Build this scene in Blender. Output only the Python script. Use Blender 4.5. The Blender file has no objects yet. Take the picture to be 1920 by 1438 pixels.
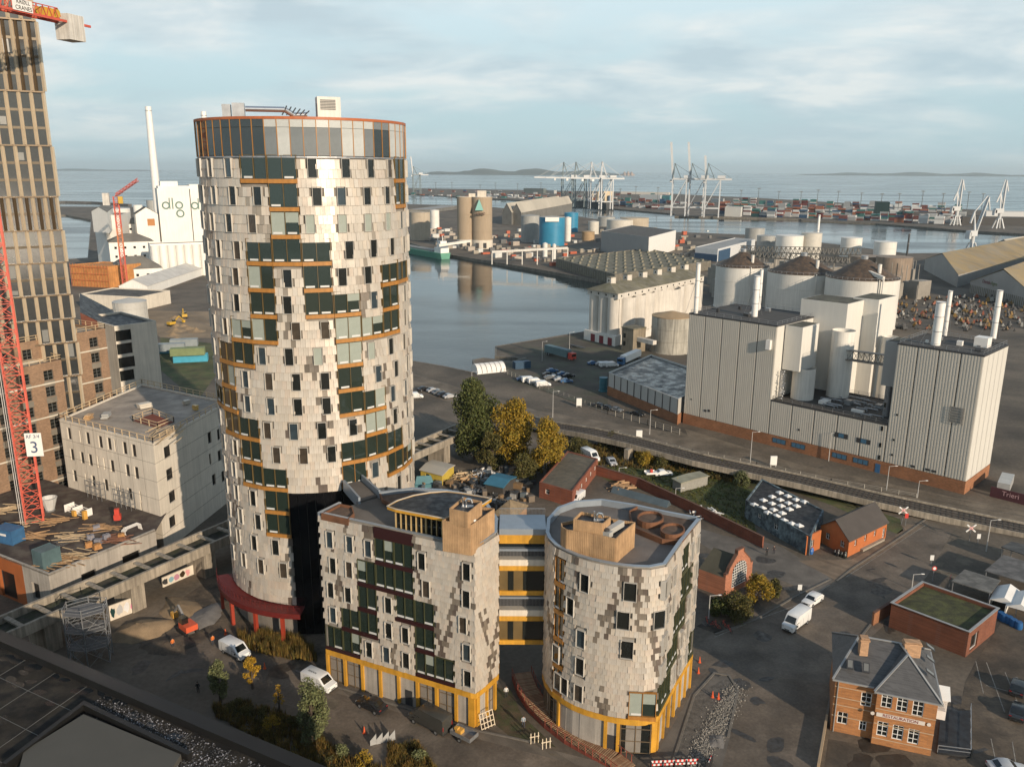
import bpy, math, random
import numpy as np
from mathutils import Vector, Matrix
S = bpy.context.scene
COL = S.collection
rad = math.radians
# ------------------------------------------------------------------ camera
H = 70.0; F = 1553.0; CX, CY = 960.0, 719.0
PIT = math.atan(399 / F); ROLL = rad(.3)
cd = bpy.data.cameras.new('camera'); cam = bpy.data.objects.new('camera', cd); COL.objects.link(cam)
cd.sensor_width = 36; cd.lens = 36 * F / 1920; cd.clip_start = .5; cd.clip_end = 120000
cam.location = (0, 0, H)
cam.rotation_euler = (Matrix.Rotation(rad(90) - PIT, 4, 'X') @ Matrix.Rotation(ROLL, 4, 'Z')).to_euler()
S.camera = cam
# ------------------------------------------------------------------ light
SUN_AZ = 34.0; SUN_EL = 18.0
w = bpy.data.worlds.new('World'); S.world = w; w.use_nodes = True
nt = w.node_tree; nt.nodes.clear()
def wn(t, **k):
    n = nt.nodes.new(t)
    for a, b in k.items(): setattr(n, a, b)
    return n
L = nt.links.new
sky = wn('ShaderNodeTexSky', sky_type='NISHITA', sun_disc=False, sun_elevation=rad(SUN_EL), sun_rotation=rad(180 - SUN_AZ), altitude=50, air_density=1.2, dust_density=1.5, ozone_density=2.0)
tc = wn('ShaderNodeTexCoord'); sx = wn('ShaderNodeSeparateXYZ'); L(tc.outputs['Generated'], sx.inputs[0])
def math_(op, a, b=None, clamp=False):
    n = wn('ShaderNodeMath', operation=op, use_clamp=clamp)
    for i, v in enumerate((a, b)):
        if v is None: continue
        if isinstance(v, (int, float)): n.inputs[i].default_value = v
        else: L(v, n.inputs[i])
    return n.outputs[0]
zz = math_('MAXIMUM', sx.outputs[2], .0)
den = math_('ADD', zz, .2)
cxn = wn('ShaderNodeCombineXYZ')
L(math_('MULTIPLY', math_('DIVIDE', sx.outputs[0], den), .8), cxn.inputs[0]); L(math_('DIVIDE', sx.outputs[1], den), cxn.inputs[1])
def wnoise(scale, detail, rough, off):
    m = wn('ShaderNodeMapping'); m.inputs['Location'].default_value = off; L(cxn.outputs[0], m.inputs[0])
    n = wn('ShaderNodeTexNoise'); n.inputs['Scale'].default_value = scale; n.inputs['Detail'].default_value = detail
    n.inputs['Roughness'].default_value = rough; n.inputs['Distortion'].default_value = .25; L(m.outputs[0], n.inputs['Vector']); return n.outputs[0]
def wramp(src, *st):
    r = wn('ShaderNodeValToRGB'); cr = r.color_ramp
    while len(cr.elements) < len(st): cr.elements.new(.5)
    for e, (p, c) in zip(cr.elements, st): e.position = p; e.color = (*c, 1) if len(c) == 3 else c
    L(src, r.inputs[0]); return r.outputs[0]
def wmix(f, a, b):
    m = wn('ShaderNodeMix', data_type='RGBA'); 
    for s, v in ((0, f), (6, a), (7, b)):
        if isinstance(v, (int, float)): m.inputs[s].default_value = v
        elif isinstance(v, tuple): m.inputs[s].default_value = (*v, 1)
        else: L(v, m.inputs[s])
    return m.outputs[2]
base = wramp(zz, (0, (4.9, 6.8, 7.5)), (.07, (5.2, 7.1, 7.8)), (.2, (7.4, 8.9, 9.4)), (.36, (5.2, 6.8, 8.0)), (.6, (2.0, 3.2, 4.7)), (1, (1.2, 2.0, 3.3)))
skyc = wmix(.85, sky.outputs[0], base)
n1 = wnoise(1.25, 7, .5, (3.4, 1.2, 0)); n2 = wnoise(2.3, 8, .56, (0.4, 7.7, 2)); 
cover = wramp(n1, (.40, (0, 0, 0)), (.56, (1, 1, 1)))
ccol = wramp(n2, (.38, (5.0, 6.1, 6.7)), (.5, (6.6, 7.4, 7.7)), (.62, (8.9, 8.9, 8.6)))
lim = wramp(zz, (0, (.2,) * 3), (.05, (.65,) * 3), (.16, (.9,) * 3), (.36, (.8,) * 3), (.7, (.25,) * 3))
cm = math_('MULTIPLY', cover, lim)
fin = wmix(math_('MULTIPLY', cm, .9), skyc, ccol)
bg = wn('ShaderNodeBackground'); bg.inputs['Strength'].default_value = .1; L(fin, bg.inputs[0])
wo = wn('ShaderNodeOutputWorld'); L(bg.outputs[0], wo.inputs[0])
sd = bpy.data.lights.new('sun', 'SUN'); sun = bpy.data.objects.new('sun', sd); COL.objects.link(sun)
sd.energy = 5.0; sd.angle = rad(.6); sd.color = (1, .83, .64)
sv = Vector((math.sin(rad(SUN_AZ)) * math.cos(rad(SUN_EL)), -math.cos(rad(SUN_AZ)) * math.cos(rad(SUN_EL)), math.sin(rad(SUN_EL))))
sun.rotation_euler = sv.to_track_quat('Z', 'Y').to_euler(); sun.location = (0, -50, 200)
S.view_settings.view_transform = 'Standard'; S.view_settings.look = 'None'; S.view_settings.gamma = 1
S.view_settings.use_curve_mapping = False; S.view_settings.exposure = .08
# ------------------------------------------------------------------ survey: photo pixel -> place in the world
def ray(px, py):
    u = (px - CX) / F; v = -(py - CY) / F
    c, s = math.cos(ROLL), math.sin(ROLL); u, v = u * c + v * s, -u * s + v * c
    return (u, math.cos(PIT) + v * math.sin(PIT), -math.sin(PIT) + v * math.cos(PIT))
def G(px, py, z=0.0):
    d = ray(px, py); t = (z - H) / d[2]; return Vector((d[0] * t, d[1] * t))
def Z(py, xy, px=None):
    if px is None: px = CX + xy[0] / max(1, xy[1] * math.cos(PIT)) * F
    d = ray(px, py); t = math.hypot(*xy) / math.hypot(d[0], d[1]); return H + d[2] * t
def at_dist(px, py, dist):
    d = ray(px, py); t = dist / math.hypot(d[0], d[1]); return Vector((d[0] * t, d[1] * t, H + d[2] * t))
R = random.Random(7)
# ------------------------------------------------------------------ materials
MATS = {}
def M(name, rgb=(.5, .5, .5), rough=.8, var=.12, scale=.5, metal=0.0, spec=.5, bump=0.0, streak=0.0, tint=False, rvar=0.0, kind=None, rgb2=None, bscale=None, fine=9.0):
    if name in MATS: return MATS[name]
    if rgb == (.5, .5, .5): print('UNDEFINED MATERIAL', name)
    m = bpy.data.materials.new(name); m.use_nodes = True; t = m.node_tree; n = t.nodes; l = t.links.new
    b = n['Principled BSDF']; b.inputs['Roughness'].default_value = rough; b.inputs['Metallic'].default_value = metal
    b.inputs['Specular IOR Level'].default_value = spec
    tcn = n.new('ShaderNodeTexCoord'); vec = tcn.outputs['Object']
    def noise(s, d=5, v=None, r=.6):
        q = n.new('ShaderNodeTexNoise'); q.inputs['Scale'].default_value = s; q.inputs['Detail'].default_value = d; q.inputs['Roughness'].default_value = r
        l(v or vec, q.inputs['Vector']); return q.outputs[0]
    def mapr(src, a, b_, c, d_):
        q = n.new('ShaderNodeMapRange'); q.inputs[1].default_value = a; q.inputs[2].default_value = b_; q.inputs[3].default_value = c; q.inputs[4].default_value = d_
        l(src, q.inputs[0]); return q.outputs[0]
    def mul(c1, v):
        q = n.new('ShaderNodeVectorMath'); q.operation = 'SCALE'; l(c1, q.inputs[0])
        if isinstance(v, float): q.inputs[3].default_value = v
        else: l(v, q.inputs[3])
        return q.outputs[0]
    col = n.new('ShaderNodeRGB'); col.outputs[0].default_value = (*rgb, 1); c = col.outputs[0]
    if rgb2:
        q = n.new('ShaderNodeMix'); q.data_type = 'RGBA'; l(mapr(noise(scale * 2.1, 6), .42, .6, 0, 1), q.inputs[0]); l(c, q.inputs[6]); q.inputs[7].default_value = (*rgb2, 1); c = q.outputs[2]
    if kind == 'brick' or kind == 'grid':
        q = n.new('ShaderNodeTexBrick'); mp = n.new('ShaderNodeMapping'); l(vec, mp.inputs[0])
        sepa = n.new('ShaderNodeSeparateXYZ'); l(vec, sepa.inputs[0]); cb = n.new('ShaderNodeCombineXYZ')
        ad = n.new('ShaderNodeMath'); ad.operation = 'ADD'; l(sepa.outputs[0], ad.inputs[0]); l(sepa.outputs[1], ad.inputs[1])
        l(ad.outputs[0], cb.inputs[0]); l(sepa.outputs[2], cb.inputs[1]); l(cb.outputs[0], q.inputs['Vector'])
        q.inputs['Scale'].default_value = 1.0
        q.inputs['Brick Width'].default_value = .5 if kind == 'brick' else 1.2; q.inputs['Row Height'].default_value = .17 if kind == 'brick' else .6
        q.inputs['Mortar Size'].default_value = .02
        q.inputs['Color1'].default_value = (*[x * .8 for x in rgb], 1); q.inputs['Color2'].default_value = (*[x * 1.2 for x in rgb], 1)
        q.inputs['Mortar'].default_value = (*[x * .75 + .03 for x in rgb], 1); c = q.outputs['Color']
    if tint:
        a = n.new('ShaderNodeAttribute'); a.attribute_name = 'tint'
        q = n.new('ShaderNodeMix'); q.data_type = 'RGBA'; q.blend_type = 'MULTIPLY'; q.inputs[0].default_value = 1; l(c, q.inputs[6]); l(a.outputs['Color'], q.inputs[7]); c = q.outputs[2]
    if var:
        c = mul(c, mapr(noise(scale, 6), .25, .75, 1 - var * 1.6, 1 + var * 1.6))
        c = mul(c, mapr(noise(fine, 4), .25, .75, 1 - var * .8, 1 + var * .8))
    if streak:
        mp = n.new('ShaderNodeMapping'); mp.inputs['Scale'].default_value = (1.3, 1.3, .07); l(vec, mp.inputs[0])
        c = mul(c, mapr(noise(1.4, 5, mp.outputs[0]), .35, .7, 1.0 + streak * .3, 1 - streak))
    l(c, b.inputs['Base Color'])
    if rvar: l(mapr(noise(scale * 1.7, 5), .35, .65, max(.02, rough - rvar), min(1, rough + rvar)), b.inputs['Roughness'])
    if bump:
        bp = n.new('ShaderNodeBump'); bp.inputs['Strength'].default_value = bump; bp.inputs['Distance'].default_value = .1; l(noise(bscale or fine, 5), bp.inputs['Height']); l(bp.outputs[0], b.inputs['Normal'])
    MATS[name] = m; return m
def PAINT(rgb, rough=.35): return M('paint_%02x%02x%02x' % tuple(int(min(.99, x) * 255) for x in rgb), rgb, rough, var=.06, scale=.8)
# ------------------------------------------------------------------ mesh builder
class MB:
    def __init__(s): s.v = []; s.f = []; s.mi = []; s.c = []; s.o = (0, 0, 0); s.a = 0.0; s.ca = 1; s.sa = 0; s.m = 0; s.tint = None
    def at(s, x=0, y=0, z=0, rz=0.0): s.o = (x, y, z); s.ca = math.cos(rz); s.sa = math.sin(rz); return s
    def p(s, x, y, z):
        s.v.append((s.o[0] + x * s.ca - y * s.sa, s.o[1] + x * s.sa + y * s.ca, s.o[2] + z)); return len(s.v) - 1
    def face(s, idx): s.f.append(tuple(idx)); s.mi.append(s.m); s.c.append(s.tint); return s
    def poly(s, pts): return s.face([s.p(*q) for q in pts])
    def box(s, cx, cy, cz, sx, sy, sz, top=1.0):
        x, y, z = sx / 2, sy / 2, sz / 2
        i = [s.p(cx + a * x * (top if c > 0 else 1), cy + b * y * (top if c > 0 else 1), cz + c * z) for c in (-1, 1) for a, b in ((-1, -1), (1, -1), (1, 1), (-1, 1))]
        for q in ((3, 2, 1, 0), (4, 5, 6, 7), (0, 1, 5, 4), (1, 2, 6, 5), (2, 3, 7, 6), (3, 0, 4, 7)): s.face([i[k] for k in q])
        return s
    def b(s, x0, x1, y0, y1, z0, z1): return s.box((x0 + x1) / 2, (y0 + y1) / 2, (z0 + z1) / 2, abs(x1 - x0), abs(y1 - y0), abs(z1 - z0))
    def bar(s, p, q, w, h=None):
        p = Vector(p); q = Vector(q); d = q - p
        if d.length < 1e-6: return s
        d.normalize(); h = h or w; up = Vector((0, 0, 1)) if abs(d.z) < .95 else Vector((1, 0, 0))
        a = d.cross(up).normalized() * w / 2; u = a.cross(d).normalized() * h / 2
        i = [s.p(*(e + x * a + y * u)) for e in (p, q) for x, y in ((-1, -1), (1, -1), (1, 1), (-1, 1))]
        for k in ((0, 1, 2, 3), (7, 6, 5, 4), (0, 4, 5, 1), (1, 5, 6, 2), (2, 6, 7, 3), (3, 7, 4, 0)): s.face([i[j] for j in k])
        return s
    def tube(s, p, q, r, n=8, r2=None, cap=True):
        p = Vector(p); q = Vector(q); d = q - p
        if d.length < 1e-6: return s
        d.normalize(); r2 = r if r2 is None else r2
        up = Vector((0, 0, 1)) if abs(d.z) < .95 else Vector((1, 0, 0))
        a = d.cross(up).normalized(); u = a.cross(d).normalized()
        A = [s.p(*(p + (a * math.cos(t) + u * math.sin(t)) * r)) for t in [2 * math.pi * k / n for k in range(n)]]
        B = [s.p(*(q + (a * math.cos(t) + u * math.sin(t)) * r2)) for t in [2 * math.pi * k / n for k in range(n)]]
        for k in range(n): s.face((A[k], A[(k + 1) % n], B[(k + 1) % n], B[k]))
        if cap: s.face(A[::-1]); s.face(B)
        return s
    def path(s, pts, r, n=6):
        for a, b_ in zip(pts, pts[1:]): s.tube(a, b_, r, n)
        return s
    def lathe(s, x, y, prof, n=32):      # prof: list of (r, z)
        rings = []
        for r, z in prof:
            if r < 1e-6: rings.append([s.p(x, y, z)])
            else: rings.append([s.p(x + r * math.cos(2 * math.pi * k / n), y + r * math.sin(2 * math.pi * k / n), z) for k in range(n)])
        for A, B in zip(rings, rings[1:]):
            for k in range(n):
                k2 = (k + 1) % n
                if len(A) == 1 and len(B) == 1: continue
                if len(A) == 1: s.face((A[0], B[k2], B[k])) if 0 else s.face((A[0], B[k], B[k2]))
                elif len(B) == 1: s.face((A[k], A[k2], B[0]))
                else: s.face((A[k], A[k2], B[k2], B[k]))
        return s
    def prism(s, poly, z0, z1, side=True, top=True, bottom=False):
        n = len(poly); ar = sum(poly[i][0] * poly[(i + 1) % n][1] - poly[(i + 1) % n][0] * poly[i][1] for i in range(n))
        if ar < 0: poly = poly[::-1]
        A = [s.p(q[0], q[1], z0) for q in poly] if side or bottom else None; B = [s.p(q[0], q[1], z1) for q in poly] if side or top else None
        if side:
            for k in range(n): s.face((A[k], A[(k + 1) % n], B[(k + 1) % n], B[k]))
        if top: s.face(B)
        if bottom: s.face(A[::-1])
        return s
    def ribbon(s, pts, w, z0, z1, closed=False, off=0.0):
        P = [Vector((q[0], q[1])) for q in pts]; zs = [(q[2] if len(q) > 2 else 0) for q in pts]; n = len(P); Lf = []; Rt = []
        for k in range(n):
            a = P[k - 1] if (k > 0 or closed) else None; c = P[(k + 1) % n] if (k < n - 1 or closed) else None
            d1 = (P[k] - a).normalized() if a is not None else None; d2 = (c - P[k]).normalized() if c is not None else None
            d1 = d1 or d2; d2 = d2 or d1; t = d1 + d2
            t = t.normalized() if t.length > 1e-6 else d1
            nn = Vector((-t.y, t.x)); sc = 1 / max(.5, nn.dot(Vector((-d1.y, d1.x))))
            Lf.append(P[k] + nn * (w / 2 + off) * sc); Rt.append(P[k] - nn * (w / 2 - off) * sc)
        idx = [[s.p(Lf[k].x, Lf[k].y, z0 + zs[k]), s.p(Rt[k].x, Rt[k].y, z0 + zs[k]), s.p(Rt[k].x, Rt[k].y, z1 + zs[k]), s.p(Lf[k].x, Lf[k].y, z1 + zs[k])] for k in range(n)]
        for k in range(n if closed else n - 1):
            A = idx[k]; B = idx[(k + 1) % n]
            s.face((A[3], A[2], B[2], B[3])); s.face((A[0], A[3], B[3], B[0])); s.face((A[2], A[1], B[1], B[2])); s.face((A[1], A[0], B[0], B[1]))
        if not closed: s.face(idx[0]); s.face(idx[-1][::-1])
        return s
    def gable(s, x0, x1, y0, y1, z0, z1, axis='x', hip=0.0, over=0.0):
        x0 -= over; x1 += over; y0 -= over; y1 += over
        a = [s.p(x0, y0, z0), s.p(x1, y0, z0), s.p(x1, y1, z0), s.p(x0, y1, z0)]
        if axis == 'x':
            ym = (y0 + y1) / 2; r = [s.p(x0 + hip, ym, z1), s.p(x1 - hip, ym, z1)]
            s.face((a[0], a[1], r[1], r[0])); s.face((a[2], a[3], r[0], r[1])); s.face((a[1], a[2], r[1])); s.face((a[3], a[0], r[0]))
        else:
            xm = (x0 + x1) / 2; r = [s.p(xm, y0 + hip, z1), s.p(xm, y1 - hip, z1)]
            s.face((a[1], a[2], r[1], r[0])); s.face((a[3], a[0], r[0], r[1])); s.face((a[0], a[1], r[0])); s.face((a[2], a[3], r[1]))
        s.face((a[3], a[2], a[1], a[0])); return s
    def mesh(s, name, mats, smooth=False, sub=None):
        me = bpy.data.meshes.new(name)
        v = s.v if sub is None else [(a - sub[0], b_ - sub[1], c - sub[2]) for a, b_, c in s.v]
        me.from_pydata(v, [], s.f)
        for m in (mats if isinstance(mats, (list, tuple)) else [mats]): me.materials.append(m)
        if any(s.mi): me.polygons.foreach_set('material_index', s.mi)
        if any(c is not None for c in s.c):
            at = me.attributes.new('tint', 'FLOAT_COLOR', 'CORNER'); arr = []
            for f, c in zip(s.f, s.c): arr.extend((list(c or (1, 1, 1)) + [1]) * len(f))
            at.data.foreach_set('color', arr)
        if smooth:
            me.polygons.foreach_set('use_smooth', [True] * len(s.f))
            try: me.set_sharp_from_angle(angle=rad(38))
            except Exception: pass
        me.update(); return me
def link(o, parent=None):
    COL.objects.link(o)
    if parent is not None: o.parent = parent
    return o
def tag(o, label=None, cat=None, group=None, kind=None):
    if label: o['label'] = label
    if cat: o['category'] = cat
    if group: o['group'] = group
    if kind: o['kind'] = kind
    return o
def thing(name, label, cat, loc=(0, 0, 0), rz=0.0, group=None):
    o = bpy.data.objects.new(name, None); o.location = (loc[0], loc[1], loc[2] if len(loc) > 2 else 0); o.rotation_euler = (0, 0, rz); o.empty_display_size = .5
    link(o); return tag(o, label, cat, group)
def part(name, mb, mat, parent, smooth=False, world=False, label=None, kind=None):
    sub = tuple(parent.location) if world else None
    o = bpy.data.objects.new(name, mb.mesh(name, mat, smooth, sub) if isinstance(mb, MB) else mb); link(o, parent)
    return tag(o, label, None, None, kind)
def inst(name, me, parent, loc=(0, 0, 0), rz=0.0, mat=None):
    o = bpy.data.objects.new(name, me); link(o, parent); o.location = loc; o.rotation_euler = (0, 0, rz); return o
def solo(name, mb, mat, label=None, cat=None, group=None, kind=None, smooth=False, loc=None, rz=0):
    o = bpy.data.objects.new(name, mb.mesh(name, mat, smooth) if isinstance(mb, MB) else mb)
    if loc is not None: o.location = (loc[0], loc[1], loc[2] if len(loc) > 2 else 0); o.rotation_euler = (0, 0, rz)
    link(o); return tag(o, label, cat, group, kind)
def struct(name, mb, mat, smooth=False): return solo(name, mb, mat, kind='structure', smooth=smooth)
def copy_tree(o, parent=None):
    c = o.copy(); link(c)
    if parent is not None: c.parent = parent
    for ch in list(o.children): copy_tree(ch, c)
    return c
def place(proto, used, loc, rz, label=None, group=None):
    o = proto if not used else copy_tree(proto)
    o.location = (loc[0], loc[1], loc[2] if len(loc) > 2 else 0); o.rotation_euler = (0, 0, rz)
    if label: o['label'] = label
    if group: o['group'] = group
    return o
def ang(a, b): return math.atan2(b[1] - a[1], b[0] - a[0])
_txt = {}
def text(name, s, size, parent, loc, rz, mat, tilt=90, ext=.02, yz=None, align='CENTER'):
    cu = bpy.data.curves.new(name, 'FONT'); cu.body = s; cu.size = size; cu.extrude = ext; cu.align_x = align; cu.align_y = 'CENTER'
    tmp = bpy.data.objects.new('tmp', cu); COL.objects.link(tmp)
    bpy.context.view_layer.update()
    me = bpy.data.meshes.new_from_object(tmp.evaluated_get(bpy.context.evaluated_depsgraph_get())); bpy.data.objects.remove(tmp)
    me.materials.clear(); me.materials.append(mat)
    o = bpy.data.objects.new(name, me); link(o, parent); o.location = loc; o.rotation_euler = yz or (rad(tilt), 0, rz); return o
# ------------------------------------------------------------------ shared materials
concrete = M('concrete', (.34, .31, .27), .85, .14, .25, streak=.25, bump=.2)
concw = M('pale_concrete', (.60, .54, .45), .85, .08, .2, streak=.15)
concd = M('dark_concrete', (.16, .145, .125), .9, .2, .3, streak=.35, bump=.3)
asphalt = M('asphalt', (.098, .078, .059), .85, .3, .09, rvar=.12, bump=.3, fine=2.5, rgb2=(.14, .112, .085))
asphl = M('worn_asphalt', (.12, .094, .066), .85, .3, .12, bump=.3, fine=2.5, rgb2=(.16, .128, .092))
paving = M('paving', (.12, .10, .078), .85, .25, .3, kind='grid')
dirt = M('dirt', (.13, .098, .068), .95, .35, .12, bump=.6, rgb2=(.045, .036, .027), fine=3)
glass = M('window_glass', (.012, .014, .013), .06, .0, 1, spec=.7)
glass2 = M('window_glass_brown', (.05, .04, .03), .1, .3, .7, spec=.7); glass3 = M('window_glass_blue', (.03, .045, .055), .08, .2, .7, spec=1); glassg = M('green_glass', (.02, .03, .024), .05, .0, 1, spec=.9)
blind = M('pale_blind', (.28, .31, .27), .25, .05, 1, spec=.6)
orange = M('orange_panel', (.37, .165, .035), .5, .15, .6, streak=.15); bronze = M('bronze_mullion', (.13, .085, .03), .45, .1)
yellow = M('yellow_frame', (.52, .265, .03), .5, .15, .5, streak=.2)
olive = M('olive_frame', (.050, .052, .022), .5, .1, .5)
maroon = M('maroon_panel', (.028, .007, .007), .5, .1, .5)
brick = M('brick', (.27, .115, .05), .9, .15, .3, kind='brick')
brickr = M('red_brick', (.20, .06, .03), .9, .18, .3, kind='brick')
brickb = M('brown_brick', (.24, .15, .09), .9, .12, .3, kind='brick')
white = M('white_paint', (.72, .70, .66), .5, .05, .5)
whitew = M('white_wall', (.66, .63, .57), .75, .07, .15, streak=.18)
offw = M('cream_silo', (.55, .51, .45), .7, .08, .15, streak=.2)
steel = M('galvanised_steel', (.32, .33, .34), .4, .15, 1, metal=.6)
darkm = M('dark_metal', (.04, .04, .042), .5, .1, 1)
blackf = M('black_felt', (.018, .019, .021), .6, .2, .5, rvar=.2)
rooff = M('roof_felt', (.055, .05, .045), .85, .25, .25, bump=.3, rgb2=(.09, .085, .075))
roofg = M('gravel_roof', (.12, .11, .09), .95, .3, .3, bump=.5)
wood = M('timber_cladding', (.40, .25, .13), .75, .18, .6, streak=.2)
timber = M('raw_timber', (.48, .36, .22), .8, .15, .8)
rubber = M('rubber', (.015, .015, .015), .7, 0)
redp = M('red_paint', (.48, .05, .03), .5, .12, 1)
bluep = M('blue_paint', (.04, .12, .24), .45, .12, 1)
slate = M('slate', (.075, .073, .072), .6, .12, .6, kind='brick')
grassm = M('grass', (.055, .07, .02), .95, .35, .15, bump=.6, rgb2=(.085, .075, .03), fine=4)
# ------------------------------------------------------------------ sea, land, hills
def pg(*pts): return [tuple(G(*p)) if len(p) == 2 else (p[0], p[1]) for p in pts]
wm = bpy.data.materials.new('sea_water'); wm.use_nodes = True
_n = wm.node_tree.nodes; _l = wm.node_tree.links.new; _b = _n['Principled BSDF']
_b.inputs['Base Color'].default_value = (.012, .022, .026, 1); _b.inputs['Roughness'].default_value = .12; _b.inputs['IOR'].default_value = 1.33
_t = _n.new('ShaderNodeTexCoord'); _bp = None
for sc, st, dist in ((.35, .10, .3), (.035, .16, 1.5), (.004, .1, 4)):
    q = _n.new('ShaderNodeTexNoise'); q.inputs['Scale'].default_value = sc; q.inputs['Detail'].default_value = 5; _l(_t.outputs['Object'], q.inputs['Vector'])
    b2 = _n.new('ShaderNodeBump'); b2.inputs['Strength'].default_value = st; b2.inputs['Distance'].default_value = dist; _l(q.outputs[0], b2.inputs['Height'])
    if _bp: _l(_bp.outputs[0], b2.inputs['Normal'])
    _bp = b2
_l(_bp.outputs[0], _b.inputs['Normal'])
q = _n.new('ShaderNodeTexNoise'); q.inputs['Scale'].default_value = .006; q.inputs['Detail'].default_value = 4; q.inputs['Distortion'].default_value = 1
mp = _n.new('ShaderNodeMapping'); mp.inputs['Scale'].default_value = (.35, 1.6, 1); _l(_t.outputs['Object'], mp.inputs[0]); _l(mp.outputs[0], q.inputs['Vector'])
mr = _n.new('ShaderNodeMapRange'); mr.inputs[1].default_value = .38; mr.inputs[2].default_value = .62; mr.inputs[3].default_value = .06; mr.inputs[4].default_value = .26; _l(q.outputs[0], mr.inputs[0]); _l(mr.outputs[0], _b.inputs['Roughness'])
mb = MB()
for x in range(-4, 4):
    for y in range(0, 6): mb.poly([(x * 11000, -1500 + y * 11000, -2.2), ((x + 1) * 11000, -1500 + y * 11000, -2.2), ((x + 1) * 11000, -1500 + (y + 1) * 11000, -2.2), (x * 11000, -1500 + (y + 1) * 11000, -2.2)])
struct('sea', mb, wm)
quay = M('quay_wall', (.16, .145, .12), .9, .25, .3, streak=.4)
land = MB()
L1 = pg((-700., -250., 0), (-900., 300., 0)) + pg((-300, 512), (60, 500), (163, 492), (168, 420), (120, 412), (-300, 412), (-300, 399), (240, 396), (400, 396), (430, 470), (500, 640), (600, 671), (760, 677), (830, 688), (895, 701), (887, 676), (906, 672), (960, 678), (985, 671), (929, 668), (929, 650), (1088, 622), (1200, 600), (1300, 560), (1250, 535), (1125, 524), (960, 497), (835, 478), (765, 457), (600, 440), (500, 400), (560, 388), (760, 385), (900, 388), (1010, 395), (1150, 415), (1260, 432), (1400, 436), (1500, 445), (1700, 468), (1780, 466), (1860, 447), (1960, 440)) + [(1400, 700), (1400, -250)]
land.prism(L1, -4, 0)
L3 = pg((540, 362), (760, 366), (1025, 378), (1125, 388), (1262, 398), (1262, 402), (1500, 405), (1500, 408), (1640, 412), (1800, 423), (1960, 431), (2500, 440), (2500, 396), (1930, 388), (1700, 380), (1400, 366), (1180, 358), (760, 355), (540, 353))
land.prism(L3, -4, 0)
land.m = 0
gm = M('harbour_ground', (.118, .094, .069), .9, .35, .03, rgb2=(.078, .064, .047), bump=.3, fine=1.3)
struct('ground', land, gm)
mb = MB()
for poly in (L1, L3): mb.ribbon([(a, b_) for a, b_ in poly], .8, -3.5, .12, closed=True)
struct('quay_edge', mb, quay)
mb = MB(); mb.ribbon([tuple(G(x, y)) for x, y in ((60, 389), (120, 387.5), (170, 388), (240, 392))], 8, -3, 1.5)
struct('breakwater', mb, M('breakwater_rock', (.1, .095, .09), .95, .3, .2, bump=.6))
# far hills over the bay
def hill(name, x0, x1, dist, ypk, seed, mat, cliff=None):
    rr = random.Random(seed); n = 40; mb = MB(); rows = []
    for j, (dd, hh) in enumerate(((0, 0), (.03, .55), (.07, 1), (.15, .8), (.25, 0))):
        row = []
        for i in range(n + 1):
            px = x0 + (x1 - x0) * i / n; e = math.sin(math.pi * i / n) ** .45
            q = at_dist(px, 330, dist * (1 + dd)); top = (320 - ypk) / F * dist * (1 + dd) + 70
            h = hh * e * top * .62 * (.75 + .25 * math.sin(i * .6 + seed) + .15 * rr.random())
            row.append(mb.p(q.x, q.y, -4 + h))
        rows.append(row)
    for a, b_ in zip(rows, rows[1:]):
        for i in range(n): mb.face((a[i], a[i + 1], b_[i + 1], b_[i]))
    return struct(name, mb, mat, smooth=True)
hm = M('hill_fields', (.06, .07, .055), .95, .3, .002, rgb2=(.08, .08, .06))
hill('hill', 790, 1172, 14000, 310, 1, hm)
hill('cliff', 1160, 1186, 13800, 315, 2, M('cliff_clay', (.5, .33, .22), .95, .15, .01))
hill('far_hills', 1490, 1960, 21000, 316, 3, hm)
hill('coast', -200, 300, 26000, 318, 4, hm)
# ------------------------------------------------------------------ ground surfaces near the camera
def sheet(name, mat, z, *px):
    mb = MB(); mb.prism(pg(*px), 0.0, z, side=False); return struct(name, mb, mat)
sheet('street', asphalt, .012, (1196, 1438), (1270, 1300), (1320, 1200), (1345, 1180), (1420, 1160), (1560, 1085), (1600, 1060), (1700, 980), (1790, 985), (1750, 1060), (1700, 1130), (1570, 1250), (1535, 1500), (1200, 1500))
sheet('street', asphalt, .008, (1180, 1440), (1000, 1395), (880, 1350), (640, 1290), (560, 1260), (400, 1200), (330, 1240), (420, 1290), (560, 1330), (700, 1420), (760, 1500), (1180, 1500))
sheet('pavement', paving, .016, (1565, 1080), (1470, 1020), (1440, 1012), (1360, 1000), (1310, 985), (1300, 1005), (1360, 1040), (1450, 1075), (1540, 1110))
sheet('sandy_verge', M('sandy_ground', (.20, .165, .125), .95, .3, .3, rgb2=(.12, .10, .075), bump=.5), .011, (1240, 1438), (1300, 1290), (1350, 1225), (1400, 1250), (1420, 1300), (1395, 1400), (1340, 1470))
sheet('cobbles', M('cobblestones', (.10, .09, .078), .9, .3, 1.2, bump=.7, fine=5), .02, (1265, 1438), (1310, 1300), (1370, 1265), (1385, 1290), (1370, 1370), (1320, 1420), (1300, 1500), (1240, 1500))
sheet('wharf_road', asphl, .008, (775, 703), (1010, 770), (1290, 812), (1285, 800), (1500, 865), (1800, 925), (1990, 960), (1990, 1010), (1700, 950), (1400, 880), (1000, 800), (775, 735))
sheet('yard', M('yard_dirt', (.10, .078, .055), .95, .3, .1, rgb2=(.055, .044, .033), bump=.5, fine=2.5), .01, (1560, 1378), (1545, 1500), (1990, 1500), (1990, 1100), (1880, 1130), (1880, 1160), (1835, 1230), (1815, 1270), (1790, 1420))
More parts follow.
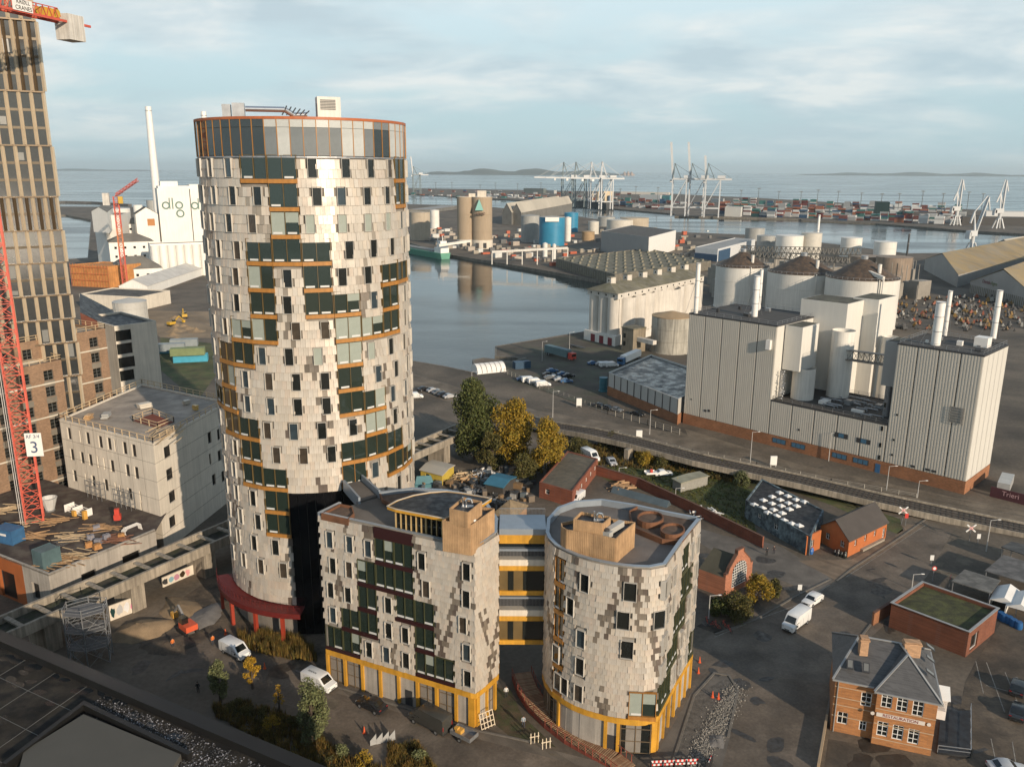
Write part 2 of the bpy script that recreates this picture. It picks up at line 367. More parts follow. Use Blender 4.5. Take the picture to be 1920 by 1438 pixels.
sheet('lawn', grassm, .012, (1110, 880), (1240, 840), (1400, 885), (1560, 925), (1690, 965), (1700, 1000), (1560, 940), (1440, 900), (1410, 960), (1430, 1015), (1250, 925), (1150, 905))
sheet('lot', M('lot_dirt', (.07, .058, .045), .95, .3, .06, rgb2=(.07, .07, .045), bump=.4, fine=1.5), .01, (932, 655), (1088, 625), (1200, 640), (1285, 700), (1140, 720), (1140, 770), (1085, 755), (960, 715), (900, 705), (905, 680), (985, 680))
sheet('site_dirt', dirt, .006, (240, 1200), (400, 1090), (470, 1110), (620, 1200), (640, 1280), (520, 1265), (400, 1245), (300, 1230))
sheet('site_dirt', M('sand_site', (.22, .16, .10), .95, .3, .06, bump=.5, fine=2), .01, (240, 590), (390, 590), (400, 640), (300, 640))
sheet('verge', grassm, .014, (300, 640), (400, 650), (410, 700), (370, 760), (300, 700))
brkp = M('brick_paving', (.17, .125, .085), .9, .25, .3, kind='grid')
sheet('pavement', brkp, .02, (1500, 1045), (1600, 1042), (1700, 985), (1690, 975), (1740, 975), (1640, 1040), (1572, 1082))
sheet('pavement', paving, .02, (628, 1283), (760, 1318), (905, 1368), (960, 1385), (1180, 1438), (1140, 1445), (900, 1385), (700, 1320), (600, 1292))
sheet('new_paving', paving, .016, (1262, 1438), (1238, 1410), (1305, 1290), (1345, 1258), (1372, 1262), (1392, 1292), (1380, 1360), (1360, 1438))
sheet('planted_soil', M('soil_green', (.075, .055, .03), .95, .35, .4, rgb2=(.05, .055, .02), bump=.5), .02, (935, 1290), (962, 1290), (985, 1340), (1050, 1400), (960, 1378), (925, 1350))
sheet('yard', dirt, .012, (1310, 1170), (1370, 1140), (1450, 1100), (1520, 1085), (1420, 1150), (1345, 1183))
# painted markings and rails
lm = M('road_marking', (.22, .20, .17), .8, .35, 2)
def stripe(mb, pts, w=.14, z=.022): mb.ribbon([tuple(G(*p)) for p in pts], w, z - .004, z)
mb = MB()
stripe(mb, ((1590, 1075), (1740, 975)), .12); stripe(mb, ((1560, 1090), (1500, 1128), (1415, 1160), (1345, 1190)), .12)
for a, b_ in (((1835, 1230), (1850, 1290)), ((1855, 1232), (1890, 1325)), ((1890, 1250), (1920, 1320)), ((1865, 1375), (1875, 1420)), ((1905, 1380), (1915, 1438))): stripe(mb, (a, b_), .12)
stripe(mb, ((1855, 1275), (1990, 1310)), .12)
struct('road_marking', mb, lm)
rp_ = random.Random(6)
for i_, (x0, x1, y0, y1, n_, sc) in enumerate(((1320, 1700, 1010, 1430, 26, 2.6), (620, 1180, 1270, 1430, 16, 1.6), (1590, 1900, 1300, 1430, 10, 2.0), (800, 1850, 720, 900, 22, 4.5), (250, 560, 1180, 1290, 12, 2.2), (1700, 1900, 990, 1250, 12, 2.5))):
    mb = MB()
    for k in range(n_):
        q = G(rp_.uniform(x0, x1), rp_.uniform(y0, y1)); rr0 = rp_.uniform(.4, 1) * sc; st_ = rp_.uniform(.25, .9); mb.at(q.x, q.y, .026 + .0006 * k, rp_.uniform(0, 3.1)); mb.poly([(rr0 * math.cos(6.283 * j / 12) * rp_.uniform(.7, 1.2), rr0 * st_ * math.sin(6.283 * j / 12) * rp_.uniform(.7, 1.2), 0) for j in range(12)])
    solo('ground_stains', mb, (M('damp_patch', (.04, .033, .026), .5, .3, .8, rvar=.2), M('dusty_patch', (.12, .098, .07), .9, .3, .6))[i_ % 2], kind='structure')
mb = MB()
for o in (0, 9, 20, 29): stripe(mb, ((775, 705 + o), (1000, 760 + o * 1.2), (1300, 838 + o * 1.2), (1600, 895 + o), (1990, 960 + o)), .14, .03)
for o in (0, 10): stripe(mb, ((240, 560 + o), (330, 580 + o), (430, 625 + o)), .25, .03)
struct('rail_tracks', mb, M('rail_steel', (.05, .045, .04), .5, .2, 2, metal=.3))
kerb = M('kerb_granite', (.14, .125, .105), .85, .15, 2)
mb = MB()
for pts in (((1265, 1438), (1308, 1300), (1345, 1258), (1372, 1262), (1390, 1290), (1372, 1378)), ((1010, 1392), (900, 1370), (640, 1292), (560, 1262)), ((1345, 1185), (1420, 1158), (1500, 1110), (1560, 1080)), ((1535, 1438), (1556, 1340), (1572, 1250), (1640, 1160)), ((1573, 1083), (1600, 1060), (1690, 1000), (1760, 950))):
    mb.ribbon([tuple(G(*p)) for p in pts], .3, 0, .13)
struct('kerb', mb, kerb)
# ------------------------------------------------------------------ tiled facades
tilem = M('facade_tile', (.50, .45, .385), .34, .07, .25, tint=True, spec=.6, rvar=.12, metal=.12, streak=.08)
TINTS = [(1, 1, 1), (.95, .95, .94), (1.05, 1.02, .98), (.91, .90, .89), (1.0, .95, .92), (.98, .99, 1.0)]
DARKT = [(.30, .28, .255), (.24, .215, .195), (.40, .37, .34)]
class Wall:
    def __init__(s, pts=None, circle=None):
        if circle: s.c, s.R, s.a0 = circle
        else:
            s.c = None; s.P = [Vector(p) for p in pts]; s.S = [0]
            for a, b_ in zip(s.P, s.P[1:]): s.S.append(s.S[-1] + (b_ - a).length)
            s.L = s.S[-1]
    def pos(s, d):
        if s.c is not None:
            a = s.a0 + d / s.R; return (s.c[0] + s.R * math.cos(a), s.c[1] + s.R * math.sin(a), a + math.pi / 2)
        k = 0
        while k < len(s.S) - 2 and d > s.S[k + 1]: k += 1
        a, b_ = s.P[k], s.P[k + 1]; t = (d - s.S[k]) / (s.S[k + 1] - s.S[k]); q = a + (b_ - a) * t
        return (q.x, q.y, ang(a, b_))
    def find(s, px, py, z, s0=0, s1=None):       # place along the wall that the photograph shows at this pixel and height
        g = G(px, py, z) if z < H - 1 else None; s1 = s.L if s1 is None else s1
        return min([s0 + (s1 - s0) * k / 400 for k in range(401)], key=lambda d: (Vector(s.pos(d)[:2]) - g).length)
def diag(i, j, rr, dn=1.0):
    if dn > 1: i = int(i * 1.25) + 5; j += 3
    a, b_ = (i + j // 2 + (2 if math.sin(j * .4) > .5 else 0)) % 17, (i - j // 2 - (j % 2) + (1 if math.sin(i * .5) > .3 else 0)) % 21
    ga, gb = math.sin(j * .19 + (i // 17) * 2.1), math.sin(j * .16 + (i // 21) * 1.7 + 2)
    if a == 0 and ga > -.45 and rr.random() < .85: return True
    if a in (1, 2)[:1 + (dn > 1)] and ga > -.2 and rr.random() < .33 * dn: return True
    if b_ == 0 and gb > -.3 and rr.random() < .85: return True
    if b_ in (1, 2)[:1 + (dn > 1)] and gb > -.1 and rr.random() < .38 * dn: return True
    return rr.random() < .006
def tiles(parent, wall, s0, s1, z0, z1, rects, tw, th, seed=1, n_solo=300, dmax=1e9):
    rr = random.Random(seed); mb = MB(); items = []
    nr = int((z1 - z0) / th); nc = int((s1 - s0) / tw)
    for j in range(nr):
        for i in range(nc):
            s = s0 + (i + (.75 if j % 2 else .25)) * tw; z = z0 + (j + .5) * th
            if any(a - .08 < s < b_ + .08 and c - .06 < z < d + .06 for a, b_, c, d in rects): continue
            x, y, rz = wall.pos(s)
            dk = diag(i, j, rr, 1.7 if th < 1 else 1.0); sf = min(.3, max(0, (z - 42) * .02))
            t = tuple(q + sf for q in rr.choice(DARKT)) if dk else rr.choice(TINTS)
            t = tuple(round(q, 2) for q in t)
            items.append((math.hypot(x, y), x, y, z, rz, t, rr.uniform(.0, .10), rr.uniform(-.05, .05)))
    items.sort(key=lambda q: q[0] + abs(q[3] - 30) * .2)
    lib = {}
    for k, (dd, x, y, z, rz, t, tilt, yaw) in enumerate(items):
        def shape(m, tl):
            w2, h2 = tw * .485, th * .53; y0 = -.035
            a = [m.p(-w2, .1, -h2), m.p(w2, .1, -h2), m.p(w2, .1, h2), m.p(-w2, .1, h2), m.p(-w2, y0 - .05 - tl, -h2), m.p(w2, y0 - .05 - tl, -h2), m.p(w2, y0, h2), m.p(-w2, y0, h2)]
            for f in ((4, 5, 6, 7), (0, 4, 7, 3), (5, 1, 2, 6), (0, 1, 5, 4), (7, 6, 2, 3)): m.face([a[q] for q in f])
        if k < n_solo:
            key = (t, round(tilt, 2))
            if key not in lib:
                m = MB(); m.tint = t; shape(m, tilt); lib[key] = m.mesh('tile', tilem)
            inst('tile', lib[key], parent, (x - parent.location.x, y - parent.location.y, z), rz + yaw)
        else: mb.at(x, y, z, rz + yaw); mb.tint = t; shape(mb, tilt)
    part('tile_field', mb, tilem, parent, world=True, kind='stuff')
FRM = {}
def narrow(parent, wall, s, zc, w_=1.15, h=2.45, bl=False, fr=None):
    fr = fr or M('window_surround', (.47, .44, .39), .4, .06, 1, spec=.6)
    k = (w_, h, fr.name)
    if k not in FRM:
        m = MB(); e = .05; pr = .30
        m.b(-w_ / 2 - e, -w_ / 2, -pr, .35, -h / 2, h / 2); m.b(w_ / 2, w_ / 2 + e, -pr, .35, -h / 2, h / 2)
        m.b(-w_ / 2 - e, w_ / 2 + e, -pr - .004, .35, h / 2, h / 2 + e); m.b(-w_ / 2 - e, w_ / 2 + e, -pr - .004, .35, -h / 2 - e, -h / 2)
        g = MB(); g.b(-w_ / 2, w_ / 2, -.10, -.07, -h / 2, h / 2)
        FRM[k] = (m.mesh('window', fr), g.mesh('pane', glass), g.mesh('pane', blind), g.mesh('pane', glass2), g.mesh('pane', glass3))
    x, y, rz = wall.pos(s)
    o = inst('window', FRM[k][0], parent, (x - parent.location.x, y - parent.location.y, zc), rz)
    inst('pane', FRM[k][2 if bl else R.choice((1, 1, 3, 4))], o)
    return (s - w_ / 2 - .07, s + w_ / 2 + .07, zc - h / 2 - .07, zc + h / 2 + .07)
def bay(parent, wall, s0, s1, zb, fh, sp=orange, mul=None, bl=0.0, last=False, rnd=R):
    mul = mul or sp; w_ = round(s1 - s0, 2); spd = .55; k = ('bay', w_, round(fh, 2), sp.name, mul.name)
    if k not in FRM:
        hw = w_ / 2; m = MB()
        for x in (-hw + .07, 0, hw - .07): m.b(x - .035, x + .035, -.06, .35, spd, fh)
        m.b(-hw, hw, -.05, .35, fh - .05, fh - .002)
        q = MB(); q.b(-hw, hw, -.14, .38, 0, spd)
        g = MB(); g.b(-hw / 2 + .03, hw / 2 - .03, .10, .13, -(fh - spd) / 2, (fh - spd) / 2 - .08)
        bl_ = MB(); bl_.b(-hw / 2 + .06, hw / 2 - .06, .06, .09, 0, (fh - spd) * .95)
        bh_ = MB(); bh_.b(-hw / 2 + .06, hw / 2 - .06, .06, .09, (fh - spd) * .52, (fh - spd) * .95)
        rd = MB(); rd.b(-.62, .62, .02, .08, .1, .36)
        FRM[k] = (m.mesh('glazing_bay', mul), q.mesh('spandrel', sp), g.mesh('pane', glassg), bl_.mesh('roller_blind', blind), bh_.mesh('roller_blind', blind), rd.mesh('radiator', M('radiator_white', (.55, .55, .53), .4, 0)))
    x, y, rz = wall.pos((s0 + s1) / 2)
    o = inst('glazing_bay', FRM[k][0], parent, (x - parent.location.x, y - parent.location.y, zb), rz)
    inst('spandrel', FRM[k][1], o); hw = w_ / 2
    for sx_ in (-hw / 2, hw / 2):
        inst('pane', FRM[k][2], o, (sx_, 0, spd + (fh - spd) / 2))
        r_ = rnd.random()
        if r_ < bl: inst('roller_blind', FRM[k][3 if r_ < bl * .5 else 4], o, (sx_, 0, spd))
        if r_ < .75: inst('radiator', FRM[k][5], o, (sx_ + rnd.choice((-.1, .12)), 0, spd))
    return (s0, s1, zb, zb + fh)
# ------------------------------------------------------------------ round tower
A1 = math.atan2(*ray(366, 300)[:2]); A2 = math.atan2(*ray(756, 300)[:2]); hs = math.sin((A2 - A1) / 2); aM = (A1 + A2) / 2
Pb = G(519, 1190); cc = Vector((math.sin(aM), math.cos(aM)))
_b2 = Pb.dot(cc); Dc = (_b2 + math.sqrt(_b2 ** 2 - (1 - hs * hs) * Pb.length_squared)) / (1 - hs * hs); TR = hs * Dc; TC = cc * Dc
a0 = math.atan2(-TC.y, -TC.x); TW = Wall(circle=(TC, TR, a0))
fr0 = TC * (1 - TR / Dc)
zr1 = Z(321, fr0, 562); zr12 = Z(858, fr0, 597); fh = (zr1 - zr12) / 11; ztop = Z(299, fr0, 561); zroof = Z(223, fr0, 560)
tower = thing('round_tower', 'tall round office tower clad in pale shingle tiles with an orange-rimmed glass crown', 'building', (TC.x, TC.y, 0))
rows = ['NNNBBNNNNB', 'NNNNBNNNNB', 'NNNNBnnnnN', 'NNNBBBNNNN', 'NNNBNBNNBB', 'NNNBNBBNBN', 'NNBBNNBBBN', 'NBBNNnBnNN', 'NBNNNNBNNN', 'BBNNNNBBNN', 'NBBNNNNBNN', 'NNBNNNBBBN', 'NNBB__DNBB', 'NNNB____NN', 'NNNB___NNN', 'NNNN__NNNN', 'NNNN__NNNN']
mod = rad(15) * TR; rects = []; rt = random.Random(5)
for r, row in enumerate(rows):
    zc = zr1 - r * fh; zb = zc - 1.9
    for k, ch in zip(range(-5, 5), row):
        s0 = (rad(-4) + k * rad(15)) * TR; s1 = s0 + mod
        if ch in 'B': rects.append(bay(tower, TW, s0, s1, zb, fh, orange, bronze, bl=.9 if (r, k) in ((2, -1), (6, -3), (6, -2), (6, 1), (6, 2), (7, 1), (10, 2)) else .08, rnd=rt))
        elif ch in 'Nn':
            off = (.5 + .16 * math.sin(r * 2.4 + (k > 0) * 1.1)) * mod
            rects.append(narrow(tower, TW, s0 + off, zc + .1, bl=(ch == 'n')))
        elif ch == 'D': rects.append(bay(tower, TW, s0, s1, zb, fh, orange, orange, rnd=rt))
    if r < 13:
        for k in (5, 6, -7, -6):
            s0 = (rad(-4) + k * rad(15)) * TR; rects.append(narrow(tower, TW, s0 + mod / 2, zc + .1))
mb = MB(); mb.lathe(TC.x, TC.y, [(TR - .18, 0), (TR - .18, ztop), (0, ztop)], 96); part('wall', mb, M('backing_wall', (.20, .18, .155), .8), tower, world=True)
zlow = zr1 - 16 * fh - 1.9
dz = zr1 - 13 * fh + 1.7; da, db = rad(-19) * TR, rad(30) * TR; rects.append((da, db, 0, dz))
mb = MB()
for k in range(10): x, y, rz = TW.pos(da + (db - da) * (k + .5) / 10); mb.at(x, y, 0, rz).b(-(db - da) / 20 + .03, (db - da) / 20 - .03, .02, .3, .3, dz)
part('shaded_recess', mb, M('recess_shade', (.006, .006, .007), .1, 0), tower, world=True)  # flush near-black facets stand in for the shade of the recess
tiles(tower, TW, -math.pi * TR, math.pi * TR, 5.4, ztop - .1, rects, .66, 1.22, 3)
# crown
crown = MB(); crown.lathe(TC.x, TC.y, [(TR - .25, ztop + .2), (TR - .25, zroof - .3)], 56); part('crown_core', crown, M('crown_inner', (.05, .05, .048), .5), tower, world=True)
gm_ = [M('crown_glass_dark', (.02, .025, .024), .05, 0, spec=1), M('crown_glass_half_sheen', (.15, .16, .16), .15, .1, spec=1), M('crown_glass_sheen', (.42, .43, .41), .25, .1, spec=.8)]
n = 56; pw = 2 * math.pi * TR / n; g = MB(); g.b(-pw / 2 + .05, pw / 2 - .05, -.05, .02, 0, zroof - ztop - 1.6); gt = MB(); gt.b(-pw / 2 + .05, pw / 2 - .05, -.05, .02, 0, 1.25)
gl = [g.mesh('crown_pane', m) for m in gm_]; gl2 = [gt.mesh('crown_pane', m) for m in gm_]
mu = MB(); mu.b(-.05, .05, -.14, .02, 0, zroof - ztop - .1); mu = mu.mesh('mullion', orange)
for k in range(n):
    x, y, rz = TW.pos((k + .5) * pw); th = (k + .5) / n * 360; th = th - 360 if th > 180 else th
    v = 0 if th < -22 else rt.choice((1, 1, 2)) if th < 5 else rt.choice((2, 2, 1)) if th < 32 else rt.choice((0, 1, 2, 0))  # left panes dark, middle pale: sky and sun reflection painted into the tint
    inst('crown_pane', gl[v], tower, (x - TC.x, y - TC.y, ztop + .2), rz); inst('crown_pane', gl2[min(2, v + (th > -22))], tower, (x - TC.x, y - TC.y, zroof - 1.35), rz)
    x, y, rz = TW.pos(k * pw); inst('mullion', mu, tower, (x - TC.x, y - TC.y, ztop + .05), rz)
mb = MB(); mb.lathe(TC.x, TC.y, [(TR - .3, zroof - .35), (TR + .16, zroof - .35), (TR + .16, zroof), (TR - .5, zroof), (TR - .5, zroof - .9), (0, zroof - .9)], 72); part('roof_rim', mb, M('orange_rim', (.36, .10, .03), .5, .1, 1), tower, world=True)
mb = MB(); mb.lathe(TC.x, TC.y, [(TR - .3, ztop - .1), (TR + .06, ztop - .1), (TR + .06, ztop + .12), (TR - .3, ztop + .12)], 72); part('crown_sill', mb, steel, tower, world=True)
# roof plant on the tower
rp = Vector((TC.x, TC.y)); dv = Vector((math.cos(a0), math.sin(a0))); rv = Vector((-dv.y, dv.x))
q = rp + dv * (TR * .55) + rv * 3.6
box = thing('roof_exhaust', 'white louvred plant box standing on the round tower roof', 'ventilation box', (q.x, q.y, zroof - .9), a0 + math.pi / 2 + .1)
mb = MB(); mb.b(-1.6, 1.6, -1.2, 1.2, 0, 3.9); part('housing', mb, whitew, box)
mb = MB()
for k in range(7): mb.b(-1.2, .9, -1.28, -1.202, 2.2 + k * .2, 2.3 + k * .2)
part('louvre', mb, darkm, box)
q = rp + dv * (TR * .6) - rv * 7.5
ah = thing('air_handler', 'silver air handling unit with a long duct on the round tower roof', 'ventilation unit', (q.x, q.y, zroof - .9), a0 + math.pi / 2)
mb = MB(); mb.b(-1.7, -.1, -1, 1, 0, 2.8); mb.b(-3, -1.9, -1, 1, 0, 2.6); part('housing', mb, steel, ah)
mb = MB(); mb.path([(0, 0, 2.1), (5.2, 0, 2.1), (6.4, .5, 1.4), (8.2, .5, 1.5)], .38, 10); part('duct', mb, M('bright_duct', (.6, .6, .6), .25, .05, 1, metal=.9), ah, smooth=True)
mb = MB()
for k in range(6): mb.bar((4.8 + k * .6, .2, 1.4), (5.5 + k * .6, -.2, 2.6 - k * .12), .12)
mb.bar((9.5, 0, 0), (9.5, 0, 3.0), .06); part('bracket', mb, darkm, ah)
# ground floor ring with red canopy
gf = Wall(circle=(TC, TR - 1.2, a0))
mb = MB()
for k in range(-6, 8):
    x, y, rz = gf.pos(k * 3.9); mb.at(x, y, 0, rz).b(-.2, .2, -.2, .2, 0, zlow - .2)
part('yellow_column', mb, yellow, tower, world=True)
mb = MB(); mb.lathe(TC.x, TC.y, [(TR - 1.5, .3), (TR - 1.5, 4.9), (TR - .1, 4.9)], 48); part('ground_glazing', mb, glass, tower, world=True)
mb = MB()
for k in range(-9, 10, 2):
    x, y, rz = gf.pos(k * 1.95 + .9); mb.at(x, y, 0, rz).b(-1.1, 1.1, .0, .2, .2, zlow - .3)
part('concrete_infill', mb, concw, tower, world=True)
can = thing('red_canopy', 'dark red steel walkway canopy curving round the foot of the round tower', 'canopy', (TC.x, TC.y, 0))
cr = TR + 2.6; zc1 = 4.9
def arc(r_, t0, t1, n_): return [(TC.x + r_ * math.cos(a0 + rad(t0 + (t1 - t0) * k / n_)), TC.y + r_ * math.sin(a0 + rad(t0 + (t1 - t0) * k / n_))) for k in range(n_ + 1)]
mb = MB(); mb.prism(arc(cr, -86, -14, 24) + arc(TR - .1, -86, -14, 24)[::-1], zc1, zc1 + .25, bottom=True); part('deck', mb, M('dark_red', (.11, .010, .008), .6, .15, 1), can, world=True)
mb = MB(); mb.ribbon(arc(cr, -86, -14, 24), .12, zc1 - .5, zc1 + .35); part('fascia', mb, M('dark_red'), can, world=True)
col = MB(); col.b(-.25, .25, -.25, .25, 0, zc1); col = col.mesh('column', M('column_red', (.30, .04, .02), .5, .1))
for t in (-80, -60, -40, -24):
    inst('column', col, can, ((cr - .5) * math.cos(a0 + rad(t)), (cr - .5) * math.sin(a0 + rad(t)), 0), a0 + rad(t))
mb = MB()
for h_ in (1.3, 1.7): mb.ribbon(arc(cr, -86, -14, 24), .05, zc1 + h_ - .04, zc1 + h_)
for a_, b_ in arc(cr, -86, -14, 24): mb.at(a_, b_, 0).b(-.03, .03, -.03, .03, zc1 + .8, zc1 + 1.7)
part('railing', mb, M('dark_red'), can, world=True)
# ------------------------------------------------------------------ corner block west (flat face)
ZT = 25.4; P = lambda *q: [G(x, y, ZT) for x, y in q]
Lp, Cp = P((600, 965), (892, 1026)); zy = Z(1301, Cp, 898)
right = P((914, 1013), (936, 998), (937, 973)); back = P((915, 940), (880, 926), (840, 919), (777, 916), (712, 924), (640, 945))
b1 = thing('corner_block', 'six-storey tile-clad block with yellow ground floor and dark stepped windows', 'building', (Cp.x, Cp.y, 0))
W1 = Wall([Lp, Cp] + right); LC = (Cp - Lp).length; cw = LC / 8; fh1 = (ZT - 1.75 - zy) / 5
rects = []; rn_ = random.Random(3)
rowsB = ['NNNBBN_N', 'NNBBBN_N', 'NNBNBB_N', 'NBBNNB_N', 'BBNNNBBN']
for r, row in enumerate(rowsB):
    zb = zy + (4 - r) * fh1
    for c, ch in enumerate(row):
        s0 = c * cw
        if ch == 'B': rects.append(bay(b1, W1, s0, s0 + cw, zb, fh1, maroon, olive, bl=.15))
        elif ch == 'N': rects.append(narrow(b1, W1, s0 + cw * (.58 + .12 * math.sin(r * 2 + c)), zb + 2.0, 1.05, 2.35))
for c in (3, 4):       # maroon band up to the parapet
    mb = MB(); x, y, rz = W1.pos((c + .5) * cw); mb.at(x, y, 0, rz).b(-cw / 2, cw / 2, -.1, .3, zy + 5 * fh1, ZT - .25); part('parapet_panel', mb, maroon, b1, world=True); rects.append((c * cw, (c + 1) * cw, zy + 5 * fh1, ZT))
for r in range(5):
    rects.append(bay(b1, W1, W1.L - 2.0 - .9, W1.L - .9, zy + r * fh1, fh1, orange, orange)) if r in (4, 2) else None
tiles(b1, W1, 0, W1.L, zy + .1, ZT - .05, rects, .55, .80, 11)
inner = [p for p in [Lp, Cp] + right + back]
def inset(poly, d):
    n = len(poly); c = sum((Vector(p) for p in poly), Vector((0, 0))) / n; return [tuple(Vector(p) + (c - Vector(p)).normalized() * d) for p in poly]
mb = MB(); mb.ribbon(inner[:5], .2, .1, ZT - .1, off=.27); part('wall', mb, M('backing_wall'), b1, world=True)
mb = MB(); mb.prism(inset(inner, .5), ZT - .9, ZT - .85, side=False); part('roof', mb, M('roof_paving', (.115, .10, .085), .9, .25, .15, bump=.2), b1, world=True)
mb = MB(); mb.ribbon([Lp, Cp] + right, .4, ZT - .02, ZT + .08, off=.25); mb.ribbon(right[-1:] + back[:-1], .5, ZT - 1.2, ZT + .06, off=.25); mb.ribbon([back[-1], Lp], .4, ZT - .9, ZT + .06); part('coping', mb, M('zinc_coping', (.30, .34, .38), .4, .05, 1, metal=.4), b1, world=True)
# rear walls
mb = MB(); mb.ribbon(right[-1:] + back + [Lp], .3, 0.1, ZT - .9, off=.2); part('rear_wall', mb, concd, b1, world=True)
# ground floor in yellow
def ground_floor(parent, W, spec_, h, s0):
    yb = MB(); 
    pts = [Vector(W.pos(W.L * k / 40)[:2]) for k in range(41)] if len(W.P) > 4 else W.P
    yb.ribbon([tuple(q) for q in pts], .34, h - .75, h + .05, off=-.0); part('yellow_band', yb, yellow, parent, world=True)
    for a, b_, kind in spec_:
        mb = MB(); mid = (a + b_) / 2; x, y, rz = W.pos(mid); ww = b_ - a
        if kind == 'P': mb.at(x, y, 0, rz).b(-ww / 2, ww / 2, -.22, .3, 0, h - .72); part('yellow_pillar', mb, yellow, parent, world=True)
        elif kind == 'C': mb.at(x, y, 0, rz).b(-ww / 2, ww / 2, .05, .35, 0, h - .7); part('concrete_panel', mb, concrete, parent, world=True)
        elif kind == 'G':
            mb.at(x, y, 0, rz).b(-ww / 2, ww / 2, .18, .22, 0, h - .7); part('shop_window', mb, glass, parent, world=True)
            f = MB(); f.at(x, y, 0, rz)
            for t in (-.5, 0, .5): f.b(t * ww * .94 - .05, t * ww * .94 + .05, .08, .18, 0, h - .7)
            for t in (.02, .35, .7): f.b(-ww / 2, ww / 2, .10, .17, h * t, h * t + .09)
            part('window_frame', f, M('bronze_frame', (.14, .10, .06), .5), parent, world=True)
        elif kind == 'D':
            mb.at(x, y, 0, rz).b(-ww / 2, ww / 2, .05, .35, 0, h - .7); part('concrete_panel', mb, concrete, parent, world=True)
            f = MB(); f.at(x, y, 0, rz).b(-.55, .55, .0, .05, 0, 2.3); d = part('door', f, darkm, parent, world=True)
spec_ = []; s = 0
for kind in 'GGCCDGGC': spec_ += [(s, s + .42, 'P'), (s + .42, s + cw, kind)]; s += cw
spec_[-1] = (s - cw + .42, LC - .9, 'C'); spec_ += [(LC - .9, LC, 'P'), (LC + .1, LC + .75, 'P'), (LC + .75, LC + 2.2, 'C'), (LC + 2.2, LC + 2.6, 'P'), (LC + 2.6, LC + 4.2, 'G'), (LC + 4.2, LC + 4.6, 'P')]
ground_floor(b1, W1, spec_, zy, 0)
# ------------------------------------------------------------------ corner block east (curved front)
rim = [(1026, 996), (1031, 1008), (1044, 1021), (1056, 1027), (1066, 1032), (1085, 1040), (1106, 1046), (1128, 1051), (1151, 1055), (1172, 1058), (1192, 1060), (1222, 1061), (1252, 1055), (1282, 1011), (1317, 967)]
rimb = [(1250, 955), (1192, 943), (1130, 934), (1080, 938), (1048, 950), (1028, 972)]
F2 = P(*rim); K2 = P(*rimb); b2 = thing('corner_block', 'six-storey tile-clad block with a curved front and a timber box on its roof', 'building', (F2[10].x, F2[10].y, 0))
W2 = Wall(F2); rects = []; zy2 = Z(1335, G(1190, 1400), 1190); fh2 = (ZT - 1.4 - zy2) / 5
wins = [(0, 1103, 1090), (0, 1187, 1103), (0, 1243, 1098), (1, 1078, 1133), (1, 1175, 1152), (1, 1233, 1152), (2, 1101, 1190), (2, 1183, 1205), (2, 1240, 1202), (3, 1101, 1240), (3, 1229, 1252), (4, 1076, 1277), (4, 1101, 1288), (3, 1053, 1222), (4, 1060, 1272)]
for r, px, py in wins:
    zc = zy2 + (4 - r) * fh2 + 2.0; s = W2.find(px, py, zc); rects.append(narrow(b2, W2, s, zc, 1.15 if px < 1130 else 1.45, 2.35))
sc = W2.S[12]
rects.append(bay(b2, W2, sc - 3.9, sc - .5, zy2 - .05, fh2, orange, orange, bl=1.0))
sl = W2.S[2]
for r in range(5): rects.append(bay(b2, W2, sl + .1, sl + 1.9, zy2 + r * fh2, fh2, orange, orange))
side = ['NN_BNN', 'NN_BBN', 'N_BBNN', 'NBBNNN', 'BBNNNB']; sw = (W2.L - sc) / 6
for r, row in enumerate(side):
    for c, ch in enumerate(row):
        s0 = sc + c * sw; zb = zy2 + (4 - r) * fh2
        if ch == 'B': rects.append(bay(b2, W2, s0, s0 + sw, zb, fh2, olive, olive))
        elif ch == 'N': rects.append(narrow(b2, W2, s0 + sw * .5, zb + 2.0, 1.0, 2.35))
tiles(b2, W2, 0, W2.L, zy2 + .1, ZT - .05, rects, .55, .80, 23)
allp = F2 + K2
mb = MB(); mb.ribbon(F2, .2, .1, ZT - .1, off=.27); part('wall', mb, M('backing_wall'), b2, world=True)
mb = MB(); mb.prism(inset(allp, .55), ZT - .8, ZT - .75, side=False); part('roof', mb, M('roof_decking', (.14, .12, .105), .8, .2, .3), b2, world=True)
mb = MB(); mb.ribbon(F2, .45, ZT - .02, ZT + .1, off=.2); mb.ribbon(F2[-1:] + K2 + F2[:1], .45, ZT - .95, ZT + .1, off=.25); part('coping', mb, M('zinc_coping'), b2, world=True)
mb = MB(); mb.ribbon(F2[-1:] + K2 + F2[:1], .3, .1, ZT - .8, off=.2); part('rear_wall', mb, concd, b2, world=True)
plank = MB()
sp2 = []; s = .3; i = 0
edges = [W2.find(px, 1360, 4) for px in (1040, 1140)]
seq = [(W2.S[0], W2.S[3], 'G'), (W2.S[3], W2.S[3] + .35, 'P'), (W2.S[3] + .35, W2.S[8] - .2, 'C'), (W2.S[8] - .2, W2.S[8] + .2, 'P'), (W2.S[8] + .2, sc - 5.2, 'D'), (sc - 5.2, sc - 4.8, 'P'), (sc - 4.8, sc - .9, 'G'), (sc - .9, sc - .05, 'P'), (sc + .05, sc + .6, 'P')]
k = sc + .6
while k < W2.L - 1: seq += [(k, min(k + 2.0, W2.L), 'C' if int(k) % 3 else 'G'), (k + 2.0, k + 2.4, 'P')]; k += 2.4
sq = []
